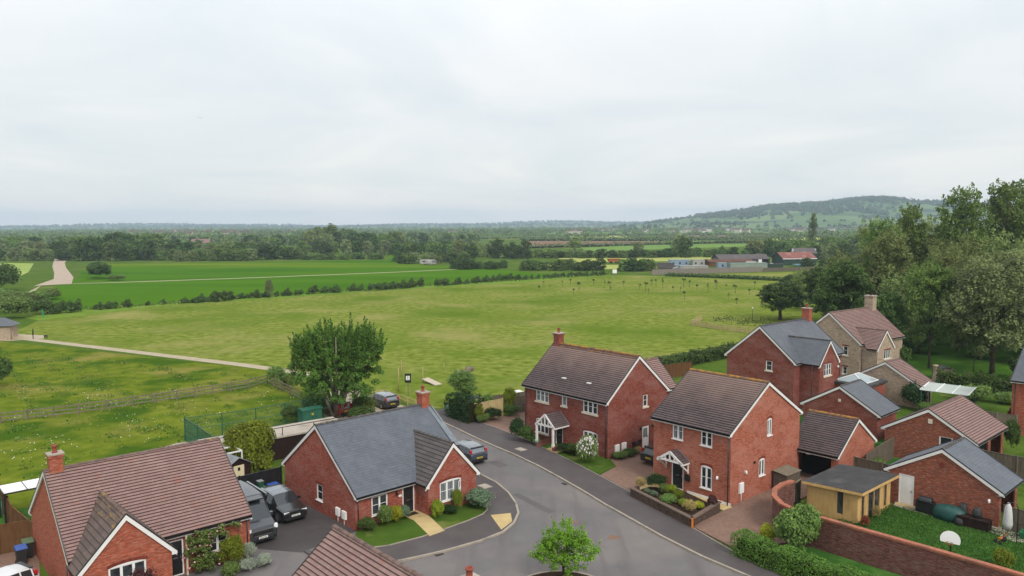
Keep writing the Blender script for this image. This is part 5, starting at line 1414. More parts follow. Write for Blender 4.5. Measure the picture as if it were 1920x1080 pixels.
def gshed(name, label, loc, yaw, w, d, h, rise, wallm, roofm, doorm):
    r_ = thing(name, label, 'shed', loc, R(yaw)); s_ = rise / (w / 2); mb = MB()
    wall_face(mb, -w / 2, w / 2, h + rise, [], [(s_, -1, h + rise), (-s_, -1, h + rise)]); mb.X = Matrix.Translation((0, d, 0)) @ Matrix.Rotation(R(180), 4, 'Z'); wall_face(mb, -w / 2, w / 2, h + rise, [], [(s_, -1, h + rise), (-s_, -1, h + rise)])
    mb.X = Matrix.Identity(4); mb.box(-w / 2, -w / 2 + .03, .001, d - .001, 0, h); mb.box(w / 2 - .03, w / 2, .001, d - .001, 0, h); mb.build('wall', wallm, r_)
    mb = MB()
    for sg in (-1, 1):
        mb.face([(0, -.15, h + rise + .03), (0, d + .15, h + rise + .03), (sg * (w / 2 + .15), d + .15, h - .1), (sg * (w / 2 + .15), -.15, h - .1)]); mb.face([(0, -.15, h + rise + .06), (0, d + .15, h + rise + .06), (sg * (w / 2 + .15), d + .15, h - .06), (sg * (w / 2 + .15), -.15, h - .06)])
        mb.face([(0, -.15, h + rise + .03), (0, -.15, h + rise + .06), (sg * (w / 2 + .15), -.15, h - .06), (sg * (w / 2 + .15), -.15, h - .1)])
    mb.build('roof', roofm, r_)
    mb = MB(); mb.box(-.42, .42, -.03, -.002, .05, h - .05); dd = mb.build('door', doorm, r_)
    mb = MB(); mb.box(-.09, .09, -.045, -.031, h - .45, h - .2); mb.build('window', MAT['dark'], dd)
    return r_
MAT['cream_door'] = M('cream_door', lin((230, 216, 178), .8), lin((222, 206, 168), .8), 3, 4, .7, .2); MAT['felt_l'] = M('pale_roof_felt', lin((156, 158, 158), .62), lin((136, 138, 140), .62), 2, 5, .9, .2)
gshed('garden_shed', 'small dark brown shed with cream door behind the black fence', (-20.5, 57.0, 0), 48, 1.9, 1.7, 1.75, .5, MAT['wood_dark'], MAT['felt_l'], MAT['cream_door'])
# white swing-seat frame / pergola frame beside the shed
pf = thing('garden_pergola', 'white painted pergola frame above the dark brown shed', 'pergola', (-22.5, 59.7, 0), R(42))
for x, y in ((-1.2, -.8), (1.0, -.8), (-1.2, .8), (1.0, .8)):
    mb = MB(); mb.box(x - .04, x + .04, y - .04, y + .04, 0, 2.0); mb.build('post', MAT['white'], pf)
mb = MB()
for a, b in (((-1.2, -.8), (1.0, -.8)), ((-1.2, .8), (1.0, .8)), ((-1.2, -.8), (-1.2, .8)), ((1.0, -.8), (1.0, .8))):
    mb.bar((a[0], a[1], 2.0), (b[0], b[1], 2.0), .08, .1)
mb.build('top_frame', MAT['white'], pf)
pg = thing('lean_to_canopy', 'white panelled canopy with dark frame behind the left chimney', 'canopy', (-32.9, 51.2, 0), R(41.8))
mb = MB()
for i in range(4):
    mb.box(-1.3, 1.3, -1.0 + i * .5 + .02, -1.0 + (i + 1) * .5 - .02, 2.2, 2.23)
mb.build('panel', MAT['upvc'], pg)
mb = MB(); mb.box(-1.36, 1.36, -1.06, 1.06, 2.12, 2.195)
for x in (-1.3, 1.3):
    for y in (-1, 1): mb.box(x - .05, x + .05, y - .05, y + .05, 0, 2.12)
mb.box(-.03, .03, -1.0, 1.0, 2.2, 2.24); mb.build('frame', MAT['black'], pg)
cab = thing('substation_cabinet', 'green metal substation cabinet inside the mesh fence', 'cabinet', (-19.9, 75.2, 0), R(42))
mb = MB(); mb.box(-1.0, 1.0, -.6, .6, 0, 1.65); mb.build('casing', MAT['green_metal'], cab); mb = MB(); mb.loft([[(-1.1, -.7, 1.65), (-1.1, .7, 1.65), (-1.1, 0, 1.82)], [(1.1, -.7, 1.65), (1.1, .7, 1.65), (1.1, 0, 1.82)]], close=True, smooth=False); mb.build('lid', MAT['green_metal'], cab)
mb = MB(); mb.box(-.1, .1, -.62, -.602, 1.1, 1.3); mb.build('warning_sign', MAT['plate_y'], cab); mb = MB(); mb.box(-.01, .01, -.635, -.602, .1, 1.55); mb.box(.3, .36, -.64, -.602, .8, 1.0); mb.build('door_seam', MAT['black'], cab)
tag(boxpart(None, 'white_rail', Matrix.Translation((-25.0, 70.6, 0)) @ Matrix.Rotation(R(40), 4, 'Z'), (-.9, .9, -.03, .03, .9, .96), MAT['white']), 'short white handrail beside the concrete path', 'rail')
# bins
def bin_(label, loc, yaw, lidm, bodym):
    r_ = thing('wheelie_bin', label, 'bin', loc, R(yaw)); mb = MB()
    mb.loft([[(-.22, -.25, .06), (.22, -.25, .06), (.22, .25, .06), (-.22, .25, .06)], [(-.29, -.36, .98), (.29, -.36, .98), (.29, .32, .98), (-.29, .32, .98)]], close=True, smooth=False); mb.build('body', bodym, r_)
    mb = MB(); mb.loft([[(-.31, -.39, .985), (.31, -.39, .985), (.31, .36, .985), (-.31, .36, .985)], [(-.29, -.37, 1.03), (.29, -.37, 1.03), (.29, .34, 1.08), (-.29, .34, 1.08)]], close=True, smooth=False); mb.build('lid', lidm, r_)
    for sg in (-1, 1):
        mb = MB(Matrix.Translation((sg * .25, .27, .1)) @ Matrix.Rotation(R(90), 4, 'Y')); mb.lathe([(.1, -.03), (.1, .03)], (0, 0, 0), 12); mb.build('wheel', MAT['rubber'], r_)
    return r_
MAT['bin_black'] = M('black_plastic_bin', (.02, .02, .02, 1), (.028, .028, .028, 1), 3, 3, .5, .4); MAT['bin_blue'] = M('blue_plastic', lin((44, 92, 176), .7), lin((36, 78, 156), .7), 3, 3, .45, .4); MAT['bin_green'] = M('green_plastic', lin((58, 112, 84), .66), lin((48, 96, 70), .66), 3, 3, .5, .4); MAT['bin_sage'] = M('faded_green_plastic', lin((106, 128, 92), .66), lin((90, 112, 80), .66), 3, 3, .6, .3)
bin_('black wheelie bin with blue lid beside the rose-roofed bungalow gable', (-28.55, 43.8, .04), 40, MAT['bin_blue'], MAT['bin_black']); bin_('black wheelie bin with faded green lid against the brown fence', (-28.75, 44.75, .04), 40, MAT['bin_sage'], MAT['bin_black'])
bin_('wheelie bin with dark green lid behind the black parked car', (-17.95, 54.0, .03), -48, MAT['bin_green'], MAT['bin_black']); bin_('wheelie bin with blue lid nearest the slate-roofed bungalow wall', (-17.25, 54.7, .03), -48, MAT['bin_blue'], MAT['bin_black'])
cd_ = thing('recycling_box', 'green box standing on the dark green bin lid', 'box', (-17.95, 54.02, 1.1), R(-48)); mb = MB(); mb.loft([[(-.17, -.14, 0), (.17, -.14, 0), (.17, .14, 0), (-.17, .14, 0)], [(-.22, -.18, .38), (.22, -.18, .38), (.22, .18, .38), (-.22, .18, .38)]], close=True, smooth=False); mb.build('body', MAT['bin_green'], cd_); mb = MB(); mb.box(-.24, .24, -.2, .2, .385, .43); mb.build('lid', MAT['felt_l'], cd_)
cb = thing('compost_bin', 'turquoise compost bin behind the brown fence at far left', 'compost bin', (-35.0, 52.0, 0)); mb = MB(); mb.lathe([(.42, 0), (.38, .5), (.3, 1.0)], (0, 0, 0), 16); mb.build('body', M('teal_plastic', lin((84, 168, 146), .68), lin((72, 150, 130), .68), 3, 3, .6, .3), cb); mb = MB(); mb.lathe([(.31, 1.002), (.3, 1.06), (.1, 1.12)], (0, 0, 0), 16); mb.build('lid', MAT['bin_green'], cb)

# ---------------------------------------------------------------- things on the walled lawn
bb = thing('basketball_hoop', 'basketball stand with white fan-shaped backboard on the walled lawn', 'basketball stand', (25.5, 44.0, .13), R(-40))
mb = MB(); mb.lathe([(.4, 0), (.38, .12), (.1, .16)], (0, 0, 0), 14); mb.build('base', MAT['black'], bb)
mb = MB(); mb.tube([(0, 0, .15), (0, 0, 1.0)], .045, 8); mb.bar((0, 0, .95), (0, -.16, 1.12), .06); mb.build('pole', MAT['black'], bb)
out = [(.53 * math.cos(a_), .53 * math.sin(a_) * .95) for a_ in [math.pi * (-.12 + 1.24 * k_ / 16) for k_ in range(17)]]
mb = MB(Matrix.Translation((0, -.2, 1.12)) @ Matrix.Rotation(R(78), 4, 'X')); mb.prism(out, -.015, .015); mb.build('backboard', MAT['upvc'], bb)
mb = MB(); mb.tube([(.22 * math.cos(a_), -.45 + .22 * math.sin(a_), 1.0) for a_ in [2 * math.pi * k_ / 14 for k_ in range(15)]], .012, 6); mb.build('rim', M('orange_rim', lin((200, 92, 40), .7), None, 3, 3, .5, .4), bb)
def deck_box():
    r_ = thing('storage_box', 'long dark brown storage box on the paving by the slate garage', 'storage box', (29.55, 48.5, .15), R(-48)); mb = MB(); mb.box(-.9, .9, -.36, .36, 0, .56); mb.build('body', MAT['wood_dark'], r_); mb = MB(); mb.box(-.94, .94, -.4, .4, .562, .62); mb.build('lid', MAT['wood_dark'], r_)
deck_box()
bq = thing('barbecue', 'black gas barbecue with grey hood near the white side door', 'barbecue', (27.75, 51.0, .15), R(-48)); mb = MB(); mb.box(-.55, .55, -.26, .26, .1, .8)
mb.build('cabinet', MAT['black'], bq); mb = MB(Matrix.Translation((0, 0, .82)) @ Matrix.Rotation(R(90), 4, 'Y')); mb.lathe([(.26, -.4), (.28, -.35), (.28, .35), (.26, .4)], (0, 0, 0), 14); mb.build('hood', M('dark_steel', lin((70, 72, 74), .6), None, 3, 3, .4, .5, metal=.5), bq); mb = MB(); mb.bar((-.3, -.34, .9), (.3, -.34, .9), .03); mb.build('handle', MAT['metal'], bq)
def drape(name, label, cat, loc, yaw, rx, ry, h, mat, seed, fl=.3):
    rng = random.Random(seed); rings = []
    for s_, z in ((1.0, 0), (1.02, h * .35), (.9, h * .72), (.62, h * .93), (.2, h)):
        rings.append([(rx * s_ * (1 + .08 * math.sin(k_ * 2.3 + seed) * (1.3 - s_ * .2)) * math.cos(2 * math.pi * k_ / 16), ry * s_ * (1 + .1 * math.cos(k_ * 3.1 + seed)) * math.sin(2 * math.pi * k_ / 16), z * (1 + .05 * math.sin(k_ * 1.7))) for k_ in range(16)])
    r_ = MB(); r_.loft(rings, close=True); o = r_.build(name, mat); o.location = loc; o.rotation_euler = (0, 0, R(yaw)); return tag(o, label, cat)
MAT['tarp'] = M('green_tarpaulin', lin((36, 92, 84), .64), lin((28, 74, 68), .64), 3, 5, .55, .4, bump=.5, bsc=4); MAT['tarp_black'] = M('black_cover', (.02, .02, .021, 1), (.03, .03, .03, 1), 3, 5, .6, .4, bump=.4, bsc=4)
drape('covered_furniture', 'green tarpaulin over garden furniture against the slate garage', 'tarpaulin', (28.65, 49.75, .15), -48, 1.0, .55, .95, MAT['tarp'], 1)
drape('covered_pot', 'tall black covered bundle right of the green tarpaulin', 'cover', (29.55, 49.75, .15), 0, .3, .3, 1.1, MAT['tarp_black'], 2)
drape('covered_pot', 'black sack slumped at the foot of the green tarpaulin', 'sack', (28.95, 48.95, .15), 0, .38, .3, .5, MAT['tarp_black'], 5)
drape('covered_pot', 'black round bin standing on the storage box', 'bin', (29.75, 48.55, .78), 0, .27, .27, .62, MAT['tarp_black'], 7)
um = thing('folded_parasol', 'folded white parasol by the board fence of the walled lawn', 'parasol', (30.75, 47.05, .13)); mb = MB(); mb.tube([(0, 0, 0), (0, 0, 2.1)], .03, 8); mb.build('pole', MAT['metal'], um); mb = MB(); mb.loft([[((r_ + .04 * (k_ % 2)) * math.cos(2 * math.pi * k_ / 12), (r_ + .04 * (k_ % 2)) * math.sin(2 * math.pi * k_ / 12), z) for k_ in range(12)] for r_, z in ((.2, .5), (.24, .8), (.2, 1.4), (.14, 1.85), (.02, 2.15))], close=True); mb.build('canopy', M('white_canvas', lin((214, 212, 210), .8), lin((190, 188, 188), .8), 5, 4, .9, .1), um)
sw = thing('rotary_post', 'thin black hooked post in front of the folded parasol', 'post', (30.6, 45.9, .13)); mb = MB(); mb.tube([(0, 0, 0), (0, 0, 2.2), (-.08, .05, 2.45), (-.3, .2, 2.5), (-.5, .33, 2.36)], .028, 8); mb.build('pole', MAT['black'], sw)
gp = thing('sandpit', 'green plastic trough at the right end of the paving', 'trough', (32.0, 46.3, .15), R(-45)); mb = MB(); mb.loft([[(-.7, -.3, 0), (.7, -.3, 0), (.7, .3, 0), (-.7, .3, 0)], [(-.8, -.4, .42), (.8, -.4, .42), (.8, .4, .42), (-.8, .4, .42)], [(-.74, -.34, .42), (.74, -.34, .42), (.74, .34, .42), (-.74, .34, .42)], [(-.7, -.3, .2), (.7, -.3, .2), (.7, .3, .2), (-.7, .3, .2)]], close=True, smooth=False); mb.build('tub', M('bright_green_plastic', lin((44, 130, 84), .66), None, 3, 3, .5, .4), gp)
tri = thing('child_tricycle', 'small tricycle with orange parts left on the walled lawn', 'tricycle', (29.7, 46.0, .14), R(20))
mb = MB(); mb.tube([(-.25, 0, .18), (0, 0, .3), (.28, 0, .42), (.3, 0, .5)], .025, 6); mb.tube([(.3, -.18, .52), (.3, .18, .52)], .018, 6); mb.box(-.16, .04, -.09, .09, .3, .34); mb.build('frame', M('orange_toy', lin((220, 120, 40), .7), None, 3, 3, .5, .4), tri)
for x, y, r_ in ((.3, 0, .18), (-.25, -.17, .12), (-.25, .17, .12)):
    mb = MB(Matrix.Translation((x, y, r_)) @ Matrix.Rotation(R(90), 4, 'X')); mb.lathe([(r_, -.025), (r_, .025)], (0, 0, 0), 12); mb.build('wheel', MAT['rubber'], tri)
MAT['zinc'] = M('zinc', lin((170, 172, 172), .7), None, 4, 3, .5, .4)
def pot(label, loc, r_, h, m1, leafc, seed, group=None):
    o = thing('plant_pot', label, 'plant pot', loc, 0, group); mb = MB(); mb.lathe([(r_ * .7, 0), (r_, h), (r_ * 1.06, h), (r_ * .9, h - .03)], (0, 0, 0), 12); mb.build('pot', m1, o)
    rng = np.random.default_rng(seed); P, N, t_, C = clumps(rng, [(0, 0, h + r_ * .7, r_ * 1.1, r_ * 1.1, r_ * .8)], 14, 14, r_ * .5); leaf_obj('plant', P, N, .1, t_, leafc, o, rng)
# ---------------------------------------------------------------- things on the field edge
def post(label, x, y, h, m='wood_pale', r_=.06):
    mb = MB(); mb.lathe([(r_, -.1), (r_, h - .02), (r_ * .8, h)], (0, 0, 0), 8); o = mb.build('wooden_post', MAT[m]); o.location = (x, y, 0); return tag(o, label, 'post')
post('tall pale post by the rail fence left of the notice board', -13.4, 90.4, 2.7); post('thin pale post behind the notice board posts', -13.8, 93.2, 2.3); post('pale post further left on the mown grass', -14.3, 99.2, 2.2); post('pale post at the raised end of the wooden ramp', -11.1, 95.3, 1.9); post('lone post on the mown grass left of the fallen log', -9.2, 103.4, 1.0)
nb = thing('notice_board', 'black notice board on a post with two white notices', 'notice board', (-11.95, 88.0, 0)); mb = MB(); mb.box(-.05, .05, -.05, .05, -.1, 1.8); mb.build('post', MAT['wood_grey'], nb); mb = MB(); mb.box(-.36, .36, -.09, -.051, 1.55, 2.6); mb.build('board', MAT['black'], nb); mb = MB(); mb.box(-.22, -.02, -.098, -.092, 1.85, 2.35); mb.box(.03, .22, -.098, -.092, 1.85, 2.35); mb.build('notice', MAT['plate_w'], nb)
MAT['wood_yard_pale'] = wood('bleached_ramp_timber', (206, 192, 170), (184, 170, 150), .76)
sw_ = thing('wooden_ramp', 'low wooden agility ramp lying on the mown grass', 'ramp', (-9.9, 94.7, 0), R(-42)); mb = MB(); mb.face([(-1.25, -.55, .55), (1.25, -.55, .06), (1.25, .55, .06), (-1.25, .55, .55)]); mb.face([(-1.25, -.55, .49), (1.25, -.55, 0), (1.25, .55, 0), (-1.25, .55, .49)]); mb.face([(-1.25, -.55, .55), (1.25, -.55, .06), (1.25, -.55, 0), (-1.25, -.55, .49)]); mb.face([(-1.25, -.55, .55), (-1.25, .55, .55), (-1.25, .55, .49), (-1.25, -.55, .49)]); mb.build('deck', MAT['wood_yard_pale'], sw_)
mb = MB(); mb.box(-1.2, -1.1, -.5, -.4, 0, .48); mb.box(-1.2, -1.1, .4, .5, 0, .48); mb.build('leg', MAT['wood_grey'], sw_)
lg = thing('log_pile', 'grey tree stump and logs on the mown grass', 'stump', (-6.0, 98.2, 0)); mb = MB()
for a_, b_, r_ in (((-.9, 0, .35), (.5, .2, .4), .36), ((.1, .3, .0), (.25, .35, 1.0), .34), ((-.4, -.2, 0), (-.2, -.1, .8), .22), ((.3, .4, .5), (.75, .3, .95), .2)):
    mb.tube([a_, tuple((p + q) / 2 + .05 for p, q in zip(a_, b_)), b_], [r_, r_ * .9, r_ * .8], 9)
mb.build('logs', MAT['wood_grey'], lg); lg.scale = (1.35, 1.35, 1.35)
tw = thing('litter_bin', 'small pale green litter bin beside the dark hedge', 'bin', (-6.9, 80.4, 0)); mb = MB(); mb.lathe([(.26, 0), (.28, .85)], (0, 0, 0), 12); mb.build('body', M('pale_green', lin((140, 176, 160), .68), None, 3, 3, .6, .3), tw); mb = MB(); mb.lathe([(.32, .852), (.3, .95), (.1, 1.0)], (0, 0, 0), 12); mb.build('lid', MAT['wood_dark'], tw)
tb = thing('garden_table', 'white garden table and bench above the picket fence', 'table', (.2, 82.6, 0), R(30)); mb = MB()
for i in range(5): mb.box(-.9, .9, -.45 + i * .19, -.29 + i * .19, 1.6, 1.64)
mb.build('top', MAT['white'], tb)
for x in (-.8, .8):
    for y in (-.4, .4):
        mb = MB(); mb.box(x - .04, x + .04, y - .04, y + .04, 0, 1.6); mb.build('leg', MAT['wood_dull'], tb)
ar = thing('swing_seat', 'garden swing seat with dark arched canopy behind the board fence', 'swing seat', (-3.6, 78.2, 0), R(35)); mb = MB(); rings = [[(-1.0 + 2 * k_ / 10, y, 1.75 + .35 * math.sin(math.pi * k_ / 10)) for k_ in range(11)] for y in (-.6, .6)]; mb.loft(rings, caps=False); mb.build('canopy', MAT['felt'], ar)
mb = MB()
for x in (-.95, .95):
    mb.bar((x, -.6, 0), (x, -.3, 1.75), .06); mb.bar((x, .6, 0), (x, .3, 1.75), .06)
mb.build('frame', MAT['black'], ar); mb = MB(); mb.box(-.8, .8, -.25, .25, .5, .58); mb.box(-.8, .8, .2, .27, .58, 1.0); mb.build('seat', MAT['cream'], ar)
# person with dog on the path, and the small hut
def person():
    root = thing('person', 'person in dark clothes standing on the gravel path by the brick hut', 'person', (-83.2, 134.2, .02), R(-60))
    mb = MB()
    mb.loft([[(.16 * s_ * math.cos(a_), .1 * s_ * math.sin(a_) + dy, z) for a_ in [2 * math.pi * k_ / 12 for k_ in range(12)]] for s_, z, dy in ((1.0, .82, 0), (1.05, .95, 0), (.92, 1.12, .01), (1.1, 1.3, 0), (1.2, 1.42, 0), (.5, 1.5, 0), (.36, 1.54, 0), (.45, 1.58, .02), (.62, 1.64, .02), (.6, 1.73, .02), (.3, 1.79, .01))], close=True)
    for sg in (-1, 1):
        mb.tube([(sg * .1, 0, .9), (sg * .11, -.02, .48), (sg * .1, .02, .06), (sg * .1, -.12, .04)], [.1, .065, .05, .045], 8)
        mb.tube([(sg * .19, 0, 1.4), (sg * .26, .02, 1.12), (sg * .24, -.1, .9), (sg * .23, -.14, .8)], [.06, .05, .04, .035], 8)
    mb.build('body', M('dark_clothing', (.02, .02, .024, 1), (.03, .03, .034, 1), 5, 3, .9, .1), root)
    h_ = MB(); h_.lathe([(.105, 0), (.11, .06), (.07, .13), (.01, .15)], (0, .02, 1.66), 10); h_.build('hair', MAT['black'], root)
person()
dg = thing('dog', 'black dog sniffing the grass near the person', 'dog', (-81.4, 134.9, .02), R(150)); mb = MB()
mb.loft([[(x, r_ * math.cos(a_), z + r_ * 1.15 * math.sin(a_)) for a_ in [2 * math.pi * k_ / 10 for k_ in range(10)]] for x, r_, z in ((-.36, .05, .48), (-.3, .12, .46), (-.05, .11, .46), (.18, .15, .44), (.3, .12, .46), (.42, .07, .42), (.52, .08, .34), (.62, .05, .26), (.7, .02, .22))], close=True)
for x, y in ((-.28, -.08), (-.28, .08), (.2, -.09), (.2, .09)):
    mb.tube([(x, y, .42), (x - (.05 if x < 0 else -.01), y, .22), (x + .02, y, .02)], [.06, .035, .03], 6)
mb.tube([(-.35, 0, .5), (-.5, 0, .6), (-.58, 0, .72)], [.03, .02, .012], 6); mb.build('body', MAT['black'], dg)
ht = thing('field_hut', 'small brick hut with grey hipped roof at the left edge beside the path', 'hut', (-88.6, 134.2, 0), R(12)); mb = MB(); mb.box(-1.9, 1.9, -1.6, 1.6, -.1, 2.5); mb.build('wall', MAT['stone'], ht); mb = MB(); q = [(-2.3, -2, 2.45), (2.3, -2, 2.45), (2.3, 2, 2.45), (-2.3, 2, 2.45)]
tp = [(-.6, 0, 3.75), (.6, 0, 3.75)]
for f in ((q[0], q[1], tp[1], tp[0]), (q[2], q[3], tp[0], tp[1]), (q[1], q[2], tp[1]), (q[3], q[0], tp[0]), (q[3], q[2], q[1], q[0])): mb.face(f)
mb.build('roof', MAT['slate_far'], ht); mb = MB(); mb.bar((2.2, -1.2, 0), (1.6, -.5, 2.4), .1); mb.build('brace', MAT['wood_pale'], ht)
bn = thing('field_bench', 'pale wooden bench beside the hut', 'bench', (-85.4, 133.4, .02), R(30)); mb = MB(); mb.box(-.8, .8, -.2, .2, .42, .48); mb.build('seat', MAT['wood_pale'], bn)
for x in (-.65, .65):
    mb = MB(); mb.box(x - .05, x + .05, -.18, .18, 0, .418); mb.build('leg', MAT['wood_pale'], bn)
gs = thing('green_marker', 'small bright green marker post by the left end of the hedge line', 'marker', (-99.5, 164.5, 0)); mb = MB(); mb.bar((0, 0, 0), (-.25, 0, 1.9), .16); mb.build('post', M('marker_green', lin((40, 168, 132), .7), None, 3, 3, .6, .3), gs)
sb = thing('field_sign', 'white sign board at the far corner of the mown field', 'sign', (38.5, 291.5, 0)); mb = MB(); mb.box(-.8, .8, -.04, .04, .9, 2.3); mb.build('board', MAT['upvc'], sb)
for x in (-.6, .6):
    mb = MB(); mb.box(x - .05, x + .05, .041, .12, 0, 2.3); mb.build('post', MAT['wood_grey'], sb)
lp = thing('path_lamp', 'small pale lamp post by the round tree', 'lamp post', (47.5, 153, 0)); mb = MB(); mb.tube([(0, 0, 0), (0, 0, 2.6)], .05, 6); mb.build('pole', MAT['black'], lp); mb = MB(); mb.lathe([(.1, 2.6), (.14, 2.9), (.05, 3.0)], (0, 0, 0), 8); mb.build('lantern', MAT['upvc'], lp)

# ---------------------------------------------------------------- orangery, canopy and bits behind the houses
og = thing('orangery', 'glazed lantern roof extension behind the slate garage', 'orangery', (36.5, 82.2, 0), R(41.5)); mb = MB(); mb.box(-1.7, 2.6, -2.2, 2.0, -.1, 2.55); mb.build('wall', MAT['brick_deep'], og); mb = MB(); mb.box(-1.9, 2.8, -2.4, 2.2, 2.552, 2.78); mb.build('flat_roof', MAT['felt'], og)
mb = MB(); q = [(-1.2, -1.7, 2.79), (2.1, -1.7, 2.79), (2.1, 1.5, 2.79), (-1.2, 1.5, 2.79)]; tp = [(-.1, -.1, 3.5), (1.0, -.1, 3.5)]
for f in ((q[0], q[1], tp[1], tp[0]), (q[2], q[3], tp[0], tp[1]), (q[1], q[2], tp[1]), (q[3], q[0], tp[0])): mb.face(f)
t = NT('lantern_glass'); MAT['sky_glass'] = t.fin(lin((170, 184, 186), .6), .08, .7); mb.build('lantern', MAT['sky_glass'], og)
mb = MB()
for a_, b_ in ((q[0], tp[0]), (q[1], tp[1]), (q[2], tp[1]), (q[3], tp[0]), (tp[0], tp[1]), (q[0], q[1]), (q[1], q[2]), (q[2], q[3])): mb.bar(a_, b_, .08)
mb.build('glazing_bar', MAT['upvc'], og)
cp = thing('glass_canopy', 'pale translucent canopy roof behind the double garage', 'canopy', (45.1, 79.5, 0), R(-41)); mb = MB(); mb.loft([[(-2.2, -1.9, 2.3), (2.2, -1.9, 2.3), (2.2, -1.9, 2.33), (-2.2, -1.9, 2.33)], [(-2.2, 1.9, 2.5), (2.2, 1.9, 2.5), (2.2, 1.9, 2.53), (-2.2, 1.9, 2.53)]], close=True, smooth=False); mb.build('panel', M('translucent_sheet', lin((206, 212, 204), .74), lin((190, 198, 190), .74), 1, 4, .3, .4), cp)
mb = MB()
for i in range(4): mb.bar((-2.2 + i * 1.467, -1.9, 2.36), (-2.2 + i * 1.467, 1.9, 2.56), .09, .06)
mb.build('glazing_bar', MAT['upvc'], cp)
for x, y in ((-2.1, -1.8), (2.1, -1.8), (-2.1, 1.8), (2.1, 1.8)):
    mb = MB(); mb.box(x - .05, x + .05, y - .05, y + .05, 0, 2.3); mb.build('post', MAT['green_metal'], cp)
cn = thing('garden_chimney', 'slim pale stone garden chimney beside the log store', 'chimney', (50.9, 92.6, 0)); mb = MB(); mb.lathe([(.4, 0), (.34, .8), (.26, 1.3), (.26, 2.3), (.3, 2.35), (.3, 2.5)], (0, 0, 0), 12); mb.build('stack', MAT['stone'], cn)
gshed('log_store', 'grey weathered log store behind the pale garden chimney', (53.8, 95.4, 0), -10, 2.2, 1.6, 1.3, .35, MAT['wood_dull'], MAT['felt'], MAT['wood_dull'])

# ---------------------------------------------------------------- farm yard and buildings in the distance
def barn(name, label, cat, loc, yaw, w, d, h, rise, wallm, roofm, parts=()):
    r_ = thing(name, label, cat, loc, R(yaw)); s_ = rise / (d / 2); mb = MB()
    mb.X = Matrix.Translation((-w / 2, 0, 0)) @ Matrix.Rotation(R(-90), 4, 'Z'); wall_face(mb, -d / 2, d / 2, h + rise, [], [(s_, -1, h + rise), (-s_, -1, h + rise)])
    mb.X = Matrix.Translation((w / 2, 0, 0)) @ Matrix.Rotation(R(90), 4, 'Z'); wall_face(mb, -d / 2, d / 2, h + rise, [], [(s_, -1, h + rise), (-s_, -1, h + rise)])
    mb.X = Matrix.Identity(4); mb.box(-w / 2, w / 2, -d / 2, -d / 2 + .1, 0, h); mb.box(-w / 2, w / 2, d / 2 - .1, d / 2, 0, h); mb.build('wall', wallm, r_)
    mb = MB()
    for sg in (-1, 1):
        a_ = [(-w / 2 - .3, sg * (d / 2 + .3), h - .05), (w / 2 + .3, sg * (d / 2 + .3), h - .05), (w / 2 + .3, 0, h + rise + .08), (-w / 2 - .3, 0, h + rise + .08)]; mb.face(a_); mb.face([(x, y, z - .12) for x, y, z in a_])
        mb.face([a_[0], a_[1], (a_[1][0], a_[1][1], a_[1][2] - .12), (a_[0][0], a_[0][1], a_[0][2] - .12)])
    mb.build('roof', roofm, r_)
    for nm, m_, q in parts:
        mb = MB(); mb.box(*q); mb.build(nm, MAT[m_], r_)
    return r_
MAT['rust_roof'] = M('rusty_sheet_roof', lin((160, 102, 92), .62), lin((132, 88, 80), .62), .3, 6, .85, .2, c3=lin((196, 150, 138), .66), sc3=.5, lo3=.55, hi3=.72); MAT['dull_roof'] = M('grey_sheet_roof', lin((112, 104, 102), .64), lin((96, 88, 88), .64), .2, 6, .9, .2, c3=lin((140, 132, 128), .64), sc3=.4, lo3=.58, hi3=.75)
MAT['pale_clad'] = M('pale_cladding', lin((186, 184, 178), .66), lin((160, 158, 150), .66), .4, 5, .7, .3); MAT['green_clad'] = M('green_cladding', lin((62, 86, 72), .62), lin((52, 74, 62), .62), .4, 5, .8, .2); MAT['blue_clad'] = M('pale_blue_cladding', lin((150, 172, 190), .66), lin((136, 158, 178), .66), .4, 5, .6, .3); MAT['mint'] = M('mint_cladding', lin((160, 174, 160), .64), lin((140, 156, 142), .64), .3, 5, .7, .3)
barn('barn', 'red rusty-roofed barn with white eaves and green sides', 'barn', (131, 362, 0), 8, 16, 11, 3.2, 2.6, MAT['green_clad'], MAT['rust_roof'], [('eaves_board', 'white', (-8.3, 8.3, -5.95, -5.82, 2.85, 3.15))])
barn('barn', 'dark-roofed barn with two white gable boards behind the red barn', 'barn', (143, 384, 0), 8, 11, 9, 4.6, 2.4, MAT['green_clad'], MAT['dull_roof'], [('gable_board', 'upvc', (-5.95, -5.82, -2.4, -.9, 5.2, 6.8)), ('gable_board', 'upvc', (5.82, 5.95, -2.4, -.9, 5.2, 6.8))])
barn('barn', 'long low grey-roofed shed left of the red barn', 'barn', (109, 372, 0), 4, 24, 12, 2.6, 1.9, MAT['dull_roof'], MAT['dull_roof'], [('white_door', 'upvc', (6.6, 8.2, -6.2, -6.02, 0, 2.5)), ('dark_opening', 'dark', (8.4, 11.2, -6.12, -6.01, 0, 2.4))])
barn('field_shed', 'dark low shed with pale sheet roof right of the red barn', 'shed', (146, 345, 0), 5, 10, 6, 1.9, .8, MAT['wood_dark'], MAT['dull_roof'])
barn('field_shed', 'small dark shed with white roof half hidden by the tall trees', 'shed', (171, 378, 0), 30, 8, 5, 2.2, 1.0, MAT['wood_dark'], MAT['pale_clad'])
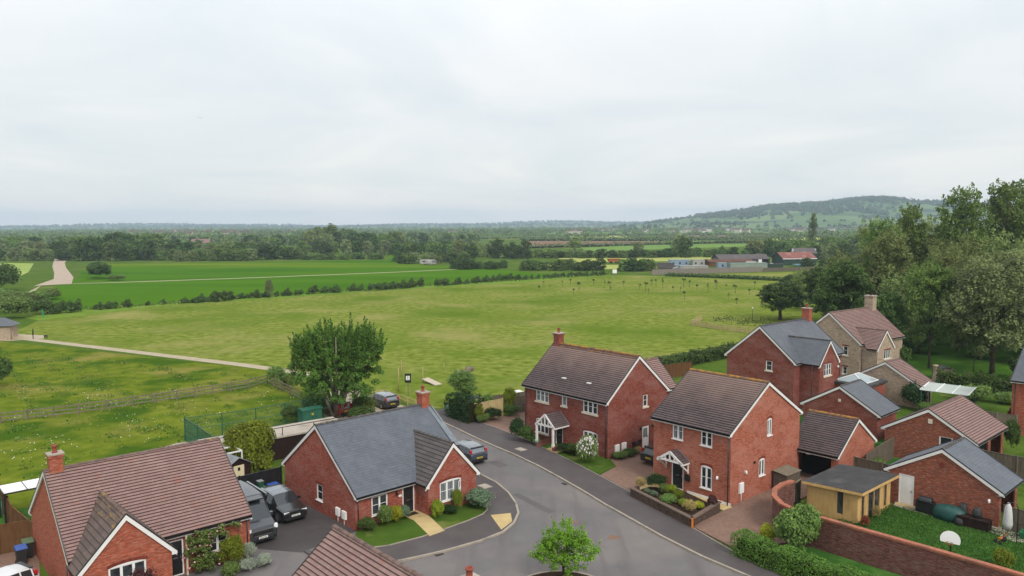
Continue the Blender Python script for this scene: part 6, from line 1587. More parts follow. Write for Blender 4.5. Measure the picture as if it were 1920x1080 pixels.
def cabin(label, loc, yaw, w, d, h, m1, roofm, nwin=3):
    r_ = thing('portable_cabin', label, 'cabin', loc, R(yaw)); mb = MB(); mb.box(-w / 2, w / 2, -d / 2, d / 2, .15, h); mb.build('wall', m1, r_); mb = MB(); mb.box(-w / 2 - .1, w / 2 + .1, -d / 2 - .1, d / 2 + .1, h + .002, h + .15); mb.build('roof', roofm, r_)
    for i in range(nwin):
        x = -w / 2 + w * (i + .5) / nwin; mb = MB(); mb.box(x - .4, x + .4, -d / 2 - .03, -d / 2 - .002, 1.1, 2.0); mb.build('window', MAT['glass'], r_)
cabin('pale blue portable cabin nearest the yard bushes', (75.5, 352, 0), 6, 9, 3, 3.0, MAT['blue_clad'], MAT['pale_clad'], 3); cabin('white portable cabin with two windows right of the blue cabin', (83.5, 350, 0), 6, 5.5, 3, 3.0, MAT['pale_clad'], MAT['pale_clad'], 2)
cabin('small blue-framed site cabin in the middle of the yard', (89.2, 331, 0), 4, 4, 2.6, 2.6, MAT['blue_clad'], MAT['pale_clad'], 1); cabin('long mint green cabin behind the grey board fence', (98.5, 326, 0), 6, 16, 4, 2.7, MAT['mint'], MAT['mint'], 0); cabin('low white container with rounded tank beside the bushes', (75, 322, 0), 8, 12, 3, 1.9, MAT['pale_clad'], MAT['pale_clad'], 0)
barn('timber_stack', 'long rust-brown open shed behind the cabins', 'shed', (98, 352, 0), 4, 20, 6, 2.2, .9, MAT['wood_brown'], M('rust_brown', lin((122, 86, 72), .62), lin((104, 74, 64), .62), .4, 5, .9, .2))
def caravan(label, loc, yaw, group=None):
    r_ = thing('caravan', label, 'caravan', loc, R(yaw), group); mb = MB()
    pr = [(-2.6, .5), (-2.75, 1.2), (-2.5, 2.3), (-1.8, 2.55), (1.9, 2.55), (2.4, 2.2), (2.8, 1.2), (2.6, .5)]
    mb.loft([[(x, y, z) for x, z in pr] for y in (-1.1, 1.1)], close=True, smooth=False); mb.build('body', MAT['pale_clad'], r_); mb = MB(); mb.box(-1.7, -.4, -1.13, -1.102, 1.4, 2.0); mb.box(.4, 1.7, -1.13, -1.102, 1.4, 2.0); mb.build('window', MAT['glass'], r_)
    for sg in (-1, 1):
        mb = MB(Matrix.Translation((-.2, sg * 1.0, .33)) @ Matrix.Rotation(R(90), 4, 'X')); mb.lathe([(.33, -.1), (.33, .1)], (0, 0, 0), 12); mb.build('wheel', MAT['rubber'], r_)
caravan('white caravan standing between the crop field and the far bushes', (-41.5, 374, 0), 20); caravan('second white caravan right of the first at the crop field edge', (-38.2, 371, 0), 70); caravan('pale caravan between the cabins and the long grey-roofed shed', (106, 345, 0), 40); cabin('grey site container at the left of the yard', (66, 334, 0), -4, 7, 2.5, 2.4, MAT['dull_roof'], MAT['dull_roof'], 0); cabin('rust-brown container behind the white cabin', (88, 362, 0), 12, 8, 2.6, 2.5, MAT['wood_brown'], MAT['wood_brown'], 0); cabin('low dull green container right of the mint cabin', (112, 331, 0), -8, 6, 2.4, 2.0, MAT['green_clad'], MAT['dull_roof'], 0)
caravan('pale caravan at the back of the container yard', (110, 398, 0), 10)
dr = thing('orange_trailer', 'orange farm trailer between the bushes left of the yard', 'trailer', (50, 382, 0), R(10)); mb = MB(); mb.loft([[(-2.6, -1.1, .8), (2.6, -1.1, .8), (2.6, 1.1, .8), (-2.6, 1.1, .8)], [(-3, -1.3, 2.2), (3, -1.3, 2.2), (3, 1.3, 2.2), (-3, 1.3, 2.2)]], close=True, smooth=False); mb.build('body', M('rust_orange', lin((190, 104, 56), .68), lin((170, 88, 46), .68), 1, 4, .8, .2), dr)
for x in (-1.4, 1.4):
    for sg in (-1, 1):
        mb = MB(Matrix.Translation((x, sg * 1.0, .45)) @ Matrix.Rotation(R(90), 4, 'X')); mb.lathe([(.45, -.15), (.45, .15)], (0, 0, 0), 12); mb.build('wheel', MAT['rubber'], dr)
tk = car('flatbed_truck', 'pale blue pickup truck parked by the red barn', 'truck', (128, 347, 0), 3, [(2.6, .4, .9, 1.0, .8, .85, .7), (2.3, .3, 1.05, 1.15, .9, .95, .8), (1.9, .3, 1.15, 2.0, .95, .95, .75), (.9, .3, 1.15, 2.05, .95, .95, .75), (.8, .3, 1.1, 1.15, .95, .95, .8), (-2.6, .5, 1.1, 1.15, .95, .95, .8)], MAT['car_teal'], (1.6, -1.6), .4, (1, 3), None, width=.95, wscreen='front', trim=False)
for k_, (x, y, w, h, lb) in enumerate(((-255, 640, 14, 5, 'pink-walled farmhouse among the trees behind the crop field'), (-178, 560, 9, 4.5, 'pale cottage between the dark trees at far left'))):
    barn('farm_house', lb, 'house', (x, y, 0), 10, w, 8, h, 3, MAT['tile_pink'] if k_ == 9 else MAT['stone'], MAT['tile_pink'], [])
# far settlement: small gabled houses strung along the plain
HW = [M('far_render', lin((226, 214, 200), .74), None, 1, 2, .9, .1), M('far_brick', lin((168, 142, 126), .62), None, 1, 2, .9, .1)]
HR = [M('far_red_roof', lin((128, 108, 98), .6), None, 1, 2, .9, .1), M('far_grey_roof', lin((120, 116, 118), .64), None, 1, 2, .9, .1)]
rr = random.Random(5)
def far_house(lb, grp, x, y, w, h, a, b):
    r_ = barn('far_house', lb, 'house', (x, y, 0), rr.uniform(-30, 30), w, 8, h, 3.2, HW[a], HR[b], []); r_['group'] = grp; return r_
protos = [far_house('tiny house in the distant red-roofed settlement beyond the left wood', 'houses of the distant settlement beyond the left wood', -60, 1400, 11, 5.5, 1, 0), far_house('tiny house in the distant red-roofed settlement beyond the left wood', 'houses of the distant settlement beyond the left wood', -110, 1450, 16, 5.5, 0, 0)]
for i in range(34):
    y = rr.uniform(1150, 1900); px = rr.choice([rr.uniform(250, 560), rr.uniform(300, 470)])
    dup(protos[i % 2], ((px - 960) / 1461 * y, y, 0), rr.uniform(-1, 1))
protos2 = [far_house('tiny pale house in the village at the foot of the hill', 'houses of the village at the foot of the hill', 300, 1500, 12, 5.5, 0, 0), far_house('tiny pale house in the village at the foot of the hill', 'houses of the village at the foot of the hill', 340, 1550, 14, 5.5, 0, 1)]
for i in range(44):
    y = rr.uniform(1350, 1900); px = rr.choice([rr.uniform(1040, 1160), rr.uniform(1200, 1400), rr.uniform(1480, 1620)])
    dup(protos2[i % 2], ((px - 960) / 1461 * y, y, 0), rr.uniform(-1, 1))
brd = MB(); brd.face([(0, 0, 0), (.35, .06, .14), (.8, 0, .05), (.4, -.1, .06)]); brd.face([(0, 0, 0), (-.35, .06, .14), (-.8, 0, .05), (-.4, -.1, .06)]); brd.tube([(0, -.3, 0), (0, 0, .02), (0, .3, 0)], [.02, .07, .03], 6)
bo = brd.build('bird', MAT['black']); bo.location = (-47.2, 120, 35.8); bo.scale = (.45,) * 3; tag(bo, 'small dark bird gliding high on the left of the sky', 'bird')
# ---------------------------------------------------------------- vegetation
def lc(r, g, b, k_=.62): return lin((r, g, b), k_)[:3]
LM = {
 'dark': leaf3('dark_leaves', lc(94, 118, 62, .58), .3), 'mid': leaf3('mid_leaves', lc(124, 148, 80, .62), .35), 'olive': leaf3('olive_leaves', lc(144, 156, 98, .63), .35), 'grey': leaf3('grey_green_leaves', lc(144, 156, 108, .66), .35),
 'bright': leaf3('bright_leaves', lc(128, 182, 64, .8), .4), 'bigtree': leaf3('poplar_leaves', lc(104, 136, 62, .57), .3), 'lime': leaf3('lime_leaves', lc(158, 178, 58), .3), 'yellow': leaf3('yellow_leaves', lc(190, 192, 62), .3),
 'silver': leaf3('silver_leaves', lc(176, 184, 172), .15), 'lav': leaf3('lavender_leaves', lc(116, 136, 112), .15), 'privet': leaf3('privet_leaves', lc(108, 138, 62), .3), 'conifer': leaf3('conifer_leaves', lc(54, 78, 42), .12), 'purple': leaf3('purple_leaves', lc(96, 62, 66), .2), 'tan': leaf3('tan_grass', lc(190, 166, 112), .2), 'gold': leaf3('golden_leaves', lc(132, 142, 46), .3), 'far': leaf3('distant_leaves', lc(110, 128, 78, .66), .25), 'farw': leaf3('hill_wood_leaves', lc(84, 108, 64), .2), 'red': leaf3('red_leaves', lc(150, 70, 56), .2)}
t = NT('white_petals'); MAT['petal_w'] = t.fin(lin((236, 232, 226), .85), .8, .1)
t = NT('pink_petals'); MAT['petal_p'] = t.fin(lin((236, 176, 178), .8), .8, .1)
MAT['bark'] = M('bark', lin((112, 98, 82), .6), lin((82, 72, 60), .6), 6, 6, .95, .1, st=(1, 1, .3))
MAT['bark_pale'] = M('pale_bark', lin((164, 152, 136), .62), lin((128, 116, 100), .62), 4, 6, .95, .1, st=(1, 1, .3))
def put(o, x, y, z=0, rz=0, s=None):
    o.location = (x, y, z); o.rotation_euler = (0, 0, rz)
    if s: o.scale = (s,) * 3 if not isinstance(s, tuple) else s
    return o
# the big multi-stemmed tree
bl = [(0, 0, 4.6, 3.5, 3.2, 2.9), (-2.6, .3, 4.4, 2.2, 2.1, 2.6), (2.4, -.2, 5.0, 2.3, 2.2, 2.8), (-.9, .5, 6.6, 2.0, 1.9, 1.9), (1.6, .2, 6.7, 1.9, 1.8, 1.9), (-1.2, -1.2, 2.6, 2.4, 2.0, 1.7), (1.7, -1.4, 2.5, 2.2, 2.0, 1.5), (-2.9, -.4, 6.0, 1.2, 1.2, 1.5), (3.4, .4, 6.2, 1.1, 1.1, 1.7)]
big = make_tree('broadleaf_tree', 'large dark green multi-stemmed tree behind the slate-roofed bungalow', 'tree', 11, bl, 300, 110, .5, .165, LM['bigtree'], MAT['bark_pale'], 2.0, .22, 0, trunk=False, extra=shoots(300, bl[:5] + bl[7:], 1.7, 70, .15))
put(big, -17.9, 78.3)
big.children[0].name = 'crown'
mb = MB(); rng = np.random.default_rng(3)
for i in range(9):
    a_ = i * .7; r_ = .35 + .2 * (i % 3); h_ = 5.5 + (i % 4)
    mb.tube([(r_ * math.cos(a_) * .5, r_ * math.sin(a_) * .5, -.1), (r_ * math.cos(a_) * 1.6, r_ * math.sin(a_) * 1.4, 2.2), (r_ * math.cos(a_) * 4.2, r_ * math.sin(a_) * 3.4, h_)], [.2, .15, .04], 8)
mb.build('trunk', MAT['bark_pale'], big)
# little street tree at the bottom of the picture
bl = [(0, 0, .95, 1.25, 1.1, .65), (0, 0, 1.7, 1.35, 1.2, 1.0), (-.9, .1, 1.45, 1.0, .9, .65), (.95, 0, 1.6, 1.0, .9, .75), (0, .1, 2.5, .75, .7, .75), (.6, -.1, 2.4, .6, .6, .6), (-.5, 0, 2.2, .6, .6, .55)]
put(make_tree('young_tree', 'small bright green tree in the kerbed bed at the bottom of the road', 'tree', 21, bl, 160, 70, .24, .085, LM['bright'], MAT['bark'], .8, .07, 12, extra=shoots(70, bl, .55, 26, .07)), 2.75, 41.3, .1)
# trees on the right
bl_airy = [(0, 0, 6.2, 2.1, 2.1, 2.6), (.8, .3, 8.6, 1.7, 1.7, 2.0), (-.9, -.3, 7.6, 1.6, 1.6, 2.0), (.2, -.5, 4.4, 1.9, 1.9, 1.6), (-.4, .2, 9.6, 1.1, 1.1, 1.3), (0, 0, 2.6, 2.0, 2.0, 1.5)]
airy = make_tree('tall_tree', 'tall airy tree at the top of the tree belt', 'tree', 31, bl_airy, 190, 60, .5, .17, LM['mid'], MAT['bark'], 3.0, .2, 26, inner=.35, extra=shoots(80, bl_airy, .6, 28, .2))
bl_w = [(0, 0, 6.4, 3.4, 3.3, 3.0), (1.6, .4, 7.8, 2.0, 2.0, 1.9), (-1.5, -.6, 7.3, 2.1, 2.1, 2.0), (-2.4, .3, 5.0, 1.8, 1.8, 1.8), (2.4, -.4, 5.2, 1.9, 1.9, 1.9), (.5, -1.6, 3.9, 2.2, 1.9, 1.2), (-.8, -1.2, 2.9, 2.0, 1.8, 1.2)]
willow = make_tree('willow', 'broad grey-green willow-like tree above the right-hand garden', 'tree', 41, bl_w, 330, 75, .62, .17, LM['grey'], MAT['bark'], 3.0, .17, 16, inner=.4, low=-.8, extra=shoots(60, bl_w, .8, 26, .2))
bl_m = [(0, 0, 6.6, 2.9, 2.9, 3.0), (1.1, .3, 8.2, 1.8, 1.8, 1.7), (-1.2, .2, 7.6, 1.8, 1.8, 1.9), (.2, -1.0, 4.8, 2.2, 2.0, 1.7), (-1.8, -.6, 5.6, 1.7, 1.6, 1.6), (.3, 0, 3.0, 2.2, 2.2, 1.5)]
midt = make_tree('broadleaf_tree', 'mid green broad tree', 'tree', 51, bl_m, 230, 70, .6, .19, LM['mid'], MAT['bark'], 2.8, .15, 12, inner=.4, extra=shoots(60, bl_m, .8, 26, .2))
olive = dup(midt, (0, 0, 0)); 
bl_o = [(0, 0, 5.8, 3.1, 3.0, 3.4), (1.2, .5, 8.0, 1.9, 1.9, 1.9), (-1.4, 0, 7.2, 1.9, 1.9, 2.2), (.8, -1.2, 4.0, 2.3, 2.1, 1.9), (-.4, .2, 2.0, 2.9, 2.8, 1.9)]
for o in list(olive.children): bpy.data.objects.remove(o)
bpy.data.objects.remove(olive)
olive = make_tree('broadleaf_tree', 'olive green tree in the tree belt', 'tree', 61, bl_o, 260, 70, .6, .18, LM['olive'], MAT['bark'], 2.4, .16, 12, inner=.4, extra=shoots(80, bl_o, .9, 26, .2))
darkt = make_tree('broadleaf_tree', 'dark green rounded tree', 'tree', 71, [(0, 0, 5.4, 3.7, 3.5, 3.6), (1.4, .4, 7.4, 2.3, 2.2, 2.0), (-1.5, -.3, 6.8, 2.3, 2.2, 2.2), (0, -1.4, 3.4, 3.0, 2.4, 2.0)], 260, 70, .72, .24, LM['dark'], MAT['bark'], 1.6, .3, 8, inner=.5)
used = set()
def place(p, label, x, y, h, w=1.0, rz=None, nat=10.0, group=None):
    s_ = h / nat
    rz = rz if rz is not None else (x * 1.7 + y * .9) % 6.28
    if p.name not in used:
        used.add(p.name); put(p, x, y, -.05, rz, (s_ * w, s_ * w, s_)); p['label'] = label
        if group: p['group'] = group
        return p
    return dup(p, (x, y, -.05), rz, (s_ * w, s_ * w, s_), label, group)
place(willow, 'broad grey-green willow at the right edge above the hedge', 62.0, 99.5, 16.2, 1.0)
place(midt, 'mid green tree on the bright lawn left of the grey-green willow', 56.0, 103.5, 14.4, .72)
place(darkt, 'dark green tree right behind the stone house roof', 51.0, 106.5, 10.6, .82)
place(darkt, 'broad dark tree behind the stone chimney', 55.5, 130, 14.0, .95)
place(darkt, 'lower dark tree left of the tall belt beside the paddock', 61.5, 152, 11.5, 1.0)
for i, (x, y, h, w) in enumerate([(81.5, 141, 25.2, .84), (73.5, 145, 22.2, .84), (89.5, 143, 26.2, .86), (97, 148, 27.0, .86), (66, 139, 19.8, .9), (105, 152, 26, .9)]):
    place(airy, 'tall airy tree standing above the right-hand tree belt against the sky', x, y, h, w, nat=10.8, group='tall airy trees of the right-hand belt')
for i, (x, y, h, w) in enumerate([(64.5, 134, 18.0, .84), (71, 124, 17.0, .84), (80, 124, 17.5, .86), (74, 156, 19, .84), (87, 160, 20, .84), (77, 114, 15.5, .8), (92, 128, 18, .8), (60, 142, 14, .9)]):
    place(olive, 'olive green tree in the middle of the right-hand tree belt', x, y, h, w, nat=10.0, group='olive green trees of the right-hand belt')
place(midt, 'mid green tree between the olive trees behind the stone house', 64, 121, 13, .8)
place(midt, 'spindly green tree with bare trunk on the bright lawn', 60.4, 100.8, 8.5, .5)
place(midt, 'green tree at the far right behind the willow', 71, 105, 13, .9)
place(airy, 'slender poplar rising alone behind the farm buildings', 208, 540, 25.5, .6, nat=10.8)
place(darkt, 'round dark tree standing alone by the board pen', 54.2, 156.5, 8.3, 1.5)
place(olive, 'bushy olive tree at the left end of the belt beside the paddock fence', 66, 176, 9, 1.0)
place(midt, 'small grey-green tree beside the dark clipped hedge', -5.3, 81.6, 4.2, 1.3)
place(darkt, 'small dark bush tree in the paddock corner', 80, 224, 5, 1.0)
for i, (x, y, h, w) in enumerate([(66.5, 110, 12.5, .95), (58.5, 116, 11.5, .95), (72, 104.5, 12, .95), (68, 118, 15, .9), (78, 108, 14, .95), (86, 116, 17, .9)]):
    place(olive, 'grey-olive tree filling the front of the right-hand belt above the bright lawn', x, y, h, w, nat=10.0, group='front trees of the right-hand belt')
for i, (x, y, h, w) in enumerate([(56, 112, 4.2, 1.5), (61, 116, 5, 1.5), (67, 112, 4.5, 1.4), (74, 110, 5, 1.5), (80, 118, 6, 1.4), (58, 122, 6, 1.4), (50, 116, 4.5, 1.3), (70, 131, 7, 1.4), (84, 133, 8, 1.4), (63, 128, 6, 1.3)]):
    place(darkt, 'dark undergrowth tree at the foot of the right-hand belt', x, y, h, w, group='undergrowth trees of the right-hand belt')
# bushes: one prototype each kind, scaled
def bush_proto(seed, mat, size, K=90, per=70, rc=.24, blobs=None, name='shrub', flowers=None, fl=0):
    bl = blobs or [(0, 0, .5, .62, .6, .5), (.3, .2, .62, .42, .4, .36), (-.3, -.1, .58, .42, .42, .36)]
    rng = np.random.default_rng(seed); root = thing(name, 'shrub', 'shrub')
    P, N, t_, C = clumps(rng, bl, K, per, rc, .8, .5, -.3)
    P[:, 2] = np.abs(P[:, 2])
    leaf_obj('foliage', P, N, size, t_, mat, root, rng)
    if fl:
        P2, N2, t2, C2 = clumps(rng, [(b[0], b[1], b[2], b[3] * 1.1, b[4] * 1.1, b[5] * 1.1) for b in bl], fl, 5, .07, .8, .92, -.2)
        leaf_obj('blossom', P2, N2, .085, t2, flowers, root, rng)
    return root
BP = {k_: bush_proto(100 + i, LM[k_], sz * .68) for i, (k_, sz) in enumerate((('dark', .12), ('mid', .12), ('lime', .11), ('yellow', .11), ('silver', .10), ('lav', .10), ('tan', .09), ('gold', .10), ('purple', .11), ('conifer', .10), ('red', .1)))}
ubp = set()
def bush(kind, label, x, y, r_, h, z=.1, name=None, group=None):
    p = BP[kind]; sc_ = (r_, r_, h)
    if kind not in ubp:
        ubp.add(kind); put(p, x, y, z, x, sc_); p['label'] = label
        if group: p['group'] = group
        return p
    return dup(p, (x, y, z), x * 2.1, sc_, label, group)
def hw(h, u, v):       # house-local to world
    c = Matrix.Translation(h.location) @ Matrix.Rotation(h.rotation_euler.z, 4, 'Z') @ Vector((u, v, 0)); return c.x, c.y
for k_, lb, h_, u, v, r_, ht_ in (
 ('dark', 'dark low shrub at the left front corner of the slate-roofed bungalow', B, .45, -5.6, .75, .8), ('mid', 'rounded green shrub under the left window of the slate-roofed bungalow', B, 1.75, -5.65, .75, 1.25), ('yellow', 'yellow variegated shrub under the left window of the slate-roofed bungalow', B, 2.6, -5.7, .62, 1.1), ('lav', 'grey lavender clump left of the black front door', B, 3.35, -5.6, .55, .9),
 ('lime', 'lime yellow shrub right of the buff garden path', B, 5.1, -6.9, .62, 1.15), ('conifer', 'dark low shrub under the front gable window', B, 6.2, -6.85, .7, .55), ('gold', 'upright golden conifer under the front gable window', B, 6.95, -6.7, .5, 1.35), ('lav', 'big grey-green lavender mound at the corner of the slate-roofed bungalow', B, 8.4, -7.4, 1.5, 1.15),
 ('conifer', 'dark evergreen shrub at the left corner of the porch house', H3, 1.0, -5.7, 1.05, 1.9), ('dark', 'dark shrub just right of the evergreen at the left corner of the porch house', H3, 2.1, -5.6, .9, 1.4), ('mid', 'low green plant beside the porch', H3, 2.9, -5.3, .6, .8), ('lav', 'pale flowering low plant left of the porch', H3, 3.5, -5.6, .5, .7),
 ('conifer', 'low clipped dark shrub right of the porch wall', H3, 6.7, -5.3, 1.0, .8), ('dark', 'dark green shrub under the right ground-floor window', H3, 7.6, -5.2, .8, .9),
 ('mid', 'low green planting along the side wall of the porch house', H3, 10.9, -3.0, .9, .5), ('dark', 'dark low planting by the meter boxes', H3, 10.95, -1.8, .8, .55), ('tan', 'brownish low plant at the end of the side-wall border', H3, 10.95, -.7, .6, .5),
 ('tan', 'tan tufted grass at the left end of the raised planter', H4, .95, -7.2, .55, .8), ('conifer', 'dark blue-green shrub at the back left of the raised planter', H4, 1.6, -6.2, .95, .95), ('dark', 'spiky dark shrub left of the black door', H4, 1.2, -5.7, .7, .8), ('lav', 'small purple-grey plant in the left of the raised planter', H4, 1.9, -7.6, .4, .35), ('lav', 'small grey plant in the middle of the raised planter', H4, 2.6, -7.7, .4, .4),
 ('mid', 'green low shrub in the centre of the raised planter', H4, 2.6, -6.6, .6, .6), ('lime', 'lime shrub by the doorstep', H4, 3.2, -6.5, .55, .7), ('gold', 'yellow-green shrub right of the lime shrub', H4, 3.9, -6.6, .45, .5), ('mid', 'rounded bright green mound in the raised planter', H4, 4.0, -8.0, .85, .55), ('tan', 'pale tan bush at the right front of the raised planter', H4, 6.0, -8.3, .6, .75), ('lime', 'small lime plant in the middle of the raised planter', H4, 5.1, -7.7, .42, .5), ('yellow', 'pale yellow plant at the right of the raised planter', H4, 6.1, -7.3, .5, .45), ('purple', 'dark purple spiky plant at the right end of the raised planter', H4, 6.5, -6.4, .5, .8), ('purple', 'small purple plant by the mound in the raised planter', H4, 4.9, -7.2, .4, .4)):
    x, y = hw(h_, u, v); bush(k_, lb, x, y, r_, ht_, .42 if h_ is H4 else .12)
x, y = hw(A, 8.2, -5.5); bush('gold', 'yellow-green feathery shrub beside the pink rose', x, y, .95, 1.7, 0)
x, y = hw(A, 8.6, -6.7); bush('silver', 'silver-leaved clump at the foot of the yellow-green shrub', x, y, .6, .7, 0)
x, y = hw(A, 9.3, -5.3); bush('silver', 'silver-leaved plant by the corner of the rose-roofed bungalow', x, y, .55, 1.0, 0)
x, y = hw(A, 9.6, -6.6); bush('silver', 'low silver plant at the edge of the dark drive', x, y, .7, .6, 0)
x, y = hw(A, 7.6, -6.6); bush('mid', 'green low plants below the pink rose', x, y, .8, .7, 0)
x, y = hw(A, 2.7, -7.3); bush('purple', 'purple-leaved shrub in front of the left arched window', x, y, 1.0, 2.0, 0)
x, y = hw(A, 5.3, -6.9); bush('lime', 'yellow-green plants beside the black door of the rose-roofed bungalow', x, y, .6, .6, 0)
bush('gold', 'small golden bush on the lawn beside the garden wall', 27.6, 42.4, .75, 1.1); bush('conifer', 'feathery dark conifer by the stone garage', 42.2, 80.8, 1.8, 2.6, 0); bush('mid', 'leafy green plant below the dark conifer', 42.6, 78.9, 1.1, 1.0, 0)
bush('mid', 'large-leaved green plant by the grey board fence', 28.6, 60.2, 1.1, 1.0, 0); bush('dark', 'flowering dark shrub left of the large-leaved plant', 27.2, 59.6, .8, .9, 0); bush('dark', 'tall ivy-green column at the right end of the double garage', 42.6, 65.2, .9, 2.6, 0)
bush('dark', 'dark shrub beside the green substation cabinet', -22.0, 76.2, 1.4, 1.6, 0); bush('mid', 'scrubby green bush at the corner of the post and rail fence', -28.8, 94.0, 1.4, 2.2, 0); bush('mid', 'scrubby bush along the fence left of the big tree', -26.4, 91.0, 1.2, 1.9, 0); bush('dark', 'low dark growth under the big tree', -15.2, 76.4, 1.8, 1.4, 0); bush('mid', 'green growth at the right foot of the big tree', -15.4, 79.2, 1.6, 1.8, 0); bush('mid', 'green growth at the left foot of the big tree', -20.4, 79.4, 2.2, 2.2, 0)
bush('dark', 'dark rounded shrub on the bright lawn behind the log store', 50.2, 100.6, 2.0, 3.6, 0); bush('dark', 'dark low shrubs right of the stone house', 48.0, 101.0, 2.0, 2.0, 0); bush('dark', 'dark shrub at the right of the bright lawn', 63.4, 95.6, 2.2, 2.8, 0); bush('mid', 'sprawling green shrub behind the glass canopy', 50.8, 84.6, 2.6, 1.5, 0); bush('silver', 'white flowering plant right of the double garage roof', 46.8, 77.4, .9, .9, 0); bush('red', 'reddish shrub under the glass canopy', 44.2, 76.6, 1.2, 1.3, 0); bush('mid', 'green shrub in the garden right of the glass canopy', 53.5, 82.6, 1.8, 1.2, 0)
bush('red', 'reddish plant against the corner of the yellow garden room', 22.6, 48.6, .4, .7, .12); bush('tan', 'dry plant in front of the garden room windows', 24.0, 50.0, .35, .8, .12); bush('dark', 'dark bush in the meadow at the left edge', -62.5, 93.5, 2.0, 3.4, 0)
bush('dark', 'dark green bush beside the farm track bend', -150.5, 283.5, 5.6, 6.0, 0); bush('mid', 'pale scrub above the farm track bend', -156.5, 292, 4.0, 3.6, 0); bush('mid', 'scrub strip along the right of the farm track', -171, 322, 6.0, 3.4, 0); bush('mid', 'low scrub right of the dark track-side bush', -141, 277, 4.0, 1.8, 0)
for i, (x, y, r_, h_, k_) in enumerate([(-106, 165, 4.5, 4.2, 'mid'), (-112, 176, 4.8, 4.2, 'mid'), (-119, 170, 4.5, 3.8, 'dark'), (-104, 172, 3.4, 3.0, 'dark'), (-124, 188, 4.6, 4.0, 'mid'), (-118, 192, 4.0, 3.2, 'mid'), (-112, 160, 4, 3.2, 'dark'), (-152, 232, 6.5, 7.5, 'dark'), (-163, 240, 5, 6, 'dark'), (-122, 206, 3.4, 2.6, 'mid')]):
    bush(k_, 'scrubby bush in the thicket at the left edge beyond the mown field', x, y, r_, h_, 0, group='thicket bushes at the left edge')
# flowering shrub, rose, bamboo
fb = bush_proto(301, LM['mid'], .09, 100, 70, .24, None, 'flowering_shrub', MAT['petal_w'], 420); x, y = hw(H3, 9.9, -6.0); put(fb, x, y, .1, 0, (1.15, 1.15, 2.1)); tag(fb, 'rounded shrub covered in white blossom in front of the porch house', 'shrub')
rs = bush_proto(302, LM['mid'], .11, 130, 40, .2, [(0, 0, 1.1, .85, .35, .9), (.8, 0, 1.9, .75, .3, .45), (1.7, -.05, 2.2, .8, .25, .25), (-.1, 0, 2.0, .6, .3, .4), (.3, -.2, .5, .9, .45, .6)], 'climbing_rose', MAT['petal_p'], 70)
x, y = hw(A, 6.55, -5.0); put(rs, x, y, 0, A.rotation_euler.z); tag(rs, 'climbing rose with pink and white flowers on the rose-roofed bungalow front', 'climbing plant')
bam = bush_proto(303, LM['gold'], .065, 260, 90, .2, [(0, 0, .45, .6, .55, .42), (.2, .1, .65, .5, .45, .35), (-.25, 0, .6, .48, .45, .35), (0, 0, .2, .7, .6, .25)], 'bamboo_clump'); put(bam, -21.3, 61.6, 0, 0, (2.5, 2.2, 3.6)); tag(bam, 'large yellow-green bamboo-like shrub between the two bungalows', 'shrub')
bam2 = dup(bam, (-15.4, 64.6, 0), 2, (1.5, 1.3, 2.2), 'dark creeper bush behind the slate-roofed bungalow gable')
# hedges
hedge('clipped_hedge', 'leafy bright green hedge along the pavement below the garden wall', 'hedge', [(13.5, 44.75), (15.4, 42.2), (17.6, 39.6), (20.5, 36.3)], 1.2, 1.2, .085, 520, LM['privet'], 7, z=.1, rough=.05)
gb = bush_proto(304, LM['mid'], .075, 170, 90, .24, None, 'large_shrub'); put(gb, 17.0, 44.9, .1, 0, (1.75, 1.75, 2.5)); tag(gb, 'large loose green shrub in front of the curved garden wall', 'shrub'); bush('yellow', 'yellow-flowered shrub left of the large loose shrub', 15.5, 46.0, .7, 1.2)
hedge('clipped_hedge', 'dark clipped conifer hedge at the end of the road', 'hedge', [(-6.1, 78.4), (-5.0, 77.1), (-3.9, 75.6)], 1.5, 2.35, .13, 220, LM['conifer'], 9)
bush('gold', 'yellow-green shrub at the right end of the dark clipped hedge', -3.3, 75.5, .6, 1.6); bush('conifer', 'rounded green bush in front of the pale board fence', -1.9, 76.3, 1.1, 1.2); bush('mid', 'low green bush left of the pale board fence foot', -2.9, 75.5, .9, .8); bush('dark', 'dark bush at the right end of the pale board fence', -.2, 78.3, 1.1, 1.0); bush('gold', 'tall golden shrub behind the pale board fence', -.3, 79.6, .9, 2.4); bush('mid', 'loose shrub on the picket fence', -2.6, 80.4, 1.0, 1.6)
hedge('field_hedge', 'long dark hedge behind the two-storey houses at the field edge', 'hedge', [(15.5, 99.6), (19.6, 103.0), (25.6, 108.2), (32.5, 114.4), (38, 119)], 1.8, 1.35, .24, 75, LM['dark'], 12)
hedge('clipped_hedge', 'dark clipped hedge in front of the bright lawn on the right', 'hedge', [(51.0, 91.6), (54.6, 89.3), (58.8, 86.6), (64, 83.5)], 1.6, 1.75, .2, 90, LM['dark'], 14)
hedge('low_hedge', 'rough hedge along the paddock fence in the distance', 'hedge', [(57, 287), (70, 278.5), (82, 269.5), (96.5, 256)], 1.6, .8, .5, 14, LM['dark'], 15)
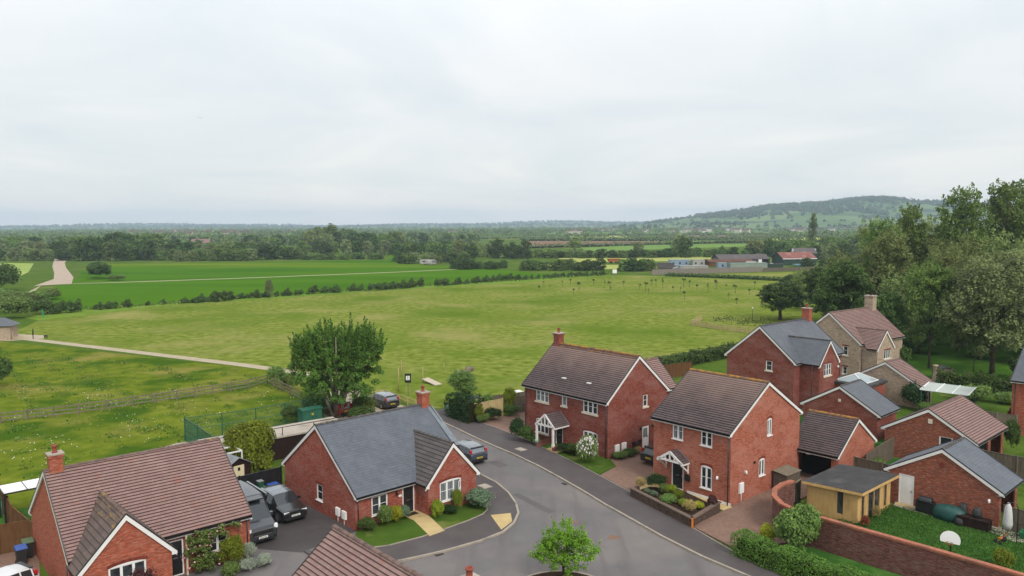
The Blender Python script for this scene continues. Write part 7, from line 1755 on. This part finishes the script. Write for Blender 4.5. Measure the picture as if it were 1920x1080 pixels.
# saplings on the mown field
sp = make_tree('sapling', 'young staked sapling on the mown field', 'tree', 81, [(0, 0, 1.6, .42, .42, .4)], 14, 16, .2, .17, LM['dark'], MAT['bark'], 1.3, .035, 3, group='saplings planted on the mown field')
mb = MB(); mb.box(.22, .28, -.03, .03, 0, 1.2); mb.build('stake', MAT['wood_grey'], sp)
SAP = [(7.9, 226.0), (11.3, 231.8), (9.7, 241.8), (15.9, 245.6), (19.0, 252.0), (17.2, 217.0), (19.7, 229.1), (26.1, 248.9), (28.2, 235.8), (28.8, 228.7), (27.7, 217.7), (34.7, 242.1), (37.5, 228.2), (38.3, 222.4), (37.5, 213.2), (43.9, 244.2), (45.0, 242.6), (44.5, 229.3), (46.3, 223.3), (47.8, 220.2), (52.8, 238.6), (44.0, 197.9), (54.2, 237.0), (54.0, 226.5), (54.8, 217.3), (60.5, 230.4), (62.0, 224.8), (62.2, 216.1), (54.9, 196.8), (54.2, 187.0), (64.8, 212.0), (70.7, 226.6)]
rg = random.Random(4)
sp2 = make_tree('sapling', 'young staked sapling on the mown field', 'tree', 82, [(0, 0, 1.7, .2, .2, .7)], 14, 14, .13, .13, LM['mid'], MAT['bark'], 1.3, .03, 2, group='saplings planted on the mown field')
sp3 = make_tree('sapling', 'young staked sapling on the mown field', 'tree', 83, [(.1, 0, 1.7, .5, .4, .3), (-.25, 0, 1.5, .3, .3, .25)], 12, 14, .16, .15, LM['dark'], MAT['bark'], 1.2, .035, 4, group='saplings planted on the mown field')
SPR = [sp, sp2, sp3]
for i, (x, y) in enumerate(SAP):
    big_ = 1.45 if i in (9, 17, 20, 25, 13, 27) else rg.uniform(.7, 1.1)
    (put(SPR[i], x, y, 0, 0, big_) if i < 3 else dup(SPR[rg.randrange(3)], (x, y, 0), i, (big_ * rg.uniform(.7, 1.2), big_, big_ * rg.uniform(.8, 1.2))))
# bushes of the young hedge line between the two fields
HB = [(-101.9, 171.0, 2.4), (-100.3, 173.0, 3.0), (-99, 175, 2.6), (-96.3, 179.2, 1.8), (-94.3, 181.4, 1.9), (-92.0, 183.6, 1.9), (-86.6, 190.7, 1.3), (-82.4, 193.1, 1.5), (-79.1, 195.5, 2.0), (-77.4, 196.8, 1.5), (-75.2, 198.1, 2.9), (-73.9, 200.8, 2.2), (-72.0, 205.0, 1.5), (-68.8, 206.3, 2.2), (-66.4, 209, 2.1), (-62.0, 212.2, 2.0), (-59.0, 213.5, 1.8), (-56.2, 218.2, 2.3), (-53.6, 220, 2.0), (-51.0, 221.3, 2.3), (-46.7, 226.4, 2.1), (-44.4, 227.5, 1.9), (-40.4, 228.1, 2.4), (-38.6, 231, 2.2), (-36.4, 233.2, 2.3), (-33.6, 235.0, 2.5), (-31.2, 238.8, 2.6), (-28.7, 242.7, 2.5), (-22.2, 244.4, 2.6), (-17.5, 250.6, 2.2), (-11.9, 254.8, 2.2), (-8.9, 259.2, 2.3), (-6.4, 261.6, 2.0), (-4.5, 263.8, 2.3), (-2.5, 266, 2.2), (-.9, 268.5, 2.3), (2, 269.8, 1.9), (4.7, 270.8, 1.7), (7, 273, 1.6), (9.5, 275.7, 1.5), (12.4, 278, 1.5), (15.4, 280.8, 1.7), (18.6, 283.6, 1.6), (21.6, 286.1, 1.8), (24.8, 287.6, 1.6), (27.7, 288.6, 1.8), (31, 290, 1.8), (34.0, 291.6, 1.9)]
hp = [bush_proto(310 + i, LM['dark'], .17, 46, 26, .24, b, 'hedge_bush') for i, b in enumerate(([(0, 0, .36, .62, .5, .36), (.25, 0, .68, .24, .24, .3)], [(0, 0, .34, .8, .5, .32), (.5, 0, .5, .3, .3, .4), (-.5, 0, .42, .28, .3, .4)], [(0, 0, .4, .36, .36, .4), (.1, .1, .75, .18, .18, .28), (-.45, 0, .26, .3, .3, .25)], [(0, 0, .3, .95, .45, .3), (.3, 0, .6, .2, .2, .36)]))]
for p in hp: tag(p, 'dark bush in the young hedge line between the mown and the bright green field', 'bush', 'bushes of the young hedge line')
for i, (x, y, h_) in enumerate(HB):
    p = hp[(i * 7 + i // 3) % 4 if i > 3 else i]; s_ = (h_ * rg.uniform(.75, 1.1), h_ * .8, h_ * 1.02)
    put(p, x, y + 1.5, 0, rg.uniform(-.4, .4), s_) if i < 4 else dup(p, (x, y + 1.5, 0), rg.uniform(-.4, .4), s_)
for k_ in range(64):
    f = rg.random() * (len(HB) - 1); i = int(f); a_, b_ = HB[i], HB[i + 1]; f -= i
    x, y = a_[0] + (b_[0] - a_[0]) * f, a_[1] + (b_[1] - a_[1]) * f + 1.5; h_ = rg.uniform(.5, 1.5)
    dup(hp[rg.randrange(4)], (x, y + rg.uniform(-.6, .6), 0), rg.uniform(-1, 1), (h_ * rg.uniform(.9, 1.9), h_, h_))
place(willow, 'single silvery conical tree in the young hedge line', -64.6, 206.5, 5.4, .52)
# rough weeds in the board pen, grass tufts and flowers
def scatter(name, n, area, size, h, mat, seed, up=1.0, test=None, z=0):
    rng = np.random.default_rng(seed); x0, x1, y0, y1 = area
    P = np.column_stack([x0 + (x1 - x0) * rng.random(n), y0 + (y1 - y0) * rng.random(n), np.zeros(n)])
    if test is not None: P = P[test(P[:, 0], P[:, 1], rng)]
    n = len(P); P[:, 2] = z + h * rng.random(n)
    N = unit(rng.normal(size=(n, 3)) * np.array([1, 1, .3]) + np.array([0, 0, up]))
    o = leaf_obj(name, P, N, size, rng.random(n), mat, None, rng); o['kind'] = 'stuff'; return o
def nz2(x, y, f, s_): return np.sin(x * f + s_) * np.sin(y * f * 1.13 + 2 * s_) + .6 * np.sin(x * f * 2.3 + y * f * 1.7 + s_) + .4 * np.sin(x * f * 4.9 - y * f * 3.3)
LM['tuft'] = leaf3('tuft_grass', lc(104, 134, 50, .58), .3); LM['tuft2'] = leaf3('dry_tuft_grass', lc(150, 150, 82, .58), .3); LM['lawnblade'] = leaf3('lawn_blades', lc(84, 118, 52, .64), .25); LM['weed'] = leaf3('weeds', lc(112, 128, 66, .66), .25)
inm = lambda x, y, r: (x < -22) & (y < 133 + .52 * (x + 90) * -1 - 4) & (x > -75 - (y - 60) * .2) & (y > 58)
scatter('meadow_tufts', 110000, (-90, -22, 56, 132), .17, .14, LM['tuft'], 1, .5, lambda x, y, r: inm(x, y, r) & (nz2(x, y, .9, 1) + .5 * nz2(x, y, .25, 3) > .5 + .8 * r.random(len(x))))
scatter('meadow_tufts', 40000, (-90, -22, 56, 132), .17, .14, LM['tuft2'], 2, .5, lambda x, y, r: inm(x, y, r) & (nz2(x, y, .5, 4) > .5 + .8 * r.random(len(x))))
scatter('meadow_flowers', 3600, (-60, -24, 52, 92), .085, .25, MAT['petal_w'], 3, 1.2, lambda x, y, r: inm(x, y, r) & (nz2(x, y, .3, 2) > .15) & (r.random(len(x)) < .75))
scatter('pen_weeds', 6000, (37, 52, 134, 160), .26, .7, LM['weed'], 4, .3, lambda x, y, r: (y > 159 - 1.05 * (x - 34.4) - .3) & ((x - 45) ** 2 / 45 + (y - 148) ** 2 / 120 < 1) & (nz2(x, y, .6, 1) > -.3 + r.random(len(x))))
scatter('lawn_grass', 90000, (17.5, 33, 38, 54), .065, .08, LM['lawnblade'], 6, .2, lambda x, y, r: (y < 54.0 - .88 * (x - 24.5)) & (y > 45.9 - 1.05 * (x - 17.9)) & (y < 52.2 - .93 * (x - 26.6)) & (y < 51.2 + .75 * (x - 19) - 3.2), z=.12)
scatter('verge_grass', 26000, (-105, 40, 160, 298), .55, .5, LM['weed'], 7, .1, lambda x, y, r: np.abs(y - np.interp(x, [-104, -95, -84, -66, -46, -24, 6, 38], [177, 182.5, 195, 212, 228, 249.5, 272, 297])) < 3.2)
# ---------------------------------------------------------------- woods and hedges of the middle distance
def wood_proto(seed, mat, K=46, per=26, size=.62, rc=1.0, blobs=None, trunk=True):
    bl = (blobs or [(0, 0, 5.6, 3.6, 3.6, 3.6), (1.3, .6, 7.4, 2.3, 2.3, 2.1), (-1.4, -.4, 6.8, 2.4, 2.4, 2.2)]) + [(0, 0, 2.2, 3.9, 3.7, 2.4)]
    return make_tree('woodland_tree', '', 'tree', seed, bl, int(K * 1.3), per, rc, size, mat, MAT['bark'], 1.5, .3, 2, flat=.85, inner=.6, trunk=trunk, low=-.95)
WP = {'dark': [wood_proto(400, LM['dark'], 60, 28), wood_proto(401, LM['dark'], 60, 28, blobs=[(0, 0, 5.0, 4.0, 3.8, 3.9), (1.8, 0, 6.2, 2.4, 2.2, 2.4), (-1.9, .5, 5.8, 2.4, 2.4, 2.2)])],
      'mid': [wood_proto(402, LM['mid'], 60, 28), wood_proto(403, LM['mid'], 60, 28, blobs=[(0, 0, 4.8, 3.8, 3.6, 4.0), (.6, .3, 7.6, 2.0, 2.0, 2.2), (-2, 0, 4.8, 2.3, 2.2, 2.4)])],
      'olive': [wood_proto(404, LM['olive'], 60, 28), wood_proto(405, LM['grey'], 60, 28)]}
wused = set(); wcount = 0
def wtree(kind, x, y, h, w, label, group):
    global wcount
    p = WP[kind][wcount % 2]; wcount += 1
    s_ = (h * w / 10, h * w / 10, h / 10)
    if p.name not in wused:
        wused.add(p.name); put(p, x, y, -.2, wcount, s_); p['label'] = label; p['group'] = group; return
    dup(p, (x, y, -.2), wcount * 1.3, s_, label, group)
KIND = {'dark': 'dark green', 'mid': 'mid green', 'olive': 'grey-green'}
rw = random.Random(17)
# bands: image-bearing range, distance range, height range, count, kinds, width factor, zone text
Z1 = 'in the wood beyond the pale field at the left'; Z2 = 'in the wood behind the bright green field'; Z3 = 'in the hedgerow at the far corner of the bright green field'; Z4 = 'in the tree belt between the yard and the ploughed field'; Z5 = 'among the farm buildings on the right'; Z6 = 'in the bushes beside the container yard'
BANDS = [
 (-60, 150, 425, 440, 6, 8, 9, ('olive', 'mid', 'dark'), 1.3, Z1), (-60, 170, 470, 520, 10, 13, 9, ('olive', 'dark', 'mid'), 1.2, Z1), (-60, 180, 540, 620, 11, 14, 8, ('dark', 'mid'), 1.2, Z1),
 (150, 290, 424, 440, 10, 15.5, 7, ('dark', 'dark', 'mid'), 1.0, Z2), (150, 300, 455, 500, 14, 17, 7, ('dark', 'mid'), 1.1, Z2),
 (280, 480, 418, 436, 6, 8.5, 12, ('olive', 'mid', 'olive'), 1.4, Z2), (270, 500, 455, 500, 8, 11, 12, ('olive', 'mid', 'dark'), 1.3, Z2), (280, 520, 520, 600, 9, 12, 11, ('dark', 'mid', 'olive'), 1.3, Z2), (200, 560, 650, 760, 9, 12, 12, ('dark', 'mid'), 1.3, Z2),
 (470, 560, 428, 445, 7.5, 10, 5, ('dark', 'mid'), 1.3, Z2), (555, 725, 432, 440, 3, 4.6, 13, ('dark', 'mid'), 1.8, Z2), (560, 730, 485, 540, 9, 12, 9, ('mid', 'olive', 'dark'), 1.1, Z2), (570, 760, 560, 640, 13, 17, 11, ('dark', 'mid', 'olive'), 1.0, Z2), (590, 640, 600, 660, 19, 21, 2, ('mid', 'mid'), 1.0, Z2), (520, 900, 700, 850, 10, 13, 13, ('dark', 'mid'), 1.2, Z2),
 (735, 880, 384, 410, 4, 6.5, 11, ('mid', 'dark', 'olive'), 1.5, Z3), (740, 870, 470, 540, 8, 11, 9, ('dark', 'mid'), 1.2, Z3), (850, 950, 334, 346, 3.6, 5.4, 8, ('dark', 'mid'), 1.5, Z3), (850, 960, 430, 470, 6.5, 11, 6, ('olive', 'dark'), 1.1, Z3), (930, 990, 430, 446, 10.5, 12.5, 3, ('dark', 'dark'), 1.0, Z3),
 (975, 1090, 322, 332, 4.0, 5.4, 11, ('dark', 'mid'), 1.4, Z6), (1088, 1128, 320, 326, 4.6, 6.2, 4, ('dark', 'dark'), 1.2, Z6), (1165, 1228, 314, 322, 4.6, 6.6, 7, ('dark', 'mid'), 1.2, Z6),
 (965, 1260, 436, 450, 4, 5.8, 24, ('dark', 'mid', 'dark'), 1.5, Z4), (1250, 1420, 440, 460, 4.5, 6.6, 15, ('dark', 'mid'), 1.4, Z4), (1278, 1296, 440, 444, 12, 12.6, 1, ('dark',), 1.0, Z4), (1255, 1280, 490, 500, 13, 14, 1, ('olive',), 1.0, Z4), (1070, 1090, 500, 510, 10.5, 11.5, 1, ('olive',), 1.2, Z4), (1195, 1205, 500, 505, 8, 9, 1, ('olive',), 1.0, Z4),
 (1400, 1450, 450, 480, 9, 11.5, 3, ('mid', 'olive'), 1.2, Z5), (1440, 1520, 440, 480, 8, 11, 6, ('dark', 'mid'), 1.2, Z5), (1480, 1620, 380, 420, 7, 11, 10, ('dark', 'mid', 'olive'), 1.1, Z5), (1545, 1640, 450, 520, 9, 14, 7, ('dark', 'mid'), 1.1, Z5), (1500, 1560, 335, 352, 3, 4.5, 4, ('dark',), 1.3, Z5), (1290, 1400, 360, 372, 2.4, 3.6, 3, ('mid',), 1.3, Z6)]
for p0, p1, d0, d1, h0, h1, n, kinds, w, zone in BANDS:
    for i in range(n):
        y = rw.uniform(d0, d1); px = p0 + (p1 - p0) * (i + rw.uniform(.1, .9)) / n
        k_ = kinds[rw.randrange(len(kinds))]
        wtree(k_, (px - 960) / 1461 * y, y, rw.uniform(h0, h1), w * rw.uniform(.85, 1.15), KIND[k_] + ' tree ' + zone, KIND[k_] + ' trees ' + zone)
# field hedges further off: long low leafy strips, one object each
for i, (pts, lb) in enumerate((([(0, 606), (70, 655), (150, 712), (250, 790)], 'dark hedge along the near edge of the ploughed field'), ([(12, 880), (100, 858), (180, 850), (300, 900)], 'dark hedge along the far edge of the ploughed field'), ([(10, 940), (170, 955), (350, 975)], 'dark hedge in front of the distant straw-coloured strip'), ([(195, 742), (300, 768), (430, 800)], 'dark hedge in front of the yellow field'), ([(20, 1230), (250, 1250), (560, 1300)], 'dark hedge beyond the distant straw-coloured strip'), ([(285, 1010), (480, 1010), (560, 1050)], 'dark hedge beyond the yellow field'), ([(-60, 1000), (20, 1010), (60, 1080)], 'short dark hedge left of the straw-coloured strip'))):
    hedge('field_hedge', lb, 'hedge', pts, 3.2, 2.0 + .4 * (i % 2), 1.5, .9, LM['far'], 30 + i, rough=.25)
# woods that read as one mass: the plain and the wooded hill
def far_wood(name, C, Hh, mat, per, size, seed, wide=1.0):
    rng = np.random.default_rng(seed); n = len(C)
    d = unit(rng.normal(size=(n * per, 3))); d[:, 2] = np.abs(d[:, 2])
    r_ = np.repeat(Hh, per)
    P = np.repeat(C, per, 0) + d * np.column_stack([r_ * .55 * wide, r_ * .55 * wide, r_ * .85]) * (.75 + .3 * rng.random(n * per))[:, None]
    N = unit(d + .5 * rng.normal(size=d.shape))
    o = leaf_obj(name, P, N, size, np.repeat(rng.random(n), per) * .6 + .4 * rng.random(n * per), mat, None, rng); o['kind'] = 'stuff'; return o
rng = np.random.default_rng(77); C = []; Hh = []
def add(n, p0, p1, d0, d1, h0, h1, line=None):
    y = d0 + (d1 - d0) * rng.random(n) ** 1.3; px = p0 + (p1 - p0) * rng.random(n)
    for a, b in zip(px, y):
        C.append(((a - 960) / 1461 * b, b, 0)); Hh.append(h0 + (h1 - h0) * rng.random())
add(310, -80, 900, 780, 1150, 8, 12); add(480, -80, 930, 1150, 2100, 8, 13); add(420, -80, 1650, 2000, 4200, 9, 14); add(190, 900, 1640, 1560, 2000, 7, 12); add(12, 940, 1500, 760, 1300, 7, 12); add(34, 1460, 1640, 860, 1100, 8, 13); add(36, 930, 1300, 1330, 1560, 9, 15)
for (x0, y0), (x1, y1) in (((20, 1100), (420, 1130)), ((60, 1310), (620, 1360)), ((-600, 1000), (-100, 930))):
    for k_ in range(40):
        f = rng.random(); C.append((x0 + (x1 - x0) * f, y0 + (y1 - y0) * f + rng.normal() * 4, 0)); Hh.append(3 + 3 * rng.random())
far_wood('distant_woodland', np.array(C), np.array(Hh), LM['far'], 50, 2.8, 5, 1.55)
C = []; Hh = []
for k_ in range(9000):
    y = 1850 + 1600 * rng.random(); s_ = 380 + 2000 * rng.random(); x = s_ + .10 * (y - 3000)
    z = hill_h(x, y)
    if z < -.3: continue
    crest = sstep(2640, 2800, y - .10 * (s_ - 1200)) * (1 if y - .10 * (s_ - 1200) < 3150 else 0)
    open_ = (1220 < s_ < 1290)
    top_ = max(1.0, float(np.interp(s_, [350, 520, 700, 850, 1000, 1120, 1250, 1300, 1380, 1440, 1520, 1650, 1800, 2500], [0, 14, 40, 58, 80, 86, 92, 104, 112, 104, 90, 94, 82, 50])))
    n2 = .16 * math.sin(s_ * .013 + 2) + .12 * math.sin(s_ * .029)
    crest = 1 if z / top_ > .60 + n2 + .25 * (1 - sstep(700, 950, s_)) and y - .10 * (s_ - 1200) < 3150 else 0
    pr = .85 * crest * sstep(600, 800, s_) * (0.12 if open_ else 1)
    n_ = math.sin(x * .012 + 1) * math.sin(y * .009 + .5) + .5 * math.sin(x * .031 + y * .023)
    pr = max(pr, .5 if n_ > .85 else 0)
    hl = min(abs((y + .25 * x) % 210 - 105), abs((x - .3 * y) % 260 - 130) * 1.2)      # hedgerow lines
    pr = max(pr, .75 if hl < 7 else .015)
    if 1420 > s_ > 1290 and crest: pr = .95
    if rng.random() < pr:
        C.append((x, y, z)); Hh.append((10 + 5 * rng.random()) * (1.25 if 1420 > s_ > 1290 and crest else 1) if hl >= 7 or crest else 5 + 4 * rng.random())
far_wood('hill_woodland', np.array(C), np.array(Hh), LM['farw'], 30, 4.6, 6, 1.05)
C = []; Hh = []
for k_ in range(2600):
    y = 4500 + 2500 * rng.random(); px = -200 + 2000 * rng.random(); x = (px - 960) / 1461 * y
    C.append((x, y, max(0, far_h(x, y)))); Hh.append(9 + 9 * rng.random())
far_wood('horizon_woodland', np.array(C), np.array(Hh), LM['farw'], 16, 9, 8, 1.4)

# ---------------------------------------------------------------- the air
mb = MB(); mb.box(-7900, 7900, -120, 7900, -1.6, 142)
hz = mb.build('haze', [])
t = bpy.data.materials.new('haze'); t.use_nodes = True; t.node_tree.nodes.clear()
o_ = t.node_tree.nodes.new('ShaderNodeOutputMaterial'); v_ = t.node_tree.nodes.new('ShaderNodeVolumePrincipled')
v_.inputs['Color'].default_value = (.68, .84, 1.0, 1); v_.inputs['Density'].default_value = 1.6e-4; v_.inputs['Anisotropy'].default_value = .1
t.node_tree.links.new(v_.outputs[0], o_.inputs['Volume']); hz.data.materials.append(t)
hz['kind'] = 'stuff'
